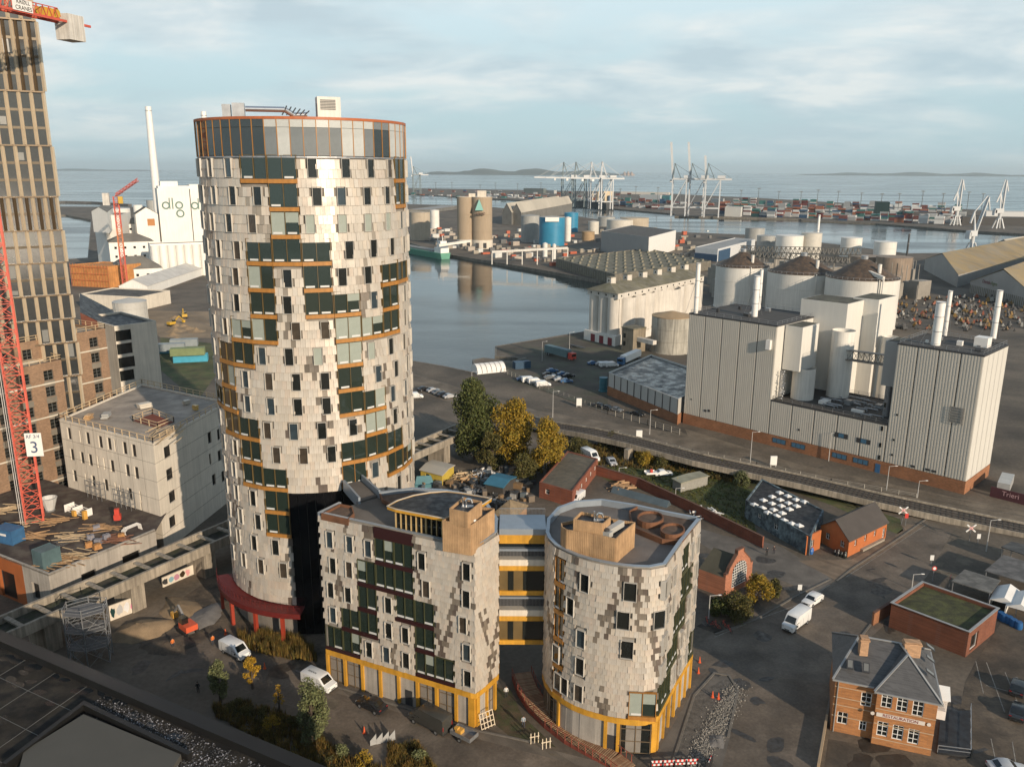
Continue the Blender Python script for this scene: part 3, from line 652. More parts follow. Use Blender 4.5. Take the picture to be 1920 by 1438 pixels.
for a, b_, kd in seq:       # follow the curve in short facets
    if kd in 'C' and b_ - a > 2.2:
        n_ = int((b_ - a) / 1.3) + 1
        for j in range(n_): sq.append((a + (b_ - a) * j / n_, a + (b_ - a) * (j + 1) / n_, 'C'))
    elif kd == 'G' and a < 3:
        for j in range(3): sq.append((a + (b_ - a) * j / 3, a + (b_ - a) * (j + 1) / 3, 'G'))
    else: sq.append((a, b_, kd))
ground_floor(b2, W2, sq, zy2, 0)
# ------------------------------------------------------------------ roof structures
def plank_wall(mb, pts, z0, z1, pw=.22, closed=True):
    n = len(pts)
    for i in range(n if closed else n - 1):
        a = Vector(pts[i]); b_ = Vector(pts[(i + 1) % n]); L_ = (b_ - a).length; k = max(1, int(L_ / pw)); rz = ang(a, b_)
        for j in range(k):
            q = a + (b_ - a) * (j + .5) / k; mb.at(q.x, q.y, 0, rz).box(0, 0, (z0 + z1) / 2, L_ / k - .03, .12 + .03 * (j % 2), z1 - z0)
    mb.at()
def timber_box(parent, pts, z0, z1, sides=True):
    m1 = MB(); plank_wall(m1, pts, z0, z1); part('timber_cladding', m1, wood, parent, world=True, kind='stuff')
    m2 = MB(); m2.prism(inset(pts, .15), z0, z1 - .35); part('box_roof', m2, M('black_felt', (.02, .021, .024), .7, .15, .6), parent, world=True)
def Pz(z, *q): return [tuple(G(x, y, z)) for x, y in q]
zr = ZT - .85
# west: pavilion with a curved roof, timber core
c4 = lambda x, y: (600 + x / 4.8, 860 + y / 4.8)
pv = thing('roof_pavilion', 'glazed roof pavilion with yellow timber posts and a dark curved roof', 'pavilion', (G(770, 980, ZT).x, G(770, 980, ZT).y, 0))
zp = ZT + 2.9
roofp = Pz(zp, c4(615, 440), c4(700, 390), c4(850, 340), c4(1000, 312), c4(1150, 300), c4(1300, 315), c4(1555, 360), c4(1480, 410), c4(1130, 545), c4(690, 465))
mb = MB(); mb.prism(roofp, zp - .4, zp - .02, bottom=True); part('fascia', mb, yellow, pv, world=True)
mb = MB(); mb.prism(inset(roofp, .35), zp - .05, zp + .02, side=False); part('roof', mb, M('black_felt'), pv, world=True)
mb = MB(); mb.ribbon(roofp, .12, zp - .02, zp + .1, closed=True); part('roof_edge', mb, M('pale_edge', (.4, .36, .3), .6), pv, world=True)
ga, gb = [Vector(G(*c4(700, 672), zr)), Vector(G(*c4(1115, 738), zr))]
gx = (gb - ga).normalized(); mb = MB()
for k in range(10):
    q = ga + (gb - ga) * k / 9; mb.at(q.x, q.y, 0, ang(ga, gb)).b(-.06 - (k == 6) * .1, .06, -.1, .1, zr, zp - .4)
part('post', mb, M('pale_post', (.42, .30, .14), .6), pv, world=True)
mb = MB(); mb.at(ga.x, ga.y, 0, ang(ga, gb)).b(.1, (gb - ga).length, .1, 4.2, zr, zp - .42); part('glazing', mb, glass, pv, world=True)
tb = thing('timber_plant_box', 'two-tier timber-clad plant box beside the glazed roof pavilion', 'plant room', (G(885, 1000, ZT).x, G(885, 1000, ZT).y, 0))
z2 = ZT + 3.2; timber_box(tb, Pz(z2, c4(1115, 560), c4(1375, 598), c4(1580, 450), c4(1380, 420)), zr, z2)
z3 = z2 + 1.7; timber_box(tb, Pz(z3, c4(1178, 452), c4(1345, 485), c4(1465, 385), c4(1300, 350)), z2 - .35, z3)
def vent_pipe(label, xy, z, s_=1.0):
    v = thing('roof_vent', label, 'vent', (xy[0], xy[1], z)); m = MB(); m.path([(0, 0, 0), (0, 0, .7 * s_), (.2 * s_, -.05, .95 * s_), (.55 * s_, -.1, .9 * s_), (.7 * s_, -.1, .5 * s_)], .14 * s_, 8); m.tube((-.35 * s_, .1, 0), (-.35 * s_, .1, 1.1 * s_), .1 * s_)
    part('pipe', m, M('bright_duct'), v, smooth=True); m = MB(); m.box(.2, 0, .05, 1.3 * s_, .6 * s_, .12); part('base', m, steel, v)
vent_pipe('silver vent pipes on top of the two-tier timber box', G(*c4(1325, 410), z3), z3 - .35, 1.1)
m = MB(); m.at(*G(*c4(1345, 560), z2), z2 - .35, .5).box(0, 0, .25, 1.7, 1.0, .5); solo('skylight', m, white, 'white skylight box on the lower tier of the western timber box', 'skylight')
m = MB(); q = G(*c4(675, 350), ZT); m.at(q.x, q.y, zr, .4).box(0, 0, .2, 1.7, .9, .25); solo('roof_hatch', m, white, 'white roof hatch on the dark roof behind the pavilion', 'hatch')
# brown planters
def planter(label, xs, z, top, r_in=.0, mat=None):
    c = Vector((0, 0)); pts = [G(x, y, z) for x, y in xs]
    for q in pts: c += Vector(q)
    c /= len(pts); t = thing('round_planter', label, 'planter', (c.x, c.y, 0)); m = MB(); m.ribbon([tuple(q) for q in pts], .16, z - top, z, closed=True); part('side', m, mat or M('corten', (.14, .06, .028), .8, .25, .6), t, world=True)
    m = MB(); m.prism([tuple(q) for q in pts], 0, z - .35, side=False); part('soil', m, M('planter_soil', (.10, .065, .045), .95, .3, .8), t, world=True)
def ell(cx, cy, rx, ry, n_=20): return [(cx + rx * math.cos(2 * math.pi * k / n_), cy + ry * math.sin(2 * math.pi * k / n_)) for k in range(n_)]
planter('rust-brown round planter in the back corner of the curved block roof, farther one', ell(1222, 966, 24, 11), ZT + .5, 1.3)
planter('rust-brown round planter nearer the roof edge of the curved block', ell(1264, 988, 22, 11), ZT + .4, 1.2)
planter('large rust-brown planter wrapped round both round planters', [(1183, 955), (1200, 945), (1312, 968), (1283, 1008), (1245, 1007), (1190, 985)], ZT + .0, .75)
planter('rust-brown quarter-round planter in the left corner of the western roof', [(606, 966), (640, 948), (662, 952), (666, 965), (655, 976)], ZT + .1, .9)
planter('long dark planter bed along the back rim of the western roof', [(714, 926), (777, 919), (840, 922), (845, 930), (780, 930), (735, 945), (720, 938)], ZT - .1, .6)
# east roof box
c7 = lambda x, y: (1000 + x / 5.638, 940 + y / 5.638)
eb = thing('timber_plant_box', 'rounded timber-clad plant box with a smaller box on top on the curved block', 'plant room', (G(1110, 990, ZT).x, G(1110, 990, ZT).y, 0))
z2 = ZT + 2.6; timber_box(eb, Pz(z2, c7(312, 220), c7(320, 260), c7(370, 290), c7(600, 320), c7(890, 380), c7(950, 320), c7(1090, 205), c7(800, 165), c7(450, 190)), zr, z2)
z3 = z2 + 1.4; timber_box(eb, Pz(z3, c7(440, 178), c7(585, 200), c7(755, 220), c7(828, 150), c7(520, 100)), z2 - .35, z3)
m = MB(); q = G(*c7(590, 420), ZT + 1); m.tube((q.x, q.y - .25, ZT - .8), (q.x, q.y - .2, z2 + 1), .07); part('drainpipe', m, white, eb, world=True)
vent_pipe('silver curved vent pipes on the small top box of the curved block', G(*c7(690, 160), z3), z3 - .35, 1.0)
dt = thing('ventilation_duct', 'grey ventilation duct lying across the timber box roof of the curved block', 'duct', (G(*c7(850, 290), z2).x, G(*c7(850, 290), z2).y, z2 - .35), .9)
m = MB(); m.box(.6, 0, .5, 3.2, .75, .7); m.box(-1.3, 0, .35, .9, 1.3, .7); part('duct', m, M('duct_grey', (.38, .37, .34), .5, .08), dt); m = MB(); m.tube((-1.3, 0, .6), (-1.3, 0, .95), .35, 12); part('fan', m, darkm, dt)
# ramp from the tower to the western roof
wk = thing('roof_bridge', 'sloping walkway with solid grey parapets joining the round tower to the western roof', 'footbridge', (G(690, 915, ZT).x, G(690, 915, ZT).y, 0))
m = MB(); m.prism(Pz(ZT - .8, (647, 905), (690, 893), (715, 930), (672, 945)), ZT - 1.3, ZT - .79, bottom=True); part('deck', m, M('roof_paving'), wk, world=True)
for a_, b_ in ((c4(225, 215), c4(365, 370)), (c4(385, 165), c4(545, 305))):
    m = MB(); m.ribbon(Pz(ZT, a_, b_), .3, ZT - 1.6, ZT + .15); part('parapet', m, M('zinc_coping'), wk, world=True)
# link building between the two blocks
lk = thing('link_block', 'set of yellow and grey glazed bridge floors between the two tiled blocks', 'building', (2, 98, 0))
xa, xb = right[1].x + .2, F2[0].x + .1; yf = 98.6; yb = 103.0
def zz_(py): return Z(py, (2, yf), 980)
m = MB(); m.b(xa - 1, xb + .5, yf, yb, zz_(993) - .6, zz_(993)); part('roof', m, M('roof_paving'), lk, world=True)
for a_, b_, mt, dy in ((990, 1001, M('zinc_coping'), -.25), (1001, 1018, yellow, -.12), (1018, 1028, glass, .5), (1028, 1031, M('zinc_coping'), -.3), (1031, 1048, darkm, .9), (1048, 1059, concw, -.2), (1059, 1069, yellow, -.1), (1069, 1107, M('bronze_pane', (.13, .09, .04), .3), .15), (1107, 1115, yellow, -.1), (1117, 1120, M('zinc_coping'), -.3), (1120, 1142, darkm, .9), (1142, 1153, concw, -.2), (1153, 1163, yellow, -.1), (1163, 1199, M('bronze_pane'), .15), (1199, 1207, yellow, -.1)):
    m = MB(); m.b(xa, xb, yf + dy, yb, zz_(b_), zz_(a_)); part('floor_band' if mt in (yellow, concw) else 'coping' if mt.name == 'zinc_coping' else 'glazing', m, mt, lk, world=True)
for a_, b_ in ((1069, 1107), (1163, 1199)):
    for t0, t1 in ((.19, .31), (.52, 1.0)):
        m = MB(); m.b(xa + (xb - xa) * t0, xa + (xb - xa) * t1, yf + .08, yf + .14, zz_(b_), zz_(a_)); part('pane', m, glass, lk, world=True)
m = MB()
for a_, b_ in ((1028, 1047), (1118, 1143), (955, 971)):
    y_ = yb if a_ == 955 else yf - .15
    zt_, z0_ = (ZT + .9, ZT - .3) if a_ == 955 else (zz_(a_), zz_(b_))
    for k in range(34): x = xa + (xb - xa) * k / 33; m.b(x - .015, x + .015, y_ - .015, y_ + .015, z0_, zt_)
    m.b(xa, xb, y_ - .03, y_ + .03, zt_, zt_ + .06)
part('railing', m, steel, lk, world=True)
# timber ramp between the blocks
rmp = thing('timber_ramp', 'curving timber ramp with red mesh sides between the two tiled blocks', 'ramp', (G(1050, 1340).x, G(1050, 1340).y, 0))
c9 = lambda x, y: (900 + x / 3.692, 1180 + y / 3.692)
cl = [c9(*q) for q in ((310, 300), (350, 400), (420, 510), (530, 620), (660, 720), (800, 800), (950, 880), (1060, 960))]
pts = [G(*q, 1.0 - .1 * i) for i, q in enumerate(cl)]; hts = [1.0 - .12 * i for i in range(len(cl))]
den_ = []; 
for i in range(len(pts) - 1):
    for j in range(12): t = j / 12; den_.append((pts[i] * (1 - t) + pts[i + 1] * t, hts[i] * (1 - t) + hts[i + 1] * t, ang(pts[i], pts[i + 1])))
pl = MB(); pl.box(0, 0, 0, .17, 2.6, .09); pl = [pl.mesh('plank', m_) for m_ in (M('ramp_plank', (.24, .13, .07), .8, .2, 1), M('ramp_plank_worn', (.30, .19, .11), .8, .2, 1))]
for i, (q, h_, a_) in enumerate(den_): inst('plank', R.choice(pl), rmp, (q.x - rmp.location.x, q.y - rmp.location.y, h_), a_)
m = MB(); path3 = [(q.x, q.y, h_) for q, h_, _ in den_]
for o in (-1.4, 1.4):
    m.ribbon(path3[::3], .06, -.9, .0, off=o)
    m.ribbon(path3[::3], .05, .95, 1.02, off=o)
part('side_beam', m, M('rust_red', (.22, .05, .03), .8, .2, 1), rmp, world=True)
m = MB()
for q, h_, a_ in den_[::4]:
    for o in (-1.4, 1.4):
        x = q.x - math.sin(a_) * o; y = q.y + math.cos(a_) * o; m.at(x, y, 0).b(-.04, .04, -.04, .04, h_ - .5, h_ + 1.0)
m.at(); part('post', m, M('rust_red'), rmp, world=True)
# ------------------------------------------------------------------ generic buildings, tanks
def onwall(A, B, px, py):
    d = ray(px, py); A = Vector(A[:2]); B = Vector(B[:2]); e = (B - A).normalized(); nn = Vector((-e.y, e.x))
    t = nn.dot(A) / nn.dot(Vector(d[:2])); q = Vector(d[:2]) * t
    return (q - A).dot(e), H + d[2] * t
WM = {}
def hole_wall(parent, A, B, z0, z1, rects, mat, depth=.35, pane=glass, frame=None, wname='window', cross=0):
    """one wall with real openings; each opening is a window part (frame) with its pane"""
    A = Vector(A[:2]); B = Vector(B[:2]); Lw = (B - A).length; rz = ang(A, B); m = MB(); m.at(A.x, A.y, 0, rz)
    rects = [(max(.05, s - w_ / 2), min(Lw - .05, s + w_ / 2), max(z0 + .02, z - h / 2), min(z1 - .05, z + h / 2)) for s, z, w_, h in rects]
    rects = [q for q in rects if q[1] > q[0] + .2 and q[3] > q[2] + .2]
    xs = sorted({0, Lw} | {round(v, 3) for q in rects for v in q[:2]}); zs = sorted({z0, z1} | {round(v, 3) for q in rects for v in q[2:]})
    for a, b_ in zip(xs, xs[1:]):
        run = None
        for c, d in zip(zs, zs[1:]):
            hit = any(q[0] - .01 < (a + b_) / 2 < q[1] + .01 and q[2] - .01 < (c + d) / 2 < q[3] + .01 for q in rects)
            if not hit: m.poly([(a, 0, c), (b_, 0, c), (b_, 0, d), (a, 0, d)])
    for a, b_, c, d in rects:
        y = depth
        m.poly([(a, 0, c), (a, y, c), (a, y, d), (a, 0, d)][::-1]); m.poly([(b_, 0, c), (b_, y, c), (b_, y, d), (b_, 0, d)])
        m.poly([(a, 0, c), (b_, 0, c), (b_, y, c), (a, y, c)][::-1]); m.poly([(a, 0, d), (b_, 0, d), (b_, y, d), (a, y, d)])
    m.poly([(0, 0, z1), (Lw, 0, z1), (Lw, .3, z1), (0, .3, z1)])
    part('wall', m, mat, parent, world=True)
    for a, b_, c, d in rects:
        w_, h = round(b_ - a, 1), round(d - c, 1); k = (w_, h, pane.name, frame and frame.name, cross, depth)
        if k not in WM:
            f = MB(); e = .07; ww, hh = w_ + .1, h + .1
            f.b(-ww / 2, -ww / 2 + e + .05, -.06, .04, -hh / 2, hh / 2); f.b(ww / 2 - e - .05, ww / 2, -.06, .04, -hh / 2, hh / 2); f.b(-ww / 2, ww / 2, -.055, .035, hh / 2 - e - .05, hh / 2); f.b(-ww / 2, ww / 2, -.055, .035, -hh / 2, -hh / 2 + e + .05)
            if cross: 
                for i in range(1, cross): f.b(-ww / 2 + ww * i / cross - .04, -ww / 2 + ww * i / cross + .04, -.05, .03, -hh / 2, hh / 2)
                for t in ((-.17, .17) if cross > 1 and h > 1.7 else (.1,)): f.b(-ww / 2, ww / 2, -.045, .025, t * hh - .03, t * hh + .03)
            g = MB(); g.b(-ww / 2, ww / 2, .05, .07, -hh / 2, hh / 2)
            WM[k] = (f.mesh(wname, frame or darkm), g.mesh('pane', pane))
        q = A + (B - A).normalized() * (a + b_) / 2 + Vector((-(B - A).y, (B - A).x)).normalized() * (depth - .08)
        o = inst(wname, WM[k][0], parent, (q.x - parent.location.x, q.y - parent.location.y, (c + d) / 2 - parent.location.z), rz); inst('pane', WM[k][1], o)
def quad(A, B, C): A, B, C = Vector(A[:2]), Vector(B[:2]), Vector(C[:2]); return [A, B, C, A + C - B]
def bld(name, label, cat, A, B, C, z1, wall, roof, z0=0.0, w1=(), w2=(), parapet=.5, group=None, **k):
    Q = quad(A, B, C); t = thing(name, label, cat, (Q[1].x, Q[1].y, 0), 0, group)
    hole_wall(t, Q[0], Q[1], z0, z1, w1, wall, **k); hole_wall(t, Q[1], Q[2], z0, z1, w2, wall, **k)
    m = MB()
    for a, b_ in ((Q[2], Q[3]), (Q[3], Q[0])): m.poly([(a.x, a.y, z0), (b_.x, b_.y, z0), (b_.x, b_.y, z1), (a.x, a.y, z1)])
    part('rear_wall', m, wall, t, world=True)
    m = MB(); c = sum(Q, Vector((0, 0))) / 4; qi = [tuple(q + (c - q).normalized() * .3) for q in Q]
    m.prism(qi, z0, z1 - parapet, side=False); 
    if z0 > .5: m.prism([tuple(q) for q in Q], z0, z0 + .02, side=False, top=True)
    part('roof', m, roof, t, world=True)
    m = MB(); m.ribbon([tuple(q) for q in Q], .36, z1 - parapet, z1 + .06, closed=True, off=.16); part('parapet', m, wall, t, world=True)
    return t, Q
def gbld(name, label, cat, A, B, C, ze, zr_, wall, roof, axis='ab', over=.3, hip=0, group=None, w1=(), w2=(), z0=0, **k):
    """pitched roof; ridge runs parallel to AB ('ab') or BC"""
    Q = quad(A, B, C); t = thing(name, label, cat, (Q[1].x, Q[1].y, 0), 0, group)
    hole_wall(t, Q[0], Q[1], z0, ze, w1, wall, **k); hole_wall(t, Q[1], Q[2], z0, ze, w2, wall, **k)
    m = MB()
    for a, b_ in ((Q[2], Q[3]), (Q[3], Q[0])): m.poly([(a.x, a.y, z0), (b_.x, b_.y, z0), (b_.x, b_.y, ze), (a.x, a.y, ze)])
    part('rear_wall', m, wall, t, world=True)
    if axis == 'bc': Q2 = [Q[1], Q[2], Q[3], Q[0]]
    else: Q2 = Q
    e1 = (Q2[1] - Q2[0]).normalized(); e2 = (Q2[2] - Q2[1]).normalized(); X = [Q2[0] - e1 * over - e2 * over, Q2[1] + e1 * over - e2 * over, Q2[2] + e1 * over + e2 * over, Q2[3] - e1 * over + e2 * over]
    r0 = (X[0] + X[3]) / 2 + e1 * hip; r1 = (X[1] + X[2]) / 2 - e1 * hip; zo = ze - .02
    V = [(*x, zo) for x in X] + [(*r0, zr_), (*r1, zr_)]
    m = MB(); i = [m.p(*v) for v in V]; j = [m.p(v[0], v[1], v[2] - .18) for v in V]
    fs = [(0, 1, 5, 4), (2, 3, 4, 5)] + ([(1, 2, 5), (3, 0, 4)] if hip else [])
    for f in fs: m.face([i[q] for q in f]); m.face([j[q] for q in f][::-1])
    for a, b_ in ((0, 1), (2, 3), (1, 2), (3, 0)) if hip else ((0, 1), (2, 3), (1, 5), (5, 2), (3, 4), (4, 0)): m.face((i[b_], i[a], j[a], j[b_]))
    part('roof', m, roof, t, world=True)
    if not hip:
        m = MB(); y0 = (Q2[0] + Q2[3]) / 2; y1 = (Q2[1] + Q2[2]) / 2; zr2 = ze + (zr_ - ze) * .93
        m.poly([(*Q2[1], ze), (*Q2[2], ze), (*y1, zr2)]); m.poly([(*Q2[3], ze), (*Q2[0], ze), (*y0, zr2)]); part('gable', m, wall, t, world=True)
    return t, Q
def tank(name, label, cat, xl, xr, ys, ztop, mat, roofm=None, cone=.0, group=None, ribs=0, rails=False, r_in=None, z0=0.0, stair=False):
    xm = (xl + xr) / 2; c = G(xm, ys, ztop); D = math.sqrt(c.length_squared + (H - ztop) ** 2); r = (xr - xl) / 2 * D / F * .985
    t = thing(name, label, cat, (c.x, c.y, z0), 0, group); m = MB(); n = 40 if xr - xl > 30 else 20; h = ztop - z0
    m.lathe(0, 0, [(r, 0), (r, h)], n)
    if ribs:
        for k in range(ribs): a = 2 * math.pi * k / ribs; m.at(r * math.cos(a), r * math.sin(a), 0, a).b(-.05, .12, -.12, .12, 0, h - .1)
        m.at()
    part('shell', m, mat, t, smooth=True)
    m = MB(); m.lathe(0, 0, [(r + .12, h - .25), (r + .12, h + .05), (r * .94, h + .06), (r * .12 if cone else 0.0, h + .06 + cone), (0, h + .08 + cone)], n); part('roof', m, roofm or mat, t, smooth=False)
    m = MB(); m.lathe(0, 0, [(r + .06, h * .33), (r + .16, h * .33 + .06), (r + .06, h * .33 + .12)], n); m.lathe(0, 0, [(r + .06, h * .66), (r + .16, h * .66 + .06), (r + .06, h * .66 + .12)], n)
    m.lathe(0, 0, [(r + .25, 0), (r + .25, .35), (r, .36)], n); part('band', m, mat, t)
    if rails:
        m = MB(); m.ribbon([(r * math.cos(2 * math.pi * k / n), r * math.sin(2 * math.pi * k / n)) for k in range(n)], .06, h + .95, h + 1.05, closed=True)
        for k in range(n): m.at(r * math.cos(2 * math.pi * k / n), r * math.sin(2 * math.pi * k / n), 0).b(-.04, .04, -.04, .04, h, h + 1)
        m.at(); part('railing', m, steel, t)
    if stair:
        m = MB(); a0_ = -1.9
        for k in range(40):
            a = a0_ + k * .035; m.at((r + .5) * math.cos(a), (r + .5) * math.sin(a), 0, a).b(-.45, .45, -.3, .3, h * k / 40, h * k / 40 + .08)
        m.at(); part('stair', m, steel, t)
    return t, c, r
def guard(name, pts, z, label=None, cat='guardrail', mat=None, h=1.1, step=2.2, parent=None, wd=.06, mid=True):
    t = parent or thing(name, label, cat, (pts[0][0], pts[0][1], 0)); m = MB(); p2 = MB()
    for a, b_ in zip(pts, pts[1:]):
        a = Vector(a[:2]); b_ = Vector(b_[:2]); n = max(1, int((b_ - a).length / step))
        for k in range(n + 1): q = a + (b_ - a) * k / n; p2.at(q.x, q.y, 0).b(-wd / 2, wd / 2, -wd / 2, wd / 2, z, z + h)
    m.ribbon([tuple(p[:2]) for p in pts], wd, z + h - .07, z + h + .03)
    if mid: m.ribbon([tuple(p[:2]) for p in pts], wd * .8, z + h * .5 - .04, z + h * .5 + .04)
    p2.at(); part('guard_rail', m, mat or steel, t, world=True); part('guard_post', p2, mat or steel, t, world=True, kind='stuff'); return t
def lamp(px, py, ptop, label, group='street lamps', arm=1.4, da=0.0):
    g = G(px, py); h = Z(ptop, g, px); t = thing('street_lamp', label, 'street lamp', (g.x, g.y, 0), da, group)
    m = MB(); m.tube((0, 0, 0), (0, 0, h), .11, 8, .06); part('pole', m, M('lamp_grey', (.42, .41, .39), .5, .08), t)
    m = MB(); m.bar((0, 0, h - .05), (arm, 0, h + .1), .07); part('arm', m, M('lamp_grey'), t)
    m = MB(); m.box(arm + .2, 0, h + .1, .55, .2, .1); part('lamp_head', m, white, t)
def mast_section(n_, w_, h_, t_=.11):
    m = MB()
    for x in (-1, 1):
        for y in (-1, 1): m.b(x * w_ / 2 - t_, x * w_ / 2 + t_, y * w_ / 2 - t_, y * w_ / 2 + t_, 0, h_)
    c = [(-1, -1), (1, -1), (1, 1), (-1, 1)]
    for i in range(4):
        a, b_ = c[i], c[(i + 1) % 4]; A_ = (a[0] * w_ / 2, a[1] * w_ / 2); B_ = (b_[0] * w_ / 2, b_[1] * w_ / 2)
        m.bar((*A_, 0), (*B_, 0), t_); m.bar((*A_, h_ / 2), (*B_, h_ / 2), t_ * .8); m.bar((*A_, 0), (*B_, h_ / 2), t_ * .8); m.bar((*B_, h_ / 2), (*A_, h_), t_ * .8)
        m.bar((*B_, 0), (*A_, h_ / 2), t_ * .6)
    return m
def truss(m, p, q, h, w_, n, t=.1, up=Vector((0, 0, 1))):
    p, q = Vector(p), Vector(q); d = (q - p).normalized(); s_ = d.cross(up).normalized() * w_ / 2
    for e in (s_, -s_): m.bar(p + e, q + e, t)
    m.bar(p + up * h, q + up * h, t)
    for k in range(n):
        a = p + (q - p) * k / n; b_ = p + (q - p) * (k + 1) / n; c = (a + b_) / 2 + up * h
        for e in (s_, -s_): m.bar(a + e, c, t * .7); m.bar(c, b_ + e, t * .7)
        m.bar(a + s_, a - s_, t * .6)
# ------------------------------------------------------------------ golden high-rise
gb0 = G(180, 935); gd = Vector((math.sin(rad(57.5)), math.cos(rad(57.5)))); nB = 17; gp = 2.15
gA = gb0 - gd * (nB * gp); zsky = 118
hi = thing('office_tower', 'tall high-rise with golden vertical fins and dark glass at the left edge', 'building', (gA.x, gA.y, 0), ang(gA, gb0))
m = MB(); m.b(0, nB * gp, .4, 26, 0, zsky); part('core', m, M('tower_glass_wall', (.03, .034, .036), .12, .1, .8, spec=.8), hi)
gold = M('gold_fin', (.74, .60, .42), .45, .06, .5, metal=.05, streak=.08); goldd = M('dark_gold', (.12, .085, .05), .45, .1, .5, metal=.35)
bands = [zsky]; 
for y in (50, 183, 283, 378, 440, 500, 560, 605): bands.append(Z(y, gb0, 75 + (y - 50) * .1315))
bands = sorted({round(b_, 2) for b_ in bands if b_ < zsky} | {zsky}, reverse=True); d_ = bands[-2] - bands[-1]
z = bands[-1] - 5
while z > 3: bands.append(z); z -= 7.2
bands.append(0)
FN = {}
for i, (zt, zb) in enumerate(zip(bands, bands[1:])):
    hgt = round(zt - zb, 1)
    m = MB(); m.b(-.35, nB * gp + .35, -.15, .45, zb - .14, zb + .14); part('floor_band', m, goldd, hi)
    if hgt not in FN:
        f = MB(); f.f = []; 
        a = [f.p(-.34, .4, .15), f.p(0, -.42, .15), f.p(.38, .4, .15), f.p(-.34, .4, hgt - .15), f.p(0, -.42, hgt - .15), f.p(.38, .4, hgt - .15)]
        for q in ((0, 1, 4, 3), (1, 2, 5, 4), (0, 2, 1), (3, 4, 5)): f.face([a[k] for k in q])
        FN[hgt] = (f.mesh('fin', gold), f.mesh('fin', goldd))
    wide = i % 2 == 0
    nf = max(1, round(hgt / 3.7))
    for k in range(nB + 1): inst('fin', FN[hgt][0], hi, (k * gp + (.35 if not wide else 0), 0, zb))
    if i in (1, 4):
        for k in range(nB): inst('fin', FN[hgt][1], hi, (k * gp + 1.1, .1, zb))
    m = MB()
    for q in range(1, nf): m.b(0, nB * gp, .3, .42, zb + hgt * q / nf - .25, zb + hgt * q / nf + .25)
    if m.f: part('spandrel', m, M('bronze_spandrel', (.07, .055, .035), .4, .1, 1, metal=.4), hi)
    g = MB(); 
    for k in range(nB):
        for q in range(nf):
            if R.random() < .14: g.b(k * gp + .6, k * gp + 1.7, .34, .39, zb + hgt * q / nf + .5, zb + hgt * (q + R.choice((.4, .6, .9))) / nf)
    if g.f: part('roller_blind', g, M('grey_blind', (.16, .165, .16), .3, .05), hi, kind='stuff')
# ------------------------------------------------------------------ brown brick housing block (two heights)
bd = Vector((math.sin(rad(30)), math.cos(rad(30)))); bn = Vector((-bd.y, bd.x))
def brick_block(R1, Lh, ztop, label, px_rows, depth=16):
    A = R1 - bd * Lh; C = R1 + bn * depth; rc = []
    nfl = int((ztop - 1.5) / 3.45); s = Lh - 3
    while s > 2:
        for k in range(nfl): rc.append((s, ztop - 2.6 - k * 3.45, 2.0, 2.1))
        s -= 4.9
    t, Q = bld('housing_block', label, 'building', A, R1, C, ztop, brickb, M('screed_roof', (.36, .33, .28), .9, .15, .3, bump=.2, rgb2=(.25, .23, .2)), w1=rc, w2=[(4, z_, 1.6, 2.0) for z_ in np.arange(4, ztop - 3, 3.45)], cross=2, frame=M('grey_frame', (.12, .12, .11), .5))
    m = MB(); e = (R1 - A).normalized(); nn = Vector((e.y, -e.x)) * .09
    for z_ in np.arange(ztop - 4.3, 3, -6.9): m.ribbon([tuple(A + nn), tuple(R1 + nn)], .2, z_ - .14, z_ + .14)
    part('cornice', m, M('pale_cornice', (.52, .47, .38), .8), t, world=True)
    m = MB()
    for s_ in np.arange(Lh - 3, 2, -4.9):
        q = A + e * s_ + nn * .4
        for z_ in np.arange(ztop - 2.6 - 3.45, 4, -3.45): m.at(q.x, q.y, 0, ang(A, R1)).b(-1.1, 1.1, -.02, .05, z_ + 1.1, z_ + 2.3)
    part('grey_panel', m, M('grey_infill', (.17, .15, .12), .85, .15), t, world=True, kind='stuff')
    return t, Q
t1, Q1 = brick_block(G(232, 905), 62, 35.5, 'brown brick housing block with pale cornices and a flat pale roof, taller rear part', 0)
t2, Q2 = brick_block(G(152, 948), 75, 31.4, 'brown brick housing block behind the red crane mast, lower front part', 0)
guard('roof_guardrail', [Q1[3], Q1[2], Q1[1], Q1[0]], 35.5, 'timber edge rail round the taller brown brick roof', mat=timber, wd=.12)
guard('roof_guardrail', [Q2[0], Q2[1], Q2[2]], 31.4, 'timber edge rail on the lower brown brick roof behind the crane', mat=timber, wd=.12)
# grey overhanging block
q0 = at_dist(213, 620, 217); q1 = at_dist(292, 616, 221); zt = q0.z; e = (q1.xy - q0.xy).normalized()
rc = [(onwall(q0, q1, 213 + (x - 640) / 3, 620 + (y - 425) / 3)) for x, y in ((690, 475), (697, 550), (712, 625), (710, 700))]
w1_ = [(s, z_, 4.0, 2.6) for s, z_ in rc] + [(s - 3.4, z_, .9, 2.6) for s, z_ in rc]
gt, _ = bld('overhang_block', 'pale grey concrete block with four rows of black windows overhanging the street', 'building', q0, q1, q1.xy + Vector((-e.y, e.x)) * 20, zt, concw, M('black_felt'), z0=zt - 17.5, w1=w1_)
m = MB(); m.at(q0.x, q0.y, 0, ang(q0, q1)); m.b(1, 9, 3, 15, 0, zt - 17.5); part('core', m, concd, gt, world=True)
r0 = at_dist(150, 600, 235); r1 = at_dist(214, 622, 228)
m = MB(); Rr = [at_dist(150, 578, 262), at_dist(212, 592, 258), at_dist(216, 620, 226), at_dist(150, 603, 226)]
rt_ = thing('rust_roof_block', 'block with a dark monopitch roof and rust-brown wall behind the grey block', 'building', (r0.x, r0.y, 0))
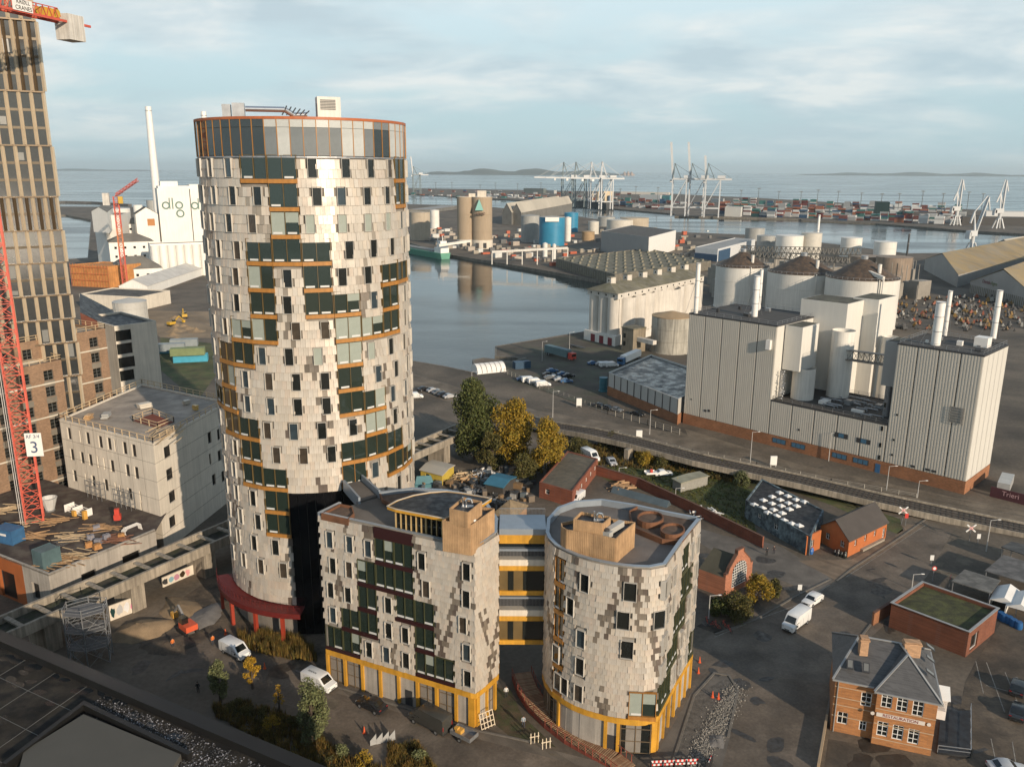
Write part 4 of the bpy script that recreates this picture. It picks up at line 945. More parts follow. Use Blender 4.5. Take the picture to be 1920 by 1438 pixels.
m = MB(); i = [m.p(*v) for v in ((Rr[3].x, Rr[3].y, 36), (Rr[2].x, Rr[2].y, 31), (Rr[1].x, Rr[1].y, 31), (Rr[0].x, Rr[0].y, 36))]; m.face(i); part('roof', m, M('black_felt'), rt_, world=True)
m = MB(); a, b_, c, d = Rr[3], Rr[2], Rr[1], Rr[0]
m.poly([(a.x, a.y, 0), (b_.x, b_.y, 0), (b_.x, b_.y, 30.9), (a.x, a.y, 35.9)]); m.poly([(b_.x, b_.y, 0), (c.x, c.y, 0), (c.x, c.y, 30.9), (b_.x, b_.y, 30.9)]); part('wall', m, M('rust_wall', (.12, .035, .02), .8, .15, .4), rt_, world=True)
# ------------------------------------------------------------------ pale concrete shell under construction
zc = 21.6; cA, cB, cC = G(112, 795, zc), G(288, 838, zc), G(412, 768, zc); cC = cB + (cC - cB) * 1.15
f4 = lambda x, y: (x / 3, 480 + y / 3)
def wr(A, B, lst, w_, h): return [(*onwall(A, B, *f4(x, y)), w_, h) for x, y in lst]
w1_ = wr(cA, cB, ((392, 1025), (497, 1050), (568, 1070), (618, 1080), (705, 1103), (757, 1117), (410, 1143), (467, 1160), (513, 1172), (636, 1205), (722, 1228), (773, 1242), (427, 1262), (533, 1292), (603, 1312), (738, 1362), (441, 1383), (744, 1480)), 1.25, 2.45)
w1_ += wr(cA, cB, ((455, 1040), (650, 1088), (556, 1182), (592, 1193), (490, 1280), (658, 1330), (683, 1345), (797, 1378), (534, 1404), (801, 1429), (843, 1503), (768, 1463)), .5, 2.45)
w2_ = wr(cB, cC, ((947, 1120), (962, 1245), (978, 1370), (981, 1371 + 140)), 2.3, 2.3) + wr(cB, cC, ((1183, 1040), (1235, 1020), (1240, 1140), (1210, 1275), (1262, 1255)), 1.4, 2.4) + wr(cB, cC, ((1187, 1160),), .7, 2.4)
shellt, cQ = bld('concrete_shell', 'pale concrete building shell under construction with timber guard rails on its roof', 'building', cA, cB, cC, zc, concw, M('wet_slab', (.34, .29, .235), .7, .25, .15, bump=.2, rgb2=(.24, .205, .17)), w1=w1_, w2=w2_, parapet=.25, depth=.4, pane=M('opening_dark', (.01, .009, .008), .4, 0))
m = MB(); eA = (cB - cA).normalized(); nA = Vector((eA.y, -eA.x)) * .012
for z_ in np.arange(3.4, zc, 3.55): m.ribbon([tuple(cA + nA), tuple(cB + nA)], .03, z_ - .025, z_ + .025)
eB = (cC - cB).normalized(); nB_ = Vector((eB.y, -eB.x)) * .012
for z_ in np.arange(3.4, zc, 3.55): m.ribbon([tuple(cB + nB_), tuple(cC + nB_)], .03, z_ - .025, z_ + .025)
for k in range(1, 8): q = cA + (cB - cA) * k / 8 + nA; m.at(q.x, q.y, 0, ang(cA, cB)).b(-.02, .02, -.02, 0, .1, zc)
m.at(); part('panel_joint', m, concd, shellt, world=True, kind='stuff')
guard('roof_guardrail', [cQ[0], cQ[1], cQ[2]], zc, 'timber guard rail along the front edges of the concrete shell roof', mat=timber, wd=.13, h=1.2)
guard('roof_guardrail', [cQ[2], cQ[3], cQ[0]], zc, 'timber guard rail along the rear edges of the concrete shell roof', mat=timber, wd=.13, h=1.2)
sq = [G(*f4(x, y), zc) for x, y in ((750, 945), (860, 905), (980, 950), (890, 985))]
ro = thing('roof_opening', 'red-lined square roof opening with timber rails in the concrete shell roof', 'roof opening', (sq[0].x, sq[0].y, 0))
m = MB(); m.prism([tuple(q) for q in sq], zc - .2, zc - .12, side=False); part('opening', m, M('opening_red', (.16, .04, .02), .8), ro, world=True)
guard('', sq + sq[:1], zc - .2, mat=timber, parent=ro, wd=.14, h=1.2)
for i, (x, y, sz, cl_) in enumerate(((600, 930, 2.2, (.35, .35, .33)), (815, 870, 2.6, (.55, .5, .42)), (1100, 880, 1.2, (.5, .33, .1)), (500, 940, 1.8, (.45, .28, .14)), (1050, 850, 1.4, (.4, .36, .3)))):
    q = G(*f4(x, y), zc); m = MB()
    for k in range(3): m.box(R.uniform(-.2, .2), R.uniform(-.2, .2), .25 + k * .32, sz, sz * .6, .28)
    solo('material_stack', m, PAINT(cl_), '%s stack of building material lying on the concrete shell roof, %s' % (['grey', 'large pale', 'small yellow', 'orange-brown', 'tan'][i], ['near the left corner', 'at the rear middle', 'at the right rear', 'nearest the left edge', 'beside the right rear rail'][i]), 'material stack', loc=(q.x, q.y, zc - .2), rz=R.uniform(0, 3))
m = MB()
for k in range(26):
    x, y = R.uniform(860, 1020), R.uniform(985, 1060); q = G(*f4(x, y), zc); a = R.uniform(-.2, .3) + ang(cB, cC); m.at(q.x, q.y, zc - .18 + k * .02, a).b(-2.2, 2.2, -.08, .08, 0, .1)
m.at(); solo('loose_planks', m, timber, 'heap of loose timber planks at the front corner of the concrete shell roof', 'planks', kind='stuff')
# ------------------------------------------------------------------ site deck in front of the shell
zd = 7.6; D0, D1, D2 = G(44, 1067, zd), G(94.5, 1086, zd), G(294, 1000, zd); D00 = D0 + (D0 - D1) * 2
dw = [(*onwall(D1, D2, 251, 1060), 3.4, 3.2), (*onwall(D1, D2, 172, 1096), 2.6, 3.2)]
dk = thing('podium', 'low grey concrete podium under a cluttered building-site deck', 'building', (D1.x, D1.y, 0))
hole_wall(dk, D1, D2, 0, zd, dw, concrete, depth=.5, pane=M('opening_dark')); hole_wall(dk, D0, D1, 0, zd, [(*onwall(D0, D1, 72, 1118), 2.0, 3.0)], concrete, depth=.5, pane=M('opening_dark'))
ow = MB(); OA = D0 + (D0 - D1).normalized() * 22
hole_wall(dk, OA, D0, 0, zd, [(17, 2.5, 4.5, 5)], M('orange_render', (.30, .085, .02), .8, .12, .4), depth=.6, pane=M('opening_dark'))
back_ = [D2, cB + (cC - cB).normalized() * 2, cB, cA, cA + (cA - cB) * 1.3, OA + (cA - cB) * .6, OA]
m = MB(); m.prism([tuple(q) for q in ([D0, D1] + back_)], 0, zd - .35, side=False); part('deck', m, M('deck_felt', (.05, .035, .03), .85, .3, .2, rgb2=(.09, .075, .06), bump=.3), dk, world=True)
m = MB(); m.ribbon([tuple(q) for q in (OA, D0, D1, D2)], .4, zd - .3, zd + .08, off=.2); part('parapet', m, concrete, dk, world=True)
f6 = lambda x, y: (x / 6.4, 930 + y / 6.4)
def cont(name, label, px, py, L_, W_, H_, col_, rz, z, open_=True):
    q = G(px, py, z); t = thing(name, label, 'container', (q.x, q.y, z), rz); m = MB(); n = int(L_ / .35)
    m.b(-L_ / 2, L_ / 2, -W_ / 2, W_ / 2, .05, H_ - .05)
    for k in range(n): x = -L_ / 2 + (k + .5) * L_ / n; m.b(x - .09, x + .09, -W_ / 2 - .04, W_ / 2 + .04, .2, H_ - .2)
    part('body', m, col_, t); m = MB()
    for x in (-1, 1):
        for y in (-1, 1): m.b(x * L_ / 2 - .1, x * L_ / 2 + .06 * x, y * W_ / 2 - .1 * y, y * W_ / 2 + .06 * y, 0, H_)
    for z_ in (0.02, H_ - .12): m.b(-L_ / 2 - .05, L_ / 2 + .05, -W_ / 2 - .055, -W_ / 2, z_, z_ + .14); m.b(-L_ / 2 - .05, L_ / 2 + .05, W_ / 2, W_ / 2 + .055, z_, z_ + .14)
    part('corner_post', m, col_, t); return t
zf = zd - .35
cont('site_container', 'dark blue site container with a white sign on the left of the site deck', *f6(140, 600), 4.4, 2.4, 2.6, bluep, ang(D0, D1) + .15, zf)
tc_ = cont('site_container', 'grey-teal open-topped site container at the front corner of the site deck', *f6(600, 880), 3.0, 2.6, 3.0, M('teal_grey', (.08, .13, .14), .5, .15), ang(D1, D2), zf)
m = MB(); m.b(-.5, .9, -1.26, -1.22, 1.5, 1.9); q = [o for o in bpy.data.objects if o.name == 'site_container'][0]; part('sign', m, white, q)
hp = thing('edge_rack', 'rack of white and yellow formwork trestles on the site deck beside the concrete shell', 'formwork rack', (*G(*f6(960, 260), zf), zf), ang(cA, cB))
m = MB()
for k in range(9): m.b(-2.8 + k * .01, 2.8, -.9 + k * .22, -.82 + k * .22, .3 + (k % 3) * .3, .42 + (k % 3) * .3)
for x in (-2.8, -.2, 2.7): m.b(x, x + .12, -1, 1, 0, 1.4)
part('trestle', m, white, hp); m = MB(); m.b(.3, 1.1, -1.5, -1.0, .1, 1.1); m.b(3.2, 3.8, -1.3, -.6, 0, 1.6); part('yellow_block', m, M('site_yellow', (.55, .30, .06), .6), hp)
rm = thing('site_machine', 'small red machine with a frame on the site deck near the shell wall', 'machine', (*G(*f6(1435, 360), zf), zf), .3)
m = MB(); m.b(-.6, .6, -.5, .5, .5, 1.5); m.b(-.4, .4, -.4, .4, 1.5, 2.6); part('body', m, redp, rm); m = MB()
for x in (-.6, .6):
    for y in (-.5, .5): m.tube((x, y - .1, .3), (x, y + .1, .3), .3, 10)
part('wheel', m, rubber, rm)
hb = thing('concrete_hopper', 'white tapered concrete hopper standing at the foot of the red crane', 'hopper', (*G(*f6(620, 230), zf), zf)); m = MB(); m.lathe(0, 0, [(.7, 0), (1.5, 2.6), (1.35, 2.6), (.6, .2)], 12); part('bowl', m, M('hopper_white', (.5, .5, .48), .6, .1), hb)
m = MB(); m.tube((0, 0, 0), (0, 0, .25), .9, 10); part('foot', m, steel, hb)
items = [(60, 240, 'planks', 'heap of brown boards piled at the left rear of the site deck'), (250, 430, 'planks', 'heap of pale boards beside the blue container'), (450, 560, 'planks', 'long brown boards lying across the middle of the site deck'), (880, 560, 'planks', 'boards and offcuts at the middle of the site deck'), (740, 860, 'planks', 'bundle of reddish boards along the deck edge behind the teal container'), (900, 780, 'planks', 'bundle of brown boards near the front deck edge'), (1250, 440, 'planks', 'heap of planks beside the red machine'), (1400, 590, 'planks', 'orange boards near the right end of the deck edge'), (650, 380, 'planks', 'dark boards stacked behind the round lamp pole')]
for x, y, _, lb in items:
    m = MB(); q = G(*f6(x, y), zf)
    for k in range(22): m.at(q.x + R.gauss(0, 1.2), q.y + R.gauss(0, 1.0), zf + .05 + R.random() * .5, R.uniform(-.5, .6)).b(-R.uniform(.8, 2.2), R.uniform(.8, 2.2), -.09, .09, 0, .08)
    m.at(); solo('timber_heap', m, R.choice([timber, wood, M('red_board', (.22, .10, .06), .8, .2)]), lb, 'timber heap', kind='stuff')
mg = MB(); q = G(*f6(800, 620), zf)
for i in range(14): mg.at(q.x, q.y, zf + .3, ang(D1, D2)).b(-2.6 + i * .4, -2.57 + i * .4, -1.3, 1.3, 0, .03)
for j in range(8): mg.at(q.x, q.y, zf + .33, ang(D1, D2)).b(-2.6, 2.6, -1.3 + j * .37, -1.27 + j * .37, 0, .03)
mg.at(); solo('steel_mesh_stack', mg, steel, 'stack of steel reinforcement mesh in the middle of the site deck', 'steel mesh', kind='stuff')
for i, (x, y, lb) in enumerate(((1110, 570, 'grey pallet of pipe fittings left of the round cable coils'), (1200, 620, 'purple-grey wrapped pallet on the front of the site deck'), (1180, 450, 'grey bagged pallet behind the wrapped pallets on the site deck'), (1300, 560, 'grey wrapped pallet nearest the deck edge'), (1480, 550, 'square orange timber frame at the right end of the deck edge'), (1090, 660, 'orange timber crate on the deck edge'), (1190, 680, 'second small orange crate beside the deck edge'))):
    q = G(*f6(x, y), zf); m = MB(); c_ = PAINT((.22, .22, .25)) if i < 4 else M('crate_orange', (.40, .20, .07), .7, .15)
    m.box(0, 0, .12, 1.3, 1.0, .24); 
    for k in range(5): m.box(-.45 + .22 * k, R.uniform(-.1, .1), .5 + .1 * R.random(), .2, .8, .6)
    solo('pallet', m, c_, lb, 'pallet', loc=(q.x, q.y, zf), rz=R.random())
fr = thing('steel_frame_rack', 'rack of white rounded steel frames at the right end of the site deck', 'rack', (*G(*f6(1610, 480), zf), zf), ang(D1, D2)); m = MB()
for k in range(5): m.path([(-1.6, -.5 + k * .25, 0), (-1.8, -.5 + k * .25, .8), (-1.2, -.5 + k * .25, 1.2), (1.4, -.5 + k * .25, 1.2), (1.6, -.5 + k * .25, 0)], .05, 5)
part('frame', m, white, fr)
sc = thing('facade_scaffold', 'short steel scaffold frames leaning on the lower front of the concrete shell', 'scaffold', (*(cA * .45 + cB * .55), zf), ang(cA, cB)); m = MB()
for x in np.arange(-7.5, 6.5, 1.5):
    if -2.5 < x < .5: continue
    for y in (-1.2, -.3): m.b(x - .04, x + .04, y - .04, y + .04, 0, 3.6)
    for z_ in (1.2, 2.4, 3.5): m.b(x - .03, x + .03, -1.2, -.3, z_ - .03, z_ + .03)
for z_ in (1.2, 2.4, 3.5):
    for a, b_ in ((-7.5, -3), (1, 6)): m.b(a, b_, -1.23, -1.17, z_ - .03, z_ + .03)
part('tube_frame', m, steel, sc)
# ------------------------------------------------------------------ big red tower crane
zb = 0; cb = G(68, 985, 7.2); crn = thing('tower_crane', 'tall red lattice tower crane with pale counterweight blocks on its rear jib', 'crane', (cb.x, cb.y, 0), .5)
cw_ = 2.9; ms = mast_section(0, cw_, 5.0, .15).mesh('mast_section', M('crane_red', (.50, .085, .05), .55, .15, .8))
zj = Z(38, cb, -48)
for k in range(int(zj / 5) + 1): inst('mast_section', ms, crn, (0, 0, k * 5.0))
m = MB()
for x in (-2.2, -1.9, -1.6): m.b(x, x + .12, -1.6, -1.48, 0, zj)
part('hoist_rail', m, M('rail_grey', (.4, .38, .36), .5, .1), crn)
sgq = onwall(cb - Vector((1, 0)) * 5 - Vector((0, 2.3)), cb + Vector((1, 0)) * 5 - Vector((0, 2.3)), 65, 843)
sg = thing('number_sign', 'white sign board with a large 3 hung on the red crane mast', 'sign', (cb.x - 5 + sgq[0], cb.y - 2.3, sgq[1]), .12)
m = MB(); m.b(-1.4, 1.4, -.06, .02, -2.15, 2.15); part('board', m, white, sg)
ink = M('sign_ink', (.06, .09, .16), .5, 0)
text('numeral', '3', 3.0, sg, (0, -.1, -.55), 0, ink, ext=.02); text('lettering', 'RF 3/4', .85, sg, (0, -.1, 1.5), 0, ink, ext=.02)
# counter jib: from the mast to the photo's right
je = at_dist(150, 34, cb.length * 1.12); ji = Vector((cb.x, cb.y, zj)); e = Vector((je.x - ji.x, je.y - ji.y, 0)); Lj = e.length; e.normalize(); zj = at_dist(70, 45, (cb + e.xy * Lj * .7).length).z
jb = MB(); p0 = Vector((cb.x, cb.y, zj)); s_ = Vector((-e.y, e.x, 0)) * 1.1
for o in (s_, -s_): jb.bar(p0 + o, p0 + o + e * Lj, .3, .42)
for k in range(13): a = p0 + e * Lj * k / 13; jb.bar(a + s_, a - s_, .12); jb.bar(a + s_, a + e * Lj / 13 - s_, .1)
up = Vector((0, 0, 1))
for o in (s_, -s_):
    jb.bar(p0 + o + up * 1.9, p0 + o + e * (Lj * .72) + up * 1.9, .14)
    for k in range(14): a = p0 + o + e * Lj * .72 * k / 14; jb.bar(a, a + e * Lj * .026 + up * 1.9, .1); jb.bar(a + e * Lj * .026 + up * 1.9, a + e * Lj * .052, .1)
jb.bar(p0 + up * 1.9 + e * Lj * .7, p0 + e * Lj * .86, .16)
o = part('counter_jib', jb, M('crane_red'), crn); o.data.transform(Matrix.Rotation(-.5, 4, 'Z') @ Matrix.Translation((-cb.x, -cb.y, 0)))
tj = Vector(p0) + e * (Lj * .80)
m = MB(); rzj = math.atan2(e.y, e.x)
for k in range(4): m.at(tj.x + e.x * (k * 1.0), tj.y + e.y * (k * 1.0), zj, rzj).b(-.46, .46, -1.5, 1.5, -3.0, 1.4)
m.at(); o = part('counterweight', m, M('weight_concrete', (.55, .52, .47), .8, .12, .4, streak=.3), crn); o.data.transform(Matrix.Rotation(-.5, 4, 'Z') @ Matrix.Translation((-cb.x, -cb.y, 0)))
m = MB(); wj = p0 + e * Lj * .66; m.at(wj.x, wj.y, zj, rzj).b(-1.6, 1.2, -.9, .9, .3, 1.7); m.at(wj.x, wj.y, zj, rzj).tube((1.6, -.9, 1.1), (1.6, .9, 1.1), .8, 12); m.at(); o = part('winch', m, M('winch_yellow', (.5, .30, .03), .5, .1), crn); o.data.transform(Matrix.Rotation(-.5, 4, 'Z') @ Matrix.Translation((-cb.x, -cb.y, 0)))
wj = p0 + e * Lj * .42
sb = thing('crane_name_board', 'white name board with two lines of lettering on the rear jib of the red crane', 'sign', (wj.x + e.y * 1.35, wj.y - e.x * 1.35, zj + .95), rzj)
m = MB(); m.b(-2.1, 2.1, -.05, .05, -.95, .95); part('board', m, white, sb); text('lettering', 'KRØLL\nCRANES', .95, sb, (.15, -.08, 0), 0, M('sign_black', (.02, .02, .02), .6, 0), ext=.01)
# ------------------------------------------------------------------ raised concrete rail viaduct, west end
zv = 6.3; vp = [G(-60, 1232, zv), G(22, 1195, zv), G(194, 1134, zv), G(411, 1027, zv), G(560, 960, zv), G(776, 860, zv), G(878, 808, zv)]
# ease onto a straight line
va, vb = vp[1], vp[-1]; vd = (vb - va).normalized(); va = va - vd * 25; vn = Vector((-vd.y, vd.x)); Lv = (vb - va).length + 3
vi = thing('rail_viaduct', 'raised concrete rail viaduct on thick piers passing behind the round tower', 'viaduct', (va.x, va.y, 0), ang(va, vb))
m = MB(); m.b(0, Lv, 0, .5, zv - 1.7, zv); part('beam', m, M('viaduct_concrete', (.30, .26, .205), .9, .18, .3, streak=.45, bump=.3), vi); vc = M('viaduct_concrete')
m = MB(); m.b(0, Lv, 5.4, 5.9, zv - 1.7, zv); part('beam', m, vc, vi)
m = MB(); m.b(0, Lv, .5, 5.4, zv - 1.5, zv - 1.2); part('trough', m, M('trough_dirt', (.05, .045, .035), .95, .4, .5, rgb2=(.03, .035, .015)), vi)
cbm = MB(); cbm.b(-.35, .35, .5, 5.4, zv - .6, zv - .3); cbm = cbm.mesh('cross_beam', vc)
for k in range(int(Lv / 4.2)): inst('cross_beam', cbm, vi, (2 + k * 4.2, 0, 0))
pm = MB(); pm.prism([(-1.2, .4), (1.2, .4), (1.2, 5.4), (-1.2, 5.4)], 0, zv - 1.69); pm = pm.mesh('pier', vc)
base_s = (G(299, 1165) - va).dot(vd)
for k in range(-3, 8):
    s_ = base_s + k * 14.0
    if 0 < s_ < Lv - 6: inst('pier', pm, vi, (s_, 0, 0))
# graffiti walls behind the viaduct
import colorsys
def graffiti(label, pa, pb, h, seed):
    a, b_ = G(*pa), G(*pb); t = thing('graffiti_wall', label, 'wall', (a.x, a.y, 0), ang(a, b_)); Lw = (b_ - a).length; m = MB(); m.b(0, Lw, 0, .25, 0, h); part('wall', m, concw, t); rr = random.Random(seed)
    for k in range(int(Lw / 1.1)):
        c = colorsys.hsv_to_rgb(rr.choice((.0, .5, .55, .08, .95)), rr.choice((.0, .5, .7)), rr.choice((.04, .4, .6))); m = MB(); x = .5 + k * 1.1; n = 9; mm = MB(); pts = [(x + .6 * math.cos(i / n * 6.28) * rr.uniform(.5, 1), h * .5 + h * .42 * math.sin(i / n * 6.28) * rr.uniform(.5, 1)) for i in range(n)]
        mm.poly([(p_[0], -.012 - .002 * (k % 3), p_[1]) for p_ in pts]); part('painted_patch', mm, PAINT(c), t)
graffiti('low wall with blue and white graffiti under the western viaduct', (212, 1172), (268, 1150), 2.6, 1)
graffiti('low wall with pink and white graffiti between the viaduct piers', (310, 1108), (368, 1082), 1.8, 2)
# scaffold stair tower
sb_ = G(178, 1246); st = thing('scaffold_stair', 'grey scaffold stair tower in front of the viaduct', 'scaffold', (sb_.x, sb_.y, 0), .25); hs_ = Z(1150, sb_, 172)
hexp = [(3.1 * math.cos(rad(60 * k + 30)), 2.2 * math.sin(rad(60 * k + 30))) for k in range(6)]
m = MB()
for x, y in hexp: m.b(x - .06, x + .06, y - .06, y + .06, 0, hs_ + 1.1)
for i in range(6):
    a, b_ = hexp[i], hexp[(i + 1) % 6]
    for k in range(1, 4):
        z_ = hs_ * k / 3
        for dz in (0, .5, 1.0): m.bar((*a, z_ + dz), (*b_, z_ + dz), .06)
        m.bar((*a, z_ - hs_ / 3), (*b_, z_), .05); m.bar((*b_, z_ - hs_ / 3), (*a, z_), .05)
part('tube_frame', m, steel, st); gr_ = M('grating', (.13, .13, .13), .7, .15)
for k in range(1, 4): m = MB(); m.prism(hexp, hs_ * k / 3 - .06, hs_ * k / 3, bottom=True); part('platform', m, gr_, st)
tread = MB(); tread.b(-.5, .5, -.14, .14, 0, .05); tread = tread.mesh('stair_tread', gr_)
for k in range(3):
    for j in range(9): inst('stair_tread', tread, st, (-1.2 + j * .3 if k % 2 else 1.2 - j * .3, .3, hs_ * k / 3 + hs_ / 27 * (j + 1)), rad(90))
# ------------------------------------------------------------------ DLG silo works, far left
def near(px, py, z=0): return G(px, py, z)
def by_top(pts, z): return [G(x, y, z) for x, y in pts]
mbig = M('silo_white', (.72, .70, .65), .8, .05, .05, streak=.1)
A, B, C = by_top(((296, 377), (343, 374), (385, 366)), 56)
wd_ = Vector((math.sin(rad(62)), math.cos(rad(62)))); wn_ = Vector((-wd_.y, wd_.x))
A = G(306, 505); B = A + wd_ * 22; C = B + wn_ * 16
dl, Qd = bld('silo_building', 'tall white silo building with green lettering on its front', 'silo building', A, B, C, 56, mbig, rooff)
e = (B - A).normalized(); u = ang(A, B); s_, z_ = onwall(A, B, 321, 395)
def ring(parent, x, z, r, th, mat, sx=1):
    m = MB(); n = 28
    o_ = [(x + r * math.cos(2 * math.pi * k / n) * sx, z + r * math.sin(2 * math.pi * k / n)) for k in range(n)]; i_ = [(x + (r - th) * math.cos(2 * math.pi * k / n) * sx, z + (r - th) * math.sin(2 * math.pi * k / n)) for k in range(n)]
    for k in range(n):
        k2 = (k + 1) % n; m.poly([(o_[k][0], -.3, o_[k][1]), (i_[k][0], -.3, i_[k][1]), (i_[k2][0], -.3, i_[k2][1]), (o_[k2][0], -.3, o_[k2][1])][::-1]); m.poly([(o_[k][0], -.3, o_[k][1]), (o_[k2][0], -.3, o_[k2][1]), (o_[k2][0], .1, o_[k2][1]), (o_[k][0], .1, o_[k][1])])
    return m
lt = M('letter_green', (.10, .17, .14), .6, 0)
def dlg(A_, B_, px0, pxs, w_, label):
    s0, zc_ = onwall(A_, B_, px0, 392); t = thing('wall_lettering', label, 'lettering', (*(A_ + (B_ - A_).normalized() * s0), zc_), ang(A_, B_)); k = w_
    part('letter', ring(t, -4.6 * k, 0, 2.8, 1.0, lt, k), lt, t); m = MB(); m.b(-2.3 * k, -1.6 * k, -.31, .1, -2.6, 5.4); part('letter_stem', m, lt, t)
    m = MB(); m.b(-.3 * k, .5 * k, -.31, .1, -2.6, 5.4); part('letter', m, lt, t)
    part('letter', ring(t, 4.6 * k, 0, 2.8, 1.0, lt, k), lt, t); part('letter', ring(t, 4.9 * k, -6.0, 2.9, 1.0, lt, k), lt, t)
dlg(A, B, 320, 0, 1.0, 'large green letters on the front of the tall white silo building')
A9 = A + wd_ * 23 + wn_ * 3; B9 = A9 + wd_ * 26; bld('silo_building', 'second tall white silo block half hidden behind the round tower', 'silo building', A9, B9, B9 + wn_ * 16, 58.5, mbig, rooff)
dlg(A9, B9, 374, 0, 1.0, 'second set of green letters half hidden by the round tower')
m = MB(); cq = sum(Qd, Vector((0, 0))) / 4; m.at(cq.x, cq.y, 55.5, u).b(-8, 4, -4, 5, 0, 5.5); m.at(cq.x, cq.y, 55.5, u).b(-10, 12, -6, 7, 0, 2.2); part('roof_house', m, mbig, dl, world=True)
A2 = G(285, 528); B2 = A2 + wd_ * 46; C2 = B2 + wn_ * 14
t, Q = bld('silo_row', 'white ribbed silo row with small round outlets below the lettered silo building', 'silo building', A2, B2, C2, 22, mbig, rooff); m = MB()
L_ = (B2 - A2).length
for k in range(9): q = A2 + (B2 - A2) * (k + .5) / 9; m.tube((q.x, q.y, 0), (q.x, q.y, 21), L_ / 19, 12)
for k in range(9): q = B2 + (C2 - B2) * (k + .5) / 9; m.tube((q.x, q.y, 0), (q.x, q.y, 21), (C2 - B2).length / 19, 12)
part('silo_cell', m, mbig, t, world=True, smooth=True, kind='stuff')
wt = [(x, 17.5, 2, 2) for x in (6, 12, 18, 24)]
gbld('mill_house', 'white gabled house with an orange door left of the lettered silo building', 'building', G(262, 508), G(262, 508) + wd_ * 15, G(262, 508) + wd_ * 15 + wn_ * 16, 38, 43, mbig, rooff, axis='bc', w1=[(10, 32, 5, 5)], pane=M('opening_orange', (.4, .17, .05), .7, .05))
for k, (x0, x1, x2, yb, ze, zr_, lb) in enumerate(((205, 292, 330, 545, 10, 17, 'white warehouse with a dark hipped roof, nearest the small red crane foot'), (208, 280, 330, 520, 21, 26, 'white warehouse with a dark hipped roof and round windows in the middle row'), (206, 285, 330, 505, 30, 34, 'rear white warehouse with a grey flat-pitched roof below the lettered silo building'))):
    A3 = G(x0, yb); B3 = A3 + wd_ * ((G(x1, yb) - A3).length * 1.05); gbld('warehouse', lb, 'warehouse', A3, B3, B3 + Vector((-(B3 - A3).y, (B3 - A3).x)).normalized() * 20, ze, zr_, mbig, M('old_roof', (.15, .14, .12), .85, .2, .1), hip=10, w1=[(s, ze - 4, 1.6, 1.6) for s in np.arange(4, (B3 - A3).length - 2, 6)] + [(s, ze - 10, 1.6, 1.6) for s in np.arange(4, (B3 - A3).length - 2, 6) if ze > 12])
A4, B4 = G(276, 560), G(385, 520); gbld('shed', 'long low white shed with a pale curved roof beside the harbour road', 'shed', A4, B4, B4 + Vector((-(B4 - A4).y, (B4 - A4).x)).normalized() * 16, 5, 9, mbig, M('pale_roof', (.5, .48, .44), .8, .1, .2))
A5, B5, C5 = G(184, 508), G(205, 514), G(250, 497); t, Q = bld('silo_building', 'white silo block with a wider head house over the channel', 'silo building', A5, B5, C5, 30, mbig, rooff)
m = MB(); cq = sum(Q, Vector((0, 0))) / 4
A6, B6, C6 = G(172, 435, 31), G(201, 437, 31), G(212, 425, 31); gbld('head_house', 'white gabled head house on top of the silo block over the channel', 'building', A6, B6, C6, 42, 45, mbig, M('old_roof'), axis='bc', z0=28)
t, Q = bld('silo_building', 'large plain white silo block behind the small red crane', 'silo building', G(203, 512), G(232, 512), G(252, 500), 38, mbig, M('old_roof'))
def stack(label, px, pb, pt, r0, r1, mat=white, name='chimney', dist=None):
    g = G(px, pb); h = Z(pt, g, px); t = thing(name, label, 'chimney', (g.x, g.y, 0)); m = MB(); m.lathe(0, 0, [(r0, 0), (r1, h), (r1 * .75, h), (0, h - .5)], 20); part('stack', m, mat, t, smooth=True)
    m = MB()
    for z_ in (h * .97, h * .6): m.lathe(0, 0, [(r1 + .1, z_), (r1 + .4, z_), (r1 + .4, z_ + .4), (r1 + .1, z_ + .4)], 20)
    part('ring', m, steel, t); return t
stack('tall slender white chimney beside the lettered silo building', 301, 470, 208, 4.2, 2.6); stack('second white chimney just showing left of the round tower crown', 400, 470, 216, 4.0, 2.3)
# bare tank and low stores behind
for xl, xr, ys, zt_, lb in ((272, 292, 383, 26, 'grey storage tank beside the tall chimney, left of the lettered silo building'), (185, 235, 399, 9, 'low wide white storage tank on the far quay'), (247, 262, 392, 22, 'small white tank between the low tank and the lettered silo building')): tank('storage_tank', lb, 'tank', xl, xr, ys, zt_, M('tank_grey', (.33, .33, .31), .6, .1, .1, streak=.2) if xl > 260 else mbig)
sm = G(234, 548); c2 = thing('tower_crane', 'small distant red tower crane standing by the lettered silo building', 'crane', (sm.x, sm.y, 0), .3); hh = Z(385, sm, 222)
k = 0; ms2 = mast_section(0, 2.6, 6.0, .22); ms_r = ms2.mesh('mast_section', M('crane_red')); ms_o = ms2.mesh('mast_section', M('crane_orange', (.5, .16, .06), .6, .1))
while k * 6 < hh: inst('mast_section', ms_o if k in (4, 5) else ms_r, c2, (0, 0, k * 6)); k += 1
m = MB(); truss(m, (0, 0, k * 6), (14, -9, k * 6 + 9), 1.6, 1.6, 7, .3); part('jib', m, M('crane_red'), c2); m = MB(); m.b(-7, -3.5, -1.8, 1.8, k * 6 - 5, k * 6 + 2); part('counterweight', m, M('weight_concrete'), c2); m = MB(); m.b(1.5, 4, -3, -1, k * 6 - 4, k * 6); part('cab', m, M('winch_yellow'), c2)
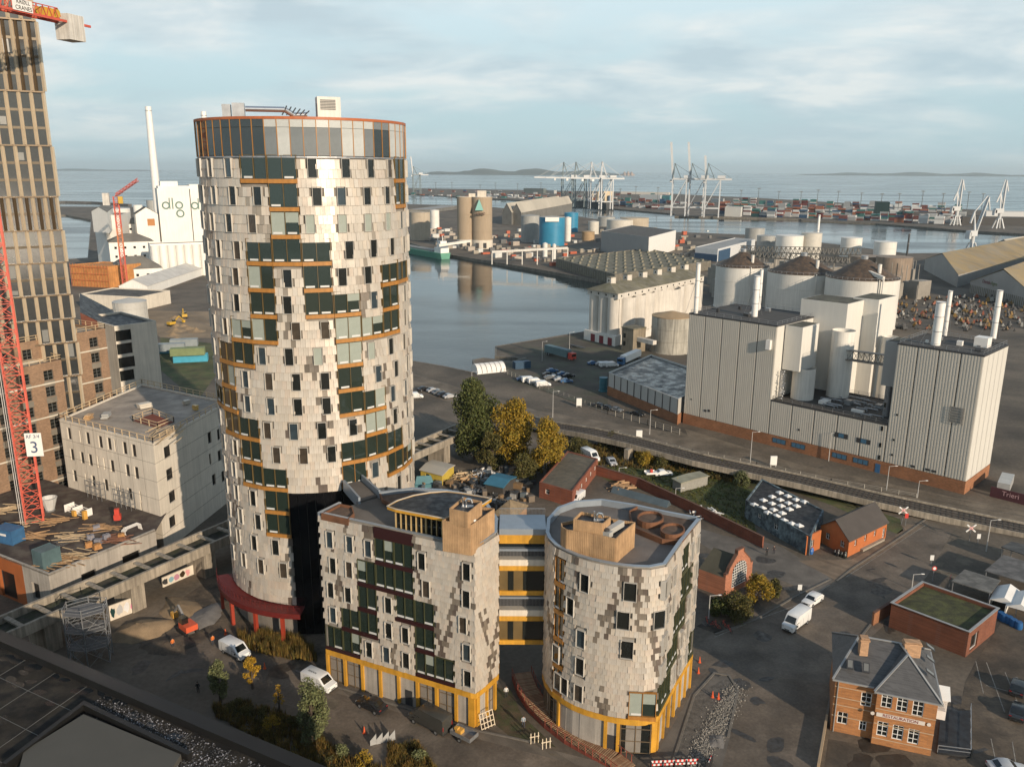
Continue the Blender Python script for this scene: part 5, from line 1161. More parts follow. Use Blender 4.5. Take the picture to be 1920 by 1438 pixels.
# scaffolded orange building, round tank, huts
A, B = G(135, 545), G(205, 548); t, Q = bld('scaffolded_building', 'building wrapped in orange scaffold sheeting near the gold tower', 'building', A, B, B + Vector((12, 18)), 13, M('orange_sheet', (.45, .20, .06), .8, .2, .3, streak=.3), M('orange_sheet'))
m = MB()
for k in range(14): q = A + (B - A) * k / 13; m.tube((q.x, q.y - .8, 0), (q.x, q.y - .8, 14), .12, 5)
for z_ in (4, 8, 12): m.ribbon([tuple(A - Vector((0, .9))), tuple(B - Vector((0, .9)))], .2, z_, z_ + .3)
part('scaffold', m, M('crane_orange'), t, world=True)
A, B = G(150, 585), G(262, 590); t, Q = bld('long_store', 'low flat-roofed store with a red roof edge behind the grey block', 'building', A, B, B + Vector((6, 24)), 7, concw, rooff)
tank('round_tank', 'pale ribbed round tank at the end of the low flat store', 'tank', 214, 268, 572, 9, M('ribbed_tank', (.42, .41, .38), .6, .08, .1), cone=1.4, ribs=24)
cabm = M('cabin_teal', (.07, .20, .24), .55, .12); cabg = M('cabin_green', (.16, .20, .09), .6, .12)
for i, (x, y, L_, c_, z_, lb) in enumerate(((316, 668, 11, cabm, 0, 'lower left teal site cabin in the cabin stack'), (318, 664, 11, M('cabin_grey', (.22, .25, .26), .5), 2.8, 'grey-roofed upper cabin on the left of the cabin stack'), (358, 684, 12, M('cabin_blue', (.05, .30, .42), .5, .1), 0, 'bright blue site cabin at the foot of the cabin stack'), (352, 672, 12, cabg, 2.8, 'green site cabin on top of the bright blue one'), (345, 655, 10, M('cabin_grey'), 2.9, 'grey cabin at the back of the cabin stack'))):
    cont('site_cabin', lb, x, y, L_, 3.0, 2.8, c_, .25, z_)
for i in range(10):
    x, y = R.uniform(310, 380), R.uniform(600, 650); q = G(x, y); m = MB(); m.lathe(0, 0, [(R.uniform(2, 5), 0), (R.uniform(1, 2), .8), (0, R.uniform(1.2, 2.2))], 12)
    solo('earth_heap', m, M('sand_heap', (.24, .17, .10), .95, .25, .4, bump=.6), 'tan earth heap on the building site behind the round tower, %s' % ('by the cabins', 'nearest the road', 'beside the digger', 'at the left', 'in the middle', 'at the right', 'furthest back', 'lowest and widest', 'small pointed one', 'half behind the tower')[i], 'earth heap', 'earth heaps on the far building site', loc=(q.x, q.y, 0))
for i, (x, y, lb) in enumerate(((322, 618, 'yellow excavator on the far building site, nearer the cabins'), (345, 603, 'orange-yellow digger higher up on the far building site'))):
    q = G(x, y); t = thing('excavator', lb, 'excavator', (q.x, q.y, 0), 1 + i); m = MB()
    for s_ in (-1.1, 1.1): m.b(-1.8, 1.8, s_ - .3, s_ + .3, 0, .8)
    part('track', m, rubber, t); m = MB(); m.b(-2, 1.2, -1.2, 1.2, .9, 2.1); part('body', m, M('winch_yellow'), t); m = MB(); m.b(0, 1.2, -1.1, 0, 2.1, 3); part('cab', m, glass, t); m = MB(); m.bar((1, .3, 1.6), (4, .3, 4), .4); m.bar((4, .3, 4), (6.2, .3, 2), .35); m.b(5.8, 6.8, -.3, .9, .8, 1.8); part('arm', m, M('winch_yellow'), t)
# ------------------------------------------------------------------ white panelled mill on the right
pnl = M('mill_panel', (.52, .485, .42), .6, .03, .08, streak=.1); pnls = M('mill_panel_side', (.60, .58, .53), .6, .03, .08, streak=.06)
ma, mb_, mc, md, me_ = G(1281, 790), G(1440, 825), G(1655, 880), G(1809, 918), G(1868, 885)
md_ = (md - ma).normalized(); mn = Vector((-md_.y, md_.x)); ZM = 31.9
def on_line(px, py): s_, _ = onwall(ma, md, px, py); return s_
sA, sB, sC, sD = 0, on_line(1440, 825), on_line(1655, 880), (md - ma).length
mill = thing('mill_building', 'large white panelled industrial mill with brick base and flat roofs', 'building', (ma.x, ma.y, 0), ang(ma, md))
zbk = 3.0
def rib_panel(x0, x1, z0, z1, yy=0.0, mat=None):
    w_, h = round(x1 - x0, 2), round(z1 - z0, 2); k = ('rib', w_, h, yy)
    if k not in FRM:
        m = MB(); m.b(0, w_, 0, .2, 0, h); n = max(1, int(w_ / .55))
        for i in range(n): x = (i + .5) * w_ / n; m.b(x - .13, x + .13, -.04, 0.001, 0, h)
        FRM[k] = m.mesh('panel', mat or pnl)
    return FRM[k]
def panels(x0, x1, n, z0, z1, y=0.0, rz=0.0, org=(0, 0), mat=None):
    w_ = (x1 - x0) / n
    for i in range(n):
        xx = x0 + i * w_ + .12; c, s_ = math.cos(rz), math.sin(rz)
        inst('panel', rib_panel(0, w_ - .24, z0, z1, 0 if mat is None else 1, mat), mill, (org[0] + xx * c - y * s_, org[1] + xx * s_ + y * c, z0), rz)
dpt = 24
m = MB(); m.b(sA + .1, sD - .1, .25, 14, 0, zbk + .3); m.b(sA + .1, sB - .1, .2, dpt, zbk, ZM); m.b(sC + .1, sD - .1, .2, 17.0, zbk, ZM); m.b(sB - .3, sC + .3, .2, 22, zbk, 12.2)
part('structure', m, M('mill_joint', (.05, .045, .04), .8, .1), mill)
m = MB(); m.b(sA, sD, -.06, .25, 0, zbk); m.b(sD - .25, sD + .06, -.05, 17, 0, zbk); part('brick_base', m, brick, mill)
panels(sA, sB, 5, zbk + .1, ZM); panels(sB, sC, 5, zbk + .1, 12.3); panels(sC, sD, 4, zbk + .1, ZM)
panels(0, 17.2, 5, zbk + .1, ZM, 0, rad(90), (sD, 0), pnls)
panels(0, dpt, 6, 12, ZM, 0, rad(90), (sB, 0), pnls)
for x0, x1, y1, z_ in ((sA, sB, dpt, ZM), (sC, sD, 17, ZM), (sB, sC, 22, 12.3)):
    m = MB(); m.b(x0 + .3, x1 - .3, .3, y1 - .3, z_ - .6, z_ - .25); part('roof', m, M('mossy_roof', (.06, .055, .04), .9, .3, .2, bump=.3, rgb2=(.10, .095, .065)), mill)
    m = MB(); m.ribbon([(x0 + .1, .1), (x1 - .1, .1), (x1 - .1, y1 - .1), (x0 + .1, y1 - .1)], .3, z_ - .3, z_ + .12, closed=True); part('roof_edge', m, darkm, mill)
    m = MB(); n_ = 0
    pts = [(x0 + .3, .4), (x1 - .3, .4), (x1 - .3, y1 - .3), (x0 + .3, y1 - .3), (x0 + .3, .4)]
    for a, b_ in zip(pts, pts[1:]):
        a, b_ = Vector(a), Vector(b_); n = int((b_ - a).length / 2.5)
        for k in range(n): q = a + (b_ - a) * k / n; m.b(q.x - .04, q.x + .04, q.y - .04, q.y + .04, z_ - .2, z_ + 1.0)
    for h_ in (.5, 1.0): m.ribbon(pts, .05, z_ + h_ - .03, z_ + h_ + .03)
    part('railing', m, steel, mill, kind='stuff')
# small openings on the mill front
op = [(1424, 640, 0)]
for px, py, w_, h, mt in ((1660, 752, .5, 1.1, glass), (1655, 796, .5, 1.1, glass), (1652, 827, .5, 1.1, glass), (1650, 850, .5, 1.1, glass), (1683, 770, .45, .45, glass), (1677, 817, .45, .45, glass), (1674, 845, .45, .45, glass), (1713, 866, 1.0, .5, darkm), (1741, 872, 1.0, .5, darkm), (1753, 875, 1.0, .5, darkm), (1499, 800, .5, .5, darkm), (1330, 766, .7, .6, darkm), (1323, 766, .7, .6, darkm), (1297, 745, .4, .3, darkm)):
    s_, z_ = onwall(ma, md, px, py); m = MB(); m.b(s_ - w_ / 2, s_ + w_ / 2, -.12, -.05, z_ - h / 2, z_ + h / 2); part('window', m, mt, mill)
bw = M('blue_window', (.06, .14, .22), .2, .05, 1)
for px, py in ((1578, 810), (1620, 820)):
    s_, z_ = onwall(ma, md, px, py); m = MB(); m.b(s_ - 1.7, s_ + 1.7, -.10, -.05, z_ - .6, z_ + .6); o = part('window', m, darkm, mill); m = MB(); m.b(s_ - .6, s_ + .7, -.14, -.09, z_ - .5, z_ + .5); part('pane', m, bw, o)
for px in (1462, 1498, 1575, 1615): s_, z_ = onwall(ma, md, px, 825 + (px - 1462) * .25); m = MB(); m.b(s_ - 1.9, s_ + 1.9, -.10, .0, 1.1, 2.4); o = part('window', m, darkm, mill); m = MB(); [m.b(s_ - 1.8 + k * 1.2, s_ - .75 + k * 1.2, -.13, -.09, 1.2, 2.3) for k in range(3)]; part('pane', m, bw, o)
s_, z_ = onwall(ma, md, 1647, 873); m = MB(); m.b(s_ - .6, s_ + .6, -.12, 0, 0, 2.2); part('door', m, bluep, mill)
s_, z_ = onwall(ma, md, 1795, 769); m = MB(); [m.b(s_ - 1.5, s_ + 1.5, -.35, -.28, z_ - 1.9 + k * .6, z_ - 1.8 + k * .6) for k in range(7)]; m.b(s_ - 1.5, s_ - 1.4, -.35, -.25, z_ - 1.9, z_ + 1.8); m.b(s_ + 1.4, s_ + 1.5, -.35, -.25, z_ - 1.9, z_ + 1.8); m.b(s_ - 1.3, s_ + 1.3, -.12, -.05, z_ - 1.8, z_ + 1.7); part('vent_grille', m, M('grille_grey', (.25, .24, .22), .6), mill)
s_, z_ = onwall(ma, md, 1440, 640); m = MB(); m.b(s_ - .2, s_ + 1.0, -1.1, -.1, z_ - 1.3, z_ + 1.2); part('wall_box', m, white, mill)
# upper blocks, silos and pipes in the mill court
def mbx(name, x0, x1, y0, y1, z0, z1, mat=pnls, roof=True):
    m = MB(); m.b(x0, x1, y0, y1, z0, z1); part(name, m, mat, mill)
    if roof: m = MB(); m.b(x0 + .3, x1 - .3, y0 + .3, y1 - .3, z1 - .1, z1 + .06); part('roof', m, M('mossy_roof'), mill)
mbx('stair_head', sB + .3, sB + 5.0, -.1 + 4, 13, 20, ZM - .3); 
m = MB(); m.lathe(sB + 4.5, 8, [(2.9, 12), (2.9, 20.5)], 24); m.lathe(sB + 10, 17, [(2.9, 12), (2.9, 30)], 24); part('process_silo', m, whitew, mill, smooth=True)
mbx('tower_block', sB - 4, sB + 9, 20, 32, 0, ZM + 4.5); mbx('tower_block', sB + 6, sB + 13, 30, 42, 0, ZM + 5); 
m = MB(); 
for k in range(3): m.lathe(sB + 16 + k * 4.4, 33 + k * .6, [(2.1, 0), (2.1, 27 - k)], 20)
part('process_silo', m, whitew, mill, smooth=True)
mbx('head_box', sC - 5, sC + .2, 6, 13, 20, ZM - 1, M('mill_grey', (.36, .35, .33), .6, .06, .1))
m = MB(); m.tube((sC - 3.4, 7.5, 12), (sC - 3.4, 7.5, 20), .9, 16); part('pipe', m, steel, mill, smooth=True)
m = MB(); truss(m, (sB + 9.5, 17, 22.5), (sC - 5, 10, 24.3), 2.2, 1.6, 9, .16); part('bridge_truss', m, M('truss_grey', (.20, .19, .17), .6), mill)
m = MB(); p0, p1 = Vector((sB + 9.5, 17, 22.3)), Vector((sC - 5, 10, 24.1)); m.bar(p0, p1, 1.7, .2); m.bar(p0 + up * 2.6, p1 + up * 2.6, 1.9, .15); part('bridge_deck', m, M('truss_grey'), mill)
m = MB()
rr = random.Random(3)
for k in range(26):
    x, y, z_ = sB + rr.uniform(8, 24), rr.uniform(3, 18), 12.1; L_ = rr.uniform(1, 4); m.path([(x, y, z_), (x, y, z_ + .6), (x + L_, y, z_ + .6), (x + L_, y, z_)], rr.choice((.08, .12, .18)), 6)
part('pipework', m, steel, mill, kind='stuff')
for k, (x, y, sx_, sy_, sz_) in enumerate(((10, 6, 2, 3, 1), (15, 10, 1.6, 1.6, 1.4), (19, 5, 3, 1, .8), (22, 12, 1.4, 2, 1.2))): m = MB(); m.b(sB + x, sB + x + sx_, y, y + sy_, 12.05, 12.05 + sz_); part('roof_unit', m, steel if k % 2 else white, mill)
m = MB()
for k in range(14): x = sB - .4; m.tube((sB + 1.4, 1.6 + (k % 3) * .5, 12.5 + k * .55), (sB + 2.2, 1.2 + (k % 4) * .5, 12.9 + k * .55), .14, 6)
for k in range(5): m.tube((sB + .8 + k * .3, 2.2, 12.3), (sB + .8 + k * .3, 2.2, 20), .09, 6)
part('wall_pipework', m, steel, mill, kind='stuff')
rr = random.Random(8)
for k in range(11):
    x0, x1, y1 = ((sA + 3, sB - 3, 22), (sC + 3, sD - 3, 15))[k % 2]; x, y = rr.uniform(x0, x1), rr.uniform(3, y1 - 2); m = MB(); w_ = rr.uniform(.6, 1.6); m.b(x, x + w_, y, y + w_ * .8, ZM - .2, ZM + rr.uniform(.4, 1.2)); part('roof_unit', m, rr.choice((steel, white, darkm)), mill)
def mstack(label, px, pyt, pyb, w_, zbase=ZM - .2):
    g = G(px, pyb, zbase); h = Z(pyt, g, px) - zbase; t = thing('mill_chimney', label, 'chimney', (g.x, g.y, zbase)); D = math.hypot(g.length, H - zbase); r = w_ / 2 * D / F; m = MB(); m.lathe(0, 0, [(r, 0), (r, h), (r * .8, h), (0, h - .4)], 18); part('stack', m, white, t, smooth=True)
    m = MB(); [m.lathe(0, 0, [(r, z_), (r + .07, z_), (r + .07, z_ + .15), (r, z_ + .15)], 18) for z_ in (h * .33, h * .66, h - .2)]; part('ring', m, steel, t)
    m = MB(); m.bar((r, 0, h * .6), (r + 1.8, 1.8, 0), .07); m.bar((-r, 0, h * .6), (-r - 1.8, 1.8, 0), .07); part('brace', m, steel, t)
mstack('slender white chimney at the left corner of the mill roof', 1303, 490, 585, 8); mstack('thick white chimney in front on the left mill roof', 1413, 512, 590, 11); mstack('white chimney just behind the thick one on the left mill roof', 1421, 500, 578, 6)
mstack('broad white chimney on the right mill roof', 1753, 557, 640, 15); mstack('thin chimney behind the broad one on the right mill roof', 1770, 536, 622, 7, ZM - 2); mstack('tall white chimney near the right end of the mill roof', 1861, 534, 625, 9)
m = MB(); s_ = sD - 5; m.b(s_, s_ + 2.8, 9, 12, ZM - .3, ZM + 2.2); part('roof_unit', m, white, mill)
# brick-footed low extension left of the mill
ea, eb_, ec = G(1140, 740), G(1222, 765), G(1285, 800)
lowt, Q = bld('low_store', 'low white panelled store with brick plinth and black felt roof left of the mill', 'building', G(1140, 738), G(1270, 792), G(1345, 745), 7.4, M('store_panel', (.42, .41, .38), .6, .05, .2), M('wet_felt', (.03, .03, .03), .35, .3, .2, rvar=.25, rgb2=(.07, .07, .07)))
m = MB(); m.ribbon([tuple(q) for q in Q[:3]], .3, 0, 2.9, off=-.12); part('brick_plinth', m, brick, lowt, world=True)
m = MB(); 
for k in range(11): q = Q[0] + (Q[1] - Q[0]) * k / 10; m.at(q.x, q.y, 0, ang(Q[0], Q[1])).b(-.06, .06, -.2, 0, 2.9, 7.3)
m.at(); part('panel_joint', m, darkm, lowt, world=True)
t, Q = bld('low_store', 'smaller white panelled annex in front of the low store', 'building', G(1205, 762), G(1257, 783), G(1290, 764), 6.2, M('store_panel'), M('wet_felt')); m = MB(); m.ribbon([tuple(q) for q in Q[:3]], .3, 0, 2.2, off=-.12); part('brick_plinth', m, brick, t, world=True)
m = MB()
for k in range(5): q = Q[0] + (Q[1] - Q[0]) * k / 4; m.at(q.x, q.y, 0, ang(Q[0], Q[1])).b(-.05, .05, -.2, 0, 2.3, 6.1)
m.at(); part('panel_joint', m, darkm, t, world=True)
tank('water_tank', 'small teal round tank standing by the low store', 'tank', 1124, 1139, 706, 4.6, M('teal_paint', (.03, .13, .17), .5, .12))
# ------------------------------------------------------------------ old grain silo on the quay
zg = 21.6; ga, gb_, gc = G(1100, 540, zg), G(1157, 549, zg), G(1318, 514, zg)
gs = thing('grain_silo', 'long off-white grain silo with round cells and a mossy roof on the quay', 'silo building', (gb_.x, gb_.y, 0)); Qs = quad(ga, gb_, gc)
m = MB(); m.prism([tuple(q) for q in inset(Qs, 2.2)], 4, zg - 2.2); part('core', m, offw, gs, world=True)
cell = []
for (p, q, n) in ((Qs[0], Qs[1], 3), (Qs[1], Qs[2], 9), (Qs[3], Qs[0], 3)):
    L_ = (q - p).length
    for k in range(n): cell.append((p + (q - p) * (k + .5) / n, L_ / n / 2 * .97))
for q, r_ in cell:
    c = q + (sum(Qs, Vector((0, 0))) / 4 - q).normalized() * r_ * .9; m = MB(); m.lathe(c.x, c.y, [(r_, 4), (r_, zg - 2)], 20); part('silo_cell', m, offw, gs, world=True, smooth=True)
m = MB(); m.prism([tuple(q) for q in Qs], zg - 2.4, zg); part('head_wall', m, offw, gs, world=True)
m = MB(); m.prism([tuple(q) for q in inset(Qs, -1.5)], 0, 4.2); part('base', m, whitew, gs, world=True)
Qb = inset(Qs, -1.5)
for k in range(3):
    q = Vector(Qb[0]) + (Vector(Qb[1]) - Vector(Qb[0])) * (.3 + k * .27); m = MB(); m.at(q.x, q.y, 0, ang(Qb[0], Qb[1])).b(-1.2, 1.2, -.15, .1, 0, 3.2); part('red_door', m, M('door_red', (.16, .015, .02), .6, .1), gs, world=True)
mo = M('mossy_slab', (.13, .12, .075), .95, .25, .15, rgb2=(.17, .155, .12), bump=.3)
e1 = (Qs[2] - Qs[1]).normalized(); ct0 = (Qs[0] + Qs[1]) / 2 + e1 * 5; ct1 = (Qs[2] + Qs[3]) / 2 - e1 * 3; X = inset(Qs, -1.0)
m = MB(); i = [m.p(*q, zg - .05) for q in X] + [m.p(*ct0, zg + 3.2), m.p(*ct1, zg + 3.2)]
for f in ((0, 1, 4), (1, 2, 5, 4), (2, 3, 5), (3, 0, 4, 5)): m.face([i[k] for k in f])
part('roof', m, mo, gs, world=True)
for k in range(6):
    q = ct0 + (ct1 - ct0) * (k + .1) / 5.3; m = MB(); m.at(q.x, q.y, zg + 2, ang(ga, gb_)).b(-1.3, 1.3, -1.2, 1.6, 0, 3.2); o = part('roof_dormer', m, offw, gs, world=True); m = MB(); m.b(-1.6, 1.6, -1.5, 1.9, 3.2, 3.5)
    m2 = MB(); m2.at(q.x, q.y, zg + 2, ang(ga, gb_)).b(-1.55, 1.55, -1.5, 1.9, 3.2, 3.45); part('dormer_roof', m2, mo, gs, world=True); m2 = MB(); m2.at(q.x, q.y, zg + 2, ang(ga, gb_)).b(-.35, .35, -1.26, -1.19, 1.5, 2.3); part('window', m2, glass, gs, world=True)
hm_ = MB(); hm_.b(-.4, .4, -.1, .05, -.35, .35); hm_ = hm_.mesh('window', glass)
for p, q, n in ((Qs[0], Qs[1], 4), (Qs[1], Qs[2], 14)):
    for k in range(n): c = p + (q - p) * (k + .5) / n; inst('window', hm_, gs, (c.x - gb_.x, c.y - gb_.y, zg - 1.2), ang(p, q))
q = G(1178, 657); t = thing('stair_tower', 'small brown concrete stair tower in front of the grain silo', 'building', (q.x, q.y, 0), ang(ga, gb_)); m = MB(); m.b(-3.2, 3.2, -1, 6, 0, 9.4); part('wall', m, M('brown_concrete', (.22, .185, .135), .9, .15, .3, streak=.3), t); m = MB(); m.b(-3.4, 3.4, -1.2, 6.2, 9.4, 9.8); part('roof', m, mo, t)
m = MB()
for z_ in (2.4, 5.6): m.b(-2.2, -1.0, -1.08, -.98, z_, z_ + 1.8)
part('window', m, glass, t); m = MB(); m.b(3.2, 12, 1, 3, 4.6, 6.2); part('link_bridge', m, offw, t)
tank('mill_tank', 'weathered round tank with a tan conical roof between grain silo and mill', 'tank', 1222, 1296, 588, 14.5, M('weathered_tank', (.36, .34, .29), .85, .2, .1, streak=.5, bump=.2), M('tan_roof', (.33, .23, .13), .8, .12, .2), cone=1.6, rails=False)
# three big silos with dark cone roofs
dkc = M('rusty_cone', (.055, .04, .028), .7, .25, .3, rgb2=(.10, .065, .04))
for xl, xr, ys, zt_, cn, lb in ((1343, 1437, 493, 22, 7.0, 'left big white silo with a dark cone roof behind the mill'), (1443, 1563, 503, 22, 7.5, 'middle big white silo with a dark cone roof'), (1555, 1676, 512, 23, 8, 'right big white silo with a dark cone roof and a sloping conveyor')):
    t, c, r_ = tank('grain_bin', lb, 'silo', xl, xr, ys, zt_, M('bin_white', (.60, .58, .53), .6, .04, .1, streak=.12), dkc, cone=cn, rails=True)
    m = MB(); m.tube((0, 0, zt_ + cn - .5), (0, 0, zt_ + cn + 1.6), 1.6, 12); part('top_hat', m, steel, t); m = MB(); m.tube((r_ * .2, -r_ * .6, zt_ + cn * .2), (r_ * .2, -r_ * .6, zt_ + cn * .6 + 2), .8, 12); m.tube((r_ * .05, -r_ - .3, 0), (r_ * .05, -r_ - .3, zt_ + .5), .25, 8); part('vent_pipe', m, whitew, t)
p0, p1 = at_dist(1595, 490, c.length), at_dist(1655, 515, c.length - 15); cv = thing('conveyor', 'pale sloping conveyor tube on the right big silo', 'conveyor', tuple(p1)); m = MB(); m.bar(tuple(p0), tuple(p1), 1.2, 1.5); m.tube(tuple(p1), (p1.x, p1.y, 0), .4, 8); part('tube', m, whitew, cv, world=True)
ct_ = thing('conveyor_gantry', 'long grey conveyor gantry running between the big silos and the white tanks', 'conveyor', (*G(1500, 560), 0)); m = MB(); a, b_ = at_dist(1385, 468, 500), at_dist(1610, 472, 470); truss(m, tuple(a), tuple(b_), 3.5, 3, 26, .35); a, b_ = at_dist(1390, 476, 470), at_dist(1590, 488, 440); truss(m, tuple(a), tuple(b_), 3, 3, 22, .35)
for k in range(8): q = at_dist(1395 + k * 28, 470, 495 - k * 3); m.bar((q.x, q.y, 0), tuple(q), .6)
part('gantry', m, M('gantry_grey', (.16, .15, .13), .7, .1), ct_, world=True)
m = MB(); rr = random.Random(12)
for k in range(150):
    q = G(rr.uniform(1335, 1720), rr.uniform(520, 560), 0); h = rr.uniform(5, 17); s_ = rr.uniform(1, 6); m.at(q.x, q.y, 0, .5).b(-s_, s_, -s_ * .6, s_ * .6, 0, h) if k % 3 == 0 else m.at(q.x, q.y, 0).tube((0, 0, 0), (0, 0, h + 3), .25, 5)
m.at(); solo('plant_clutter', m, M('plant_grey', (.24, .22, .19), .8, .3, .05), 'mass of pipes and small plant between the big silos', 'industrial plant', kind='stuff')
# ------------------------------------------------------------------ storage tanks, sheds further out
rust = M('brown_tank', (.26, .20, .15), .7, .15, .1, streak=.3); wt_ = M('tank_white', (.66, .64, .59), .6, .05, .1, streak=.08); bge = M('beige_concrete', (.40, .34, .26), .85, .08, .1, streak=.15)
for a in ((1455, 1502, 436, 19, wt_, 'white tank left of the thin chimney behind the big silos'), (1502, 1537, 431, 21, M('tank_cream', (.50, .47, .41), .6, .06), 'cream tank under the thin chimney behind the big silos'), (1577, 1612, 439, 16, wt_, 'white tank by the channel, left of a matching pair'), (1640, 1676, 446, 15, wt_, 'white tank by the channel, right of a matching pair'), (1592, 1650, 473, 17, rust, 'brown tank behind the right big silo'), (1646, 1704, 474, 19, rust, 'larger brown tank right of the right big silo'), (1418, 1450, 437, 16, M('tank_grey'), 'grey-white tank left of the white ones'), (1396, 1430, 423, 13, M('tank_grey'), 'grey domed tank at the channel edge'), (1008, 1056, 406, 27, M('tank_blue', (.03, .20, .33), .4, .08, .1), 'big blue tank with a white panel'), (974, 1008, 404, 26, M('tank_grey'), 'grey tank left of the big blue tank'), (1055, 1081, 398, 22, M('tank_blue'), 'second blue tank behind the big blue tank'), (1056, 1068, 407, 24, wt_, 'narrow white tank between the two blue tanks'), (1100, 1120, 414, 14, M('tank_cream'), 'small cream tank right of the blue tanks'), (1088, 1112, 433, 9, M('tan_roof'), 'low tan tank beside the grey warehouse'), (1135, 1186, 410, 14, M('tank_cream'), 'wide beige tank behind the grey warehouse, left'), (1160, 1213, 406, 16, bge, 'wide tan tank behind the grey warehouse, right'), (1118, 1150, 405, 12, M('tank_grey'), 'grey tank half behind the wide beige tank'), (765, 803, 400, 28, bge, 'concrete tank on the quay beside the green ship'), (803, 820, 396, 22, wt_, 'small white tank right of the concrete quay tank'), (1033, 1040, 458, 12, wt_, 'slim white vessel below the big blue tank'), (1015, 1024, 456, 11, wt_, 'second slim white vessel below the big blue tank')):
    tank('storage_tank', a[5], 'tank', a[0], a[1], a[2], a[3], a[4], None if 'big blue' not in a[5] or 'with' not in a[5] else M('dusty_roof', (.35, .34, .30), .8), cone=.8, ribs=0)
q = at_dist(1032, 411, G(1032, 406, 27).length - 12.5); sb = thing('tank_panel', 'white panel on the front of the big blue tank', 'sign', tuple(q), 0); m = MB(); m.b(-6.5, 6.5, -1.2, 1.6, -2, 2); part('board', m, white, sb)
def tall_silo(xl, xr, ys, zt_, lb):
    t, c, r_ = tank('concrete_silo', lb, 'silo', xl, xr, ys, zt_, M('tall_silo', (.34, .265, .185), .85, .06, .05, streak=.12), concw); m = MB(); m.lathe(0, 0, [(r_ + .5, 0), (r_ + .5, 8)], 32); part('base_ring', m, concw, t)
    m = MB(); [m.b(x - 1.4, x + 1.4, -r_ - 1.0, -r_ + 2, 1, 5.5) for x in (-4, 3)]; part('door', m, darkm, t); return t, c, r_
tall_silo(853, 885, 370, 46.5, 'left tall brown concrete silo of the twin pair on the quay'); t, c, r_ = tall_silo(881, 919, 370, 46.5, 'right tall brown concrete silo with a pale green triangle emblem')
m = MB(); m.b(-4, 4, -3, 3, 46.5, 52); m.b(-12, -6, -3, 3, 46.5, 49.5); part('head_house', m, concw, t)
em = thing('silo_emblem', 'pale green triangle emblem and brown lettering on the right tall silo', 'emblem', (*G(893, 365, 46.5), 0)); q = at_dist(895, 386, c.length - r_ - 2.2); em.location = q
m = MB(); 
for a in (-1, 1): m.poly([(-3.8, -.1 + (a > 0) * 1.2, -4.5), (3.8, -.1 + (a > 0) * 1.2, -4.5), (0, -.1 + (a > 0) * 1.2, 5.5)])
m.poly([(-3.8, -.1, -4.5), (-3.8, 1.2, -4.5), (0, 1.2, 5.5), (0, -.1, 5.5)]); m.poly([(3.8, -.1, -4.5), (0, -.1, 5.5), (0, 1.2, 5.5), (3.8, 1.2, -4.5)]); part('triangle', m, M('emblem_green', (.22, .45, .40), .5, .03), em)
text('lettering', 'ARSØ', 3.6, em, (1, -.1, -7.5), 0, M('emblem_brown', (.12, .07, .05), .7, 0), ext=.5)
A, B, C = G(1124, 470), G(1212, 484), G(1262, 466); bld('warehouse', 'big grey warehouse with a white end wall near the channel', 'warehouse', A, B, C, 18, M('grey_cladding', (.27, .27, .265), .6, .04, .1, streak=.1), rooff); 
m = MB(); m = MB(); e = (C - B).normalized(); n2 = Vector((e.y, -e.x)) * .3; m.ribbon([tuple(B + n2), tuple(C + n2)], .3, .2, 17.9); solo('warehouse_end_wall', m, white, 'white end wall cladding of the big grey warehouse', 'wall cladding')
A, B, C = G(1300, 483), G(1342, 487), G(1412, 465); t, Q = bld('warehouse', 'blue and white shed right of the grey warehouse', 'warehouse', A, B, C, 10, M('shed_white', (.55, .56, .56), .6, .05), M('grey_roof', (.28, .28, .27), .8, .1, .1)); m = MB(); m.ribbon([tuple(Q[0]), tuple(Q[1])], .5, 0, 5.5, off=-.2); m.ribbon([tuple(Q[1] + (Q[2] - Q[1]) * k) for k in (.02, .3)], .5, 0, 8.5, off=-.2); part('blue_wall', m, M('shed_blue', (.03, .07, .13), .6, .1), t, world=True)
A, B = G(1040, 500), G(1150, 532); t, Q = bld('vent_warehouse', 'long low grey warehouse with rows of small roof vents along the quay', 'warehouse', A + Vector((0, 0)), B, G(1330, 502), 6.5, M('batten_wall', (.16, .145, .115), .85, .2, .6, streak=.3), mo); m = MB(); vents = []
vm = MB(); vm.b(-1.4, 1.4, -.8, .8, 0, 1.0); vm.gable(-1.5, 1.5, -.9, .9, 1.0, 1.7); vm = vm.mesh('roof_vent', M('vent_pale', (.20, .185, .14), .85))
for i in range(11):
    for j in range(7): q = Q[0] + (Q[1] - Q[0]) * (j + .5) / 7 + (Q[2] - Q[1]) * (i + .5) / 11; inst('roof_vent', vm, t, (q.x - t.location.x, q.y - t.location.y, 6.0), ang(A, B))
m = MB()
for k in range(26): q = Q[0] + (Q[1] - Q[0]) * (k + .5) / 26; m.at(q.x, q.y, 0, ang(A, B)).b(-.3, .3, -.35, -.05, .3, 5.9)
m.at(); part('wall_post', m, M('vent_pale'), t, world=True)
A, B = G(938, 420), G(972, 422); C = G(1050, 398)
for k, (xa_, xb_) in enumerate(((938, 956), (956, 974))): gbld('gabled_warehouse', 'grey gabled warehouse with a pale roof behind the blue tanks, %s bay' % ('left', 'right')[k], 'warehouse', G(xa_, 421), G(xb_, 422), G(xb_ + 95, 398), 16, 28, M('old_grey_wall', (.17, .165, .15), .85, .15, .1, streak=.2), M('pale_old_roof', (.42, .38, .31), .85, .15, .02), axis='bc')
A, B = G(760, 402), G(800, 402); bld('warehouse', 'low grey flat shed left of the tall twin silos', 'warehouse', A, B, G(858, 393), 6, M('old_grey_wall'), M('grey_roof'))
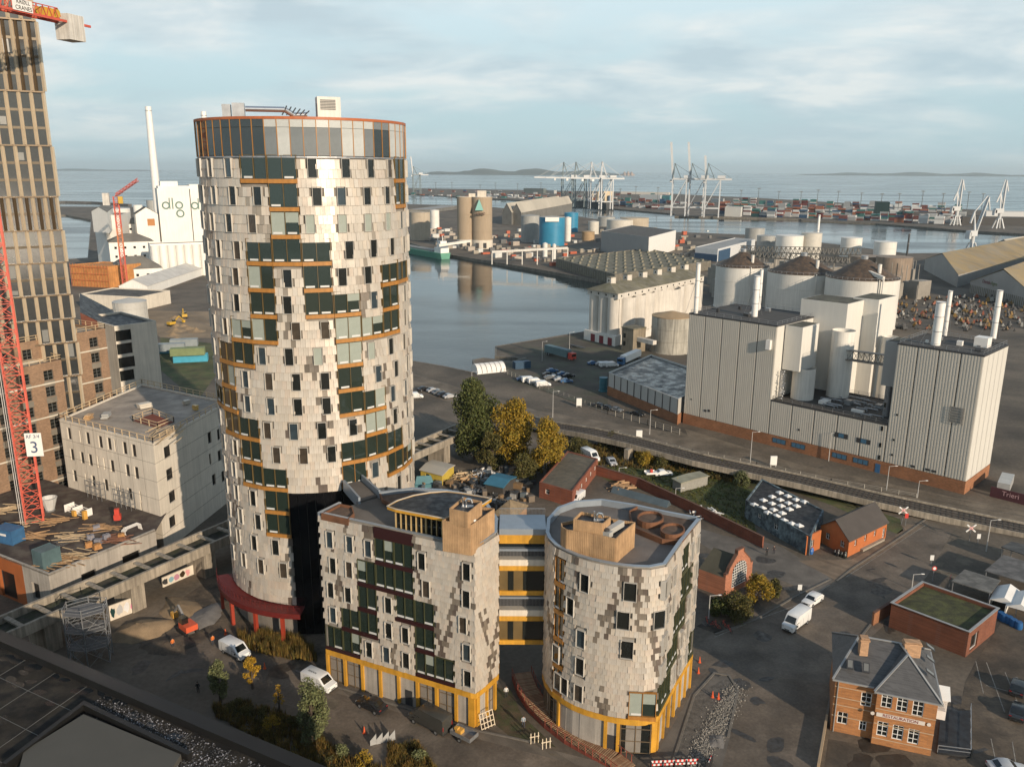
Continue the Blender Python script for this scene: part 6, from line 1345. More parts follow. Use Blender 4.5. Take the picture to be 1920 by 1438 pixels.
# conveyor along the quay
cvq = thing('quay_conveyor', 'long thin cream conveyor along the far quay beside the tall silos', 'conveyor', (*G(920, 475), 0)); m = MB(); a, b_ = at_dist(920, 473, 640), at_dist(1062, 464, 640); m.bar(tuple(a), tuple(b_), 1.6, 1.6)
for k in range(6): q = a + (b_ - a) * k / 5; m.bar((q.x, q.y, 0), tuple(q), .7)
a, b_ = at_dist(820, 462, 690), at_dist(878, 453, 700); m.bar(tuple(a), tuple(b_), 2, 2); part('conveyor', m, whitew, cvq, world=True)
# brown-roofed long sheds at the right edge
ysh = M('yellow_brown_roof', (.27, .20, .10), .9, .18, .05, rgb2=(.22, .18, .12)); gw = M('gable_grey', (.28, .275, .26), .7, .08, .1)
gbld('long_shed', 'long shed with a tan roof and grey gable near the right edge, farther one', 'warehouse', G(1730, 498), G(1792, 530), G(1995, 470), 8, 17, gw, ysh, axis='bc')
t, Q = gbld('long_shed', 'shed with a tan roof and lettering on its grey gable, nearest the right edge', 'warehouse', G(1815, 540), G(1935, 570), G(2060, 500), 7, 18, gw, ysh, axis='bc')
s_, z_ = onwall(Q[0], Q[1], 1858, 522); ag = thing('gable_lettering', 'dark red and green words on the grey gable', 'lettering', (*(Q[0] + (Q[1] - Q[0]).normalized() * s_ + Vector((.1, -.3))), z_), ang(Q[0], Q[1]))
text('word', 'Danish', 3.0, ag, (-1.6, -.2, 0), 0, M('word_red', (.15, .02, .04), .6, 0), ext=.03, align='RIGHT'); text('word', 'Agro', 3.0, ag, (-1.2, -.2, 0), 0, M('word_green', (.10, .14, .05), .6, 0), ext=.03, align='LEFT')
m = MB()
for k in range(34): q = Q[0] + (Q[1] - Q[0]) * (k + .5) / 34; m.at(q.x, q.y, 0, ang(Q[0], Q[1])).b(-.12, .12, -.3, -.05, .1, 5)
m.at(); part('gate_post', m, M('vent_pale'), t, world=True, kind='stuff')
gbld('long_shed', 'pale roofed shed at the channel on the far right edge', 'warehouse', G(1850, 470), G(1900, 475), G(1990, 455), 8, 15, gw, M('pale_old_roof'), axis='bc')
# thin chimneys
for px, pb, pt, r_, lb in ((1527, 470, 397, 2.4, 'white chimney standing before the cream tank'), (1697, 478, 430, 1.6, 'thin black chimney giving off a wisp of pale smoke')): stack(lb, px, pb, pt, r_ * .55, r_ * .4, white if px < 1600 else darkm)
# ------------------------------------------------------------------ vehicles
def loft(m, st, cap=True):
    rings = []
    for x, zb, zt, wb, wt in st:
        zs = zb + (zt - zb) * .12
        rings.append([m.p(x, y, z) for y, z in ((-wb * .9, zb), (-wb, zs), (-wb, min(zt - .02, zb + (zt - zb) * .5 if wt > wb * .97 else zt - .04)), (-wt, zt - .03), (-wt * .88, zt), (wt * .88, zt), (wt, zt - .03), (wb, min(zt - .02, zb + (zt - zb) * .5 if wt > wb * .97 else zt - .04)), (wb, zs), (wb * .9, zb))])
    for a, b_ in zip(rings, rings[1:]):
        for k in range(10): m.face((a[k], a[(k + 1) % 10], b_[(k + 1) % 10], b_[k]))
    m.face(rings[0][::-1]); m.face(rings[-1])
def wheels(t, xs, hw, r):
    key = ('wh', r)
    if key not in FRM:
        m = MB(); m.tube((0, -.11, r), (0, .11, r), r, 14); q = MB(); q.tube((0, -.125, r), (0, .125, r), r * .58, 10); FRM[key] = (m.mesh('wheel', rubber), q.mesh('rim', steel))
    for x in xs:
        for y in (-hw, hw): o = inst('wheel', FRM[key][0], t, (x, y, 0)); inst('rim', FRM[key][1], o)
def car_mesh(kind, paint):
    """front of the vehicle is +x; z=0 the ground; returns list of (name, mesh)"""
    b_, g, l, tl = MB(), MB(), MB(), MB()
    if kind == 'van':
        loft(b_, [(2.65, .35, .75, .8, .7), (2.5, .28, 1.05, .93, .86), (1.75, .28, 1.22, .98, .9)]); loft(b_, [(1.75, .28, 1.22, .98, .92), (1.72, .28, 1.26, .985, .92), (.95, .28, 1.98, .985, .80), (.7, .28, 2.04, .985, .84), (-2.4, .28, 2.04, .985, .86), (-2.6, .3, 1.95, .97, .84)])
        g.poly([(1.74, -.80, 1.29), (1.74, .80, 1.29), (1.02, .70, 1.94), (1.02, -.70, 1.94)]); 
        for s in (-1, 1): g.poly([(1.45, s * .995, 1.25), (.45, s * .995, 1.25), (.45, s * .90, 1.80), (1.0, s * .90, 1.80)][::s])
        for s in (-1, 1): l.box(2.55, s * .68, .85, .14, .34, .2); tl.box(-2.6, s * .85, 1.1, .06, .12, .5)
        W = ((1.7, -1.55), .88, .34)
    elif kind == 'bigvan':
        loft(b_, [(3.0, .35, .9, .85, .75), (2.85, .3, 1.25, .98, .9), (2.2, .3, 1.4, 1.0, .92)]); loft(b_, [(2.2, .3, 1.4, 1.0, .93), (1.45, .3, 2.4, 1.0, .80), (1.1, .3, 2.62, 1.0, .84), (-2.8, .3, 2.62, 1.0, .86), (-3.0, .3, 2.5, .98, .84)])
        g.poly([(2.19, -.84, 1.47), (2.19, .84, 1.47), (1.54, .74, 2.3), (1.54, -.74, 2.3)])
        for s in (-1, 1): g.poly([(1.9, s * 1.012, 1.4), (.95, s * 1.012, 1.4), (.95, s * .93, 2.05), (1.5, s * .93, 2.05)][::s]); l.box(2.9, s * .75, 1.0, .14, .34, .25); tl.box(-3.0, s * .88, 1.3, .06, .12, .6)
        W = ((2.0, -1.8), .9, .36)
    else:
        h = {'car': 1.45, 'suv': 1.68, 'wagon': 1.48}[kind]; rb = {'car': -1.1, 'suv': -1.6, 'wagon': -1.75}[kind]
        loft(b_, [(2.2, .3, .62, .72, .62), (2.05, .2, .78, .86, .78), (1.0, .2, .95, .9, .84), (-1.5, .2, .98, .9, .84), (-2.1, .22, .92, .88, .80), (-2.2, .3, .8, .8, .7)])
        loft(b_, [(1.05, .8, .97, .86, .80), (.3, .8, h - .06, .86, .62), (-.2, .8, h, .86, .64), (rb + .2, .8, h - .04, .86, .62), (rb - .45, .8, 1.0, .86, .76)])
        g.poly([(1.0, -.74, 1.0), (1.0, .74, 1.0), (.36, .60, h - .09), (.36, -.60, h - .09)]); g.poly([(rb - .42, .70, 1.04), (rb - .42, -.70, 1.04), (rb + .12, -.58, h - .09), (rb + .12, .58, h - .09)])
        for s in (-1, 1): g.poly([(.75, s * .875, 1.0), (rb - .2, s * .875, 1.0), (rb + .15, s * .70, h - .12), (.22, s * .70, h - .12)][::s]); l.box(2.08, s * .62, .68, .16, .3, .14); tl.box(-2.15, s * .66, .82, .1, .3, .12)
        W = ((1.35, -1.35), .8, .32)
    t_ = MB(); xf, xr_, hw = {'van': (2.66, -2.62, .97), 'bigvan': (3.01, -3.03, .99)}.get(kind, (2.21, -2.22, .84))
    t_.b(xf - .1, xf + .02, -hw * .8, hw * .8, .32, .5); t_.b(xf - .12, xf + .015, -.4, .4, .56, .7); t_.b(xr_ - .02, xr_ + .1, -hw * .85, hw * .85, .3, .5)
    for s in (-1, 1): t_.b(xr_ + .9, xf - 1.1, s * hw - .02, s * hw + .03, .42, .56); t_.b(xf - 1.35, xf - 1.2, s * (hw + .02), s * (hw + .2), 1.0, 1.18)
    if 'van' in kind: [t_.b(x, x + .02, s * hw - .03, s * hw + .022, .5, 1.75) for s in (-1, 1) for x in (-.3, .55, -1.9)]
    return [('trim', t_.mesh('trim', M('black_trim', (.02, .02, .02), .6, 0))), ('body', b_.mesh('body', paint, True)), ('window_glass', g.mesh('window_glass', glass)), ('headlight', l.mesh('headlight', M('lamp_glass', (.5, .5, .48), .2, 0))), ('tail_light', tl.mesh('tail_light', M('tail_red', (.25, .01, .01), .3, 0)))], W
CARS = {}
def vehicle(kind, rgb, px, py, head_px, label, group=None, z=0.0, cat=None):
    k = (kind, rgb)
    if k not in CARS: CARS[k] = car_mesh(kind, M('car_%02x%02x%02x' % tuple(int(c * 250) for c in rgb), rgb, .25, .04, 1, spec=.6))
    g = G(px, py, z); h = G(*head_px, z) if isinstance(head_px, tuple) else None; rz = ang(g, h) if h is not None else head_px
    t = thing({'van': 'panel_van', 'bigvan': 'panel_van'}.get(kind, 'parked_car'), label, cat or ('van' if 'van' in kind else 'car'), (g.x, g.y, z + .01), rz, group)
    for n, me in CARS[k][0]: inst(n, me, t)
    wheels(t, *CARS[k][1]); return t
W_ = (.72, .72, .70); K_ = (.015, .016, .018); GR = (.12, .13, .14); SI = (.38, .39, .40); BL = (.05, .12, .24); RD = (.30, .03, .02)
# ------------------------------------------------------------------ harbour basin side
def at_front(px, py, z=0): return G(px, py, z)
A, B = G(900, 702), G(943, 697)
tn = thing('tunnel_tent', 'white ribbed tunnel tent on the edge of the quay', 'tent', (*((A + B) / 2), 0), ang(A, B)); m = MB(); Lt = (B - A).length * 1.25; r_ = 3.3
for k in range(6):
    x0, x1 = -Lt / 2 + k * Lt / 6 + .15, -Lt / 2 + (k + 1) * Lt / 6 - .05
    for j in range(9):
        a, b_ = math.pi * j / 9, math.pi * (j + 1) / 9; P4 = [(x, 3 + r_ * math.cos(t), r_ * .95 * math.sin(t)) for x, t in ((x0, a), (x1, a), (x1, b_), (x0, b_))]; m.poly(P4)
    m.poly([(x1, 3 + r_ * math.cos(math.pi * j / 12), r_ * .95 * math.sin(math.pi * j / 12)) for j in range(13)]); 
part('cover', m, M('tent_white', (.68, .66, .62), .7, .05, .4), tn); m = MB(); m.poly([(-Lt / 2 + .1, 3 + r_ * math.cos(math.pi * j / 12), r_ * .93 * math.sin(math.pi * j / 12)) for j in range(13)][::-1]); [m.b(-Lt / 2 + k * Lt / 6 - .1, -Lt / 2 + k * Lt / 6 + .08, -.1 - .3, .2 - .3, 0, .3) for k in range(7)]; part('end_wall', m, M('tent_white'), tn)
def lorry(label, px, py, head, trailer, cab, Ltr=12, hh=3.4, ctr=True):
    g = G(px, py); rz = ang(g, G(*head)); t = thing('lorry', label, 'lorry', (g.x, g.y, 0), rz)
    if trailer: m = MB(); m.b(-Ltr / 2, Ltr / 2, -1.25, 1.25, 1.0, hh); part('trailer', m, trailer, t)
    m = MB(); m.b(-Ltr / 2, Ltr / 2 + (2.8 if cab else 0), -.5, .5, .75, .98); part('chassis', m, darkm, t)
    if cab:
        m = MB(); m.b(Ltr / 2 + .7, Ltr / 2 + 2.8, -1.2, 1.2, .6, 3.0); part('cab', m, cab, t); m = MB(); m.b(Ltr / 2 + 2.78, Ltr / 2 + 2.83, -1.05, 1.05, 1.7, 2.6); part('windscreen', m, glass, t)
    wheels(t, [Ltr / 2 + 1.6] * bool(cab) + [-Ltr / 2 + 1.2, -Ltr / 2 + 2.4], 1.05, .5); return t
lorry('articulated lorry with a grey-teal trailer and red cab on the quay yard', 1045, 668, (1065, 673), M('trailer_teal', (.10, .16, .17), .6, .1), redp, 13, 3.8)
lorry('low empty dark trailer parked near the grain silo', 1082, 652, (1095, 655), None, None, 9)
lorry('lorry trailer with a long white roof beside the low store', 1182, 675, (1150, 690), white, bluep, 14, 3.4)
m = MB(); cont('site_container', 'dark blue container on the quay pier beside the tunnel tent', 978, 690, 6, 2.4, 2.6, M('container_navy', (.02, .06, .11), .5, .15), .4, 0)
cars = [(1035, 697, BL, 'dark blue car, rearmost of the group in the quay yard'), (1028, 704, K_, 'black car left behind in the quay yard group'), (1040, 709, SI, 'silver car in the middle of the quay yard group'), (1056, 703, BL, 'blue car at the back right of the quay yard group'), (1066, 706, K_, 'black car at the far right of the quay yard group'), (1050, 713, SI, 'silver-blue car at the front of the quay yard group'), (1062, 716, BL, 'bright blue car nearest the road in the quay yard group'), (1031, 710, GR, 'grey car at the left of the quay yard group'), (1112, 682, BL, 'blue car at the left of the row near the grain silo'), (1126, 683, SI, 'silver car in the row near the grain silo')]
for x, y, c, lb in cars: vehicle('car', c, x, y, .2 + R.uniform(-.1, .1), lb, 'cars parked in the quay yard')
for x, y, lb in ((1136, 686, 'white van left of the white lorry roof in the quay yard'), (1146, 686, 'white van beside the white lorry in the quay yard'), (992, 716, 'white van behind the chain fence, left of its pair'), (1004, 719, 'white van behind the chain fence, right of its pair'), (1018, 724, 'white van at the end of the fence row')): vehicle('van', W_, x, y, .3, lb, 'white vans in the quay yard')
vehicle('car', BL, 980, 713, .3, 'blue car left of the white vans behind the chain fence')
for x, y, c, lb in ((1125, 762, K_, 'black car with bright tail lights parked along the mill fence'), (1140, 766, K_, 'black car in the middle of the row along the mill fence'), (1156, 769, GR, 'dark grey car in the row along the mill fence'), (1196, 777, K_, 'dark car parked alone by the mill fence')): vehicle('car', c, x, y, -.75, lb, 'cars along the mill fence')
for x, y, c, lb in ((812, 736, SI, 'silver car at the left of the row beyond the big green tree'), (822, 740, GR, 'grey car in the row beyond the big green tree'), (832, 744, K_, 'black car in the row beyond the big green tree'), (843, 747, SI, 'last silver car in the row, closest to the big green tree'), (795, 734, K_, 'dark car next to the round tower in the far row')): vehicle('car', c, x, y, .6, lb, 'cars parked beyond the big green tree')
vehicle('van', W_, 778, 749, .3, 'white van half hidden by the round tower edge')
def fence(label, pts, h=1.8, step=2.5, mat=None, mesh=True):
    P_ = [G(*p) for p in pts]; t = thing('wire_fence', label, 'fence', (P_[0].x, P_[0].y, 0)); m = MB(); mt = mat or M('fence_post', (.30, .28, .24), .7)
    for a, b_ in zip(P_, P_[1:]):
        n = max(1, int((b_ - a).length / step))
        for k in range(n + 1): q = a + (b_ - a) * k / n; m.at(q.x, q.y, 0).b(-.07, .07, -.07, .07, 0, h)
    m.at(); part('post', m, mt, t, world=True, kind='stuff'); m = MB()
    for z_ in (h, h * .66, h * .33): m.ribbon([tuple(q) for q in P_], .05, z_ - .03, z_ + .02)
    part('wire', m, mt, t, world=True); return t
fence('long wire fence with pale posts between the quay yard and the harbour road', ((945, 700), (1020, 732), (1140, 775), (1215, 795), (1275, 812)))
fence('wire fence with posts along the right part of the elevated track', ((1160, 812), (1300, 845), (1420, 868), (1560, 898), (1720, 925)), 1.0, 3.5)
# green ship and container ship
def hull(m, L_, W2, H_, z0=-2.2, bow=.2):
    st = []; n = 14
    for k in range(n + 1):
        t = k / n; w_ = W2 * min(1, (1 - t) / bow) ** .55 if t > 1 - bow else W2 * min(1, .8 + t * 2); sh = H_ * (1 + .22 * max(0, t - .75) * 4 * (t - .75)); x = -L_ / 2 + L_ * t
        st.append([m.p(x, -w_ * .8, z0), m.p(x, -w_, z0 + sh), m.p(x, w_, z0 + sh), m.p(x, w_ * .8, z0)])
    for a, b_ in zip(st, st[1:]):
        for k in range(3): m.face((a[k], b_[k], b_[k + 1], a[k + 1]))
    m.face(st[0]); return m
def ship(name, label, pa, pb, W2, H_, mat):
    a, b_ = G(*pa, -2), G(*pb, -2); c = (a + b_) / 2; t = thing(name, label, 'ship', (c.x, c.y, 0), ang(a, b_)); L_ = (b_ - a).length; m = hull(MB(), L_, W2, H_); part('hull', m, mat, t); return t, L_
t, L_ = ship('cargo_ship', 'small green-hulled cargo ship with a white wheelhouse moored at the quay', (833, 487), (745, 472), 6, 5, M('hull_green', (.10, .28, .20), .5, .1))
m = MB(); m.b(-L_ / 2 + 1, -L_ / 2 + 12, -4, 4, 2.5, 7); m.b(-L_ / 2 + 2, -L_ / 2 + 9, -3.5, 3.5, 7, 10); m.b(-L_ / 2 + 3, -L_ / 2 + 7, -3, 3, 10, 12.5); part('wheelhouse', m, white, t); m = MB(); m.b(-L_ / 2 + 14, L_ / 2 - 8, -4, 4, 2.4, 4.2); part('hatch_cover', m, M('hatch_grey', (.2, .2, .19), .7), t); m = MB()
for x in (-L_ / 2 + 5, L_ / 2 - 6, -L_ / 2 + 13): m.tube((x, 0, 4), (x, 0, 17), .3, 6)
part('mast', m, white, t); m = MB(); m.b(-L_ / 2 + 9.3, -L_ / 2 + 10.5, -5, -3, 3.3, 5.5); part('lifeboat', m, M('rescue_orange', (.55, .12, .02), .5), t)
t, L_ = ship('container_ship', 'dark-hulled container ship under the row of ship-to-shore cranes', (1140, 391), (1022, 378), 11, 13, M('hull_dark', (.02, .025, .03), .6, .1))
m = MB(); m.b(-L_ / 2 + 6, -L_ / 2 + 18, -9, 9, 9, 29); m.b(-L_ / 2 + 8, -L_ / 2 + 16, -10, 10, 29, 32); part('superstructure', m, M('ship_cream', (.52, .42, .28), .6, .08), t); m = MB(); m.b(-L_ / 2 + 1, -L_ / 2 + 5, -3, 3, 9, 24); part('funnel', m, M('shed_blue'), t)
m = MB(); rr = random.Random(4)
for k in range(3):
    x = -L_ / 2 + 35 + k * 30; m.tube((x, 0, 9), (x, 0, 30), 1.1, 8); m.bar((x, 0, 27), (x + 20, 0, 14 + k * 3), 1)
part('deck_crane', m, M('ship_cream'), t)
# ------------------------------------------------------------------ ship-to-shore cranes
stsm = M('crane_white', (.50, .51, .51), .55, .06, .05); stsd = M('crane_blue_grey', (.13, .17, .18), .6, .1, .05)
def sts(label, px, py, up_, zl, za, rz, boom, back=28, dark=False, tip=None):
    g = G(px, py); t = thing('ship_to_shore_crane', label, 'harbour crane', (g.x, g.y, 0), rz, 'container cranes on the far terminal'); m = MB(); mt = stsd if dark else stsm
    for x in (-11, 11):
        for y in (-9, 9): m.bar((x, y, 0), (x, y * .8, zl), 1.7)
    for y in (-9, 9): m.bar((-11, y, 14), (11, y, 14), 1.5); m.bar((-11, y, 14), (11, y * .8, zl), 1.0); m.bar((-11, y * .8, zl), (11, y * .8, zl), 1.6)
    for x in (-11, 11): m.bar((x, -9, 14), (x, 9, 14), 1.5); m.bar((x, -7, zl), (x, 7, zl), 1.5)
    part('portal', m, mt, t); m = MB()
    for y in (-4, 4): m.bar((-11, y, zl), (-9, y * .4, za), 1.1); m.bar((2, y, zl), (-9, y * .4, za), .8)
    m.bar((-9, -3, za), (-9, 3, za), 1.4); m.bar((back, 0, zl + 1), (-9, 0, za), .5); part('apex_frame', m, stsd if up_ else mt, t)
    m = MB(); m.b(-11, back, -2.5, 2.5, zl - 1.2, zl + 1.6); m.b(6, 18, -4, 4, zl + 1.6, zl + 6); part('machinery_house', m, stsm, t); m = MB()
    if up_: e_ = (-11 - boom * .10, 0, zl + boom); m.bar((-11, 0, zl), e_, 4.2, 3.2)
    else:
        e_ = (-11 - boom, 0, zl + 1); m.bar((-11, 0, zl + .5), e_, 3, 2.6)
        for f in (.45, .9): m.bar((-9, 0, za), (-11 - boom * f, 0, zl + 1), .45)
    part('boom', m, stsm, t); m = MB(); m.b(-16 - (0 if up_ else 12), -12 - (0 if up_ else 12), -2, 2, zl - 5, zl - 1); part('cab', m, white, t)
    return t
for x, y, b_, lb in ((1268, 402, 57, 'leftmost container crane with its boom raised high'), (1300, 402, 57, 'middle container crane with its boom raised high'), (1330, 404, 36, 'right container crane with a shorter raised boom')): sts(lb, x, y, True, 58, 82, -.25, b_)
for x, y, lb, dk in ((1060, 386, 'blue-grey container crane with lowered boom, leftmost of its row', True), (1083, 388, 'second blue-grey container crane with lowered boom', True), (1112, 390, 'tall white container crane with lowered boom, third of its row', False), (1132, 391, 'container crane at the right end of the lowered-boom row', False)): sts(lb, x, y, False, 56, 86, .15, 58, 34, dk)
sts('blue-grey container crane with raised boom just right of the round tower crown', 778, 366, True, 56, 80, .3, 52, 36, True)
def luff(label, px, py, s, lean):
    g = G(px, py); t = thing('luffing_crane', label, 'harbour crane', (g.x, g.y, 0), lean, 'white level-luffing cranes'); m = MB()
    for x in (-1, 1):
        for y in (-1, 1): m.bar((x * 5 * s, y * 5 * s, 0), (x * 2 * s, y * 2 * s, 13 * s), 1.3 * s)
    m.tube((0, 0, 12 * s), (0, 0, 20 * s), 2.2 * s, 12); part('portal', m, stsm, t); m = MB(); m.b(-8 * s, 3 * s, -3 * s, 3 * s, 20 * s, 26 * s); m.b(-9 * s, -6 * s, -3 * s, 3 * s, 17 * s, 24 * s); part('machine_house', m, stsm, t); m = MB()
    tipx = 2.5 * s if abs(lean) < .01 else 16 * s; top = 62 * s
    for y in (-1.4, 1.4): m.bar((2 * s, y * s, 22 * s), (tipx, y * .5 * s, top), 1.3 * s)
    m.bar((tipx, 0, top), (tipx + 4 * s, 0, top - 14 * s), 1.2 * s); m.bar((-3 * s, 0, 46 * s), (tipx - 2 * s, 0, top + 1), 1.0 * s); m.bar((-2 * s, -2, 26 * s), (-3 * s, 0, 46 * s), 1.2 * s); m.bar((3 * s, 0, 24 * s), (-3 * s, 0, 46 * s), 1.0 * s); m.bar((-3 * s, 0, 46 * s), (-7 * s, 0, 34 * s), 1.6 * s)
    for k in range(7): f = k / 7; m.bar((2 * s + (tipx - 2 * s) * f, -1.2 * s, 22 * s + (top - 22 * s) * f), (2 * s + (tipx - 2 * s) * (f + .14), 1.2 * s, 22 * s + (top - 22 * s) * (f + .14)), .5 * s)
    part('jib', m, stsm, t)
luff('white luffing crane on the far quay, left of the far pair', 1788, 414, .98, 0.0); luff('white luffing crane on the far quay, right of the far pair', 1868, 419, .98, 0.0); luff('nearer grey luffing crane leaning right beside the long sheds', 1817, 468, .8, .4)
# ------------------------------------------------------------------ containers, terminal sheds and light masts
CC = {'dark red': (.14, .035, .03), 'white': (.60, .60, .58), 'orange': (.27, .10, .05), 'dark blue': (.03, .07, .13), 'grey': (.28, .29, .29), 'teal': (.04, .14, .13), 'brown-red': (.14, .05, .04), 'pale grey': (.42, .42, .41)}
cmesh = {}
for k, c in CC.items():
    m = MB(); m.b(-6.1, 6.1, -1.22, 1.22, .02, 2.58)
    for q in range(-5, 6): m.b(q * 1.1 - .2, q * 1.1 + .2, -1.27, 1.27, .15, 2.45)
    cmesh[k] = m.mesh('shipping_container', PAINT(c, .6))
rr = random.Random(21); n_ind = 0; rest = MB(); keys = list(CC); far = []
qa = ang(G(1262, 402), G(1640, 412)); blocks = []
for x in range(1352, 1790, 15): blocks.append((x, 401 - 4 * rr.random() + (x - 1348) * .028, rr.choice((3, 4, 5, 5, 6)), 4))
for x in range(1350, 1800, 14): blocks.append((x, 391 + (x - 1380) * .025, rr.randint(3, 6), 4))
for x in range(1360, 1800, 16): blocks.append((x, 380 + (x - 1380) * .02, rr.randint(3, 6), 3))
for x in range(1140, 1250, 12): blocks.append((x, 384 + (x - 1140) * .06, rr.randint(2, 4), 4))
for x in range(900, 1330, 13): blocks.append((x, 369 + (x - 900) * .03, rr.randint(2, 4), 3))
for x in range(770, 1020, 17): blocks.append((x, 369 - 4 * rr.random() + (x - 760) * .03, rr.randint(1, 3), 3))
for x in range(780, 1250, 22): blocks.append((x, 361 + (x - 780) * .01, rr.randint(1, 3), 2))
allc = []
for x, y, hgt, wd_ in blocks:
    g = G(x, y); main = rr.choice(keys)
    for i in range(wd_):
        for j in range(hgt):
            if rr.random() < .93 - j * .06: allc.append((g.x + math.cos(qa + 1.57) * i * 2.55, g.y + math.sin(qa + 1.57) * i * 2.55, j * 2.6, main if rr.random() < .45 else rr.choice(keys), g.length + i))
allc.sort(key=lambda q: q[4])
rot = Matrix.Rotation(qa, 4, 'Z')
for k, (x, y, z_, c, d) in enumerate(allc):
    if k < 300: tag(inst('shipping_container', cmesh[c], None, (x, y, z_ + .01), qa), '%s shipping container in the stacks of the far container terminal' % c, 'container', '%s containers stacked on the terminal' % c)
    else:
        rest.tint = CC[c]; rest.at(x, y, z_, qa).b(-6.1, 6.1, -1.22, 1.22, 0, 2.58)
rest.at(); solo('container_stacks', rest, M('container_far', (1, 1, 1), .6, .05, tint=True), 'mass of coloured shipping containers deeper in the far terminal', 'container stacks', kind='stuff')
for i, (x0, x1, yb, h, c_, lb) in enumerate(((978, 1015, 362, 15, (.14, .16, .15), 'dark grey terminal shed left of the lowered-boom cranes'), (1010, 1035, 362, 10, (.45, .44, .42), 'pale terminal shed beside the dark one'), (1196, 1234, 374, 14, (.42, .44, .44), 'pale office block on the container terminal'), (1234, 1252, 374, 13, (.10, .30, .32), 'teal block next to the pale terminal office'), (1636, 1662, 404, 26, (.03, .06, .055), 'dark green hopper building at the end of the container stacks'), (1690, 1800, 400, 9, (.05, .045, .045), 'long dark shed behind the luffing cranes'), (1800, 1960, 412, 10, (.045, .042, .04), 'long dark coal-coloured shed at the right of the terminal'), (1845, 1960, 398, 9, (.55, .55, .54), 'white long shed at the far right horizon'), (1355, 1385, 402, 15, (.55, .54, .50), 'white stacked building right of the raised-boom cranes'), (1330, 1352, 376, 9, (.4, .4, .38), 'small grey shed behind the raised-boom cranes'), (1160, 1250, 362, 7, (.5, .47, .42), 'long pale shed on the terminal horizon'))):
    A, B = G(x0, yb), G(x1, yb + .8); bld('terminal_shed', lb, 'shed', A, B, B + Vector((10, 28)), h, PAINT(c_, .7), M('grey_roof') if sum(c_) > .4 else rooff)
for i in range(30):
    x = 775 + i * 38 + rr.uniform(-8, 8); g = G(x, 372 if x < 1100 else 384 + (x - 1250) * .02); h = rr.uniform(32, 40); t = thing('light_mast', 'tall slim floodlight mast rising over the container terminal', 'light mast', (g.x, g.y, 0), 0, 'floodlight masts over the terminal'); m = MB(); m.tube((0, 0, 0), (0, 0, h), .55, 5); part('pole', m, M('mast_grey', (.12, .13, .13), .7), t); m = MB(); m.b(-3, 3, -.6, .6, h - .3, h + .9); part('lamp_row', m, M('mast_grey'), t)
# scattered machines in the farm-machine yard right of the mill
mm_ = MB(); rr = random.Random(31)
for k in range(380):
    q = G(rr.uniform(1672, 1990), rr.uniform(548, 612)); c = rr.choice(((.26, .16, .05), (.28, .09, .05), (.34, .33, .30), (.14, .13, .12), (.2, .13, .07), (.08, .08, .08))); mm_.tint = c; s = rr.uniform(.35, 1.05); mm_.at(q.x, q.y, 0, rr.uniform(0, 3)); mm_.b(-s, s, -s * .5, s * .5, .5, .6 + s * .9); mm_.b(-s * .3, s * .5, -s * .35, s * .35, .6 + s * .9, .9 + s * 1.5)
    mm_.tint = (.03, .03, .03); [mm_.b(x * s - .25, x * s + .25, y * s * .6 - .12, y * s * .6 + .12, 0, .6) for x in (-.7, .7) for y in (-1, 1)]
mm_.at(); solo('farm_machines', mm_, M('machine_paint', (1, 1, 1), .5, .1, tint=True), 'crowded yard of orange, yellow and white farm machines behind the mill', 'farm machines', kind='stuff')
mm_ = MB()
for k in range(260):
    x_ = rr.uniform(780, 1330); ye = 457 + (x_ - 765) * .26 if x_ < 850 else 480 + (x_ - 850) * .16; y_ = rr.uniform(430, min(500, ye - 9)); q = G(x_, y_); mm_.tint = rr.choice(((.5, .5, .47), (.3, .27, .22), (.2, .18, .15), (.4, .1, .05), (.12, .12, .12), (.35, .3, .25))); s = rr.uniform(1, 4)
    mm_.at(q.x, q.y, 0, .6).b(-s, s, -s * .5, s * .5, 0, rr.uniform(1.5, 4))
mm_.at(); solo('quay_clutter', mm_, M('machine_paint'), 'scattered huts, heaps and vehicles on the middle harbour quay', 'harbour clutter', kind='stuff')
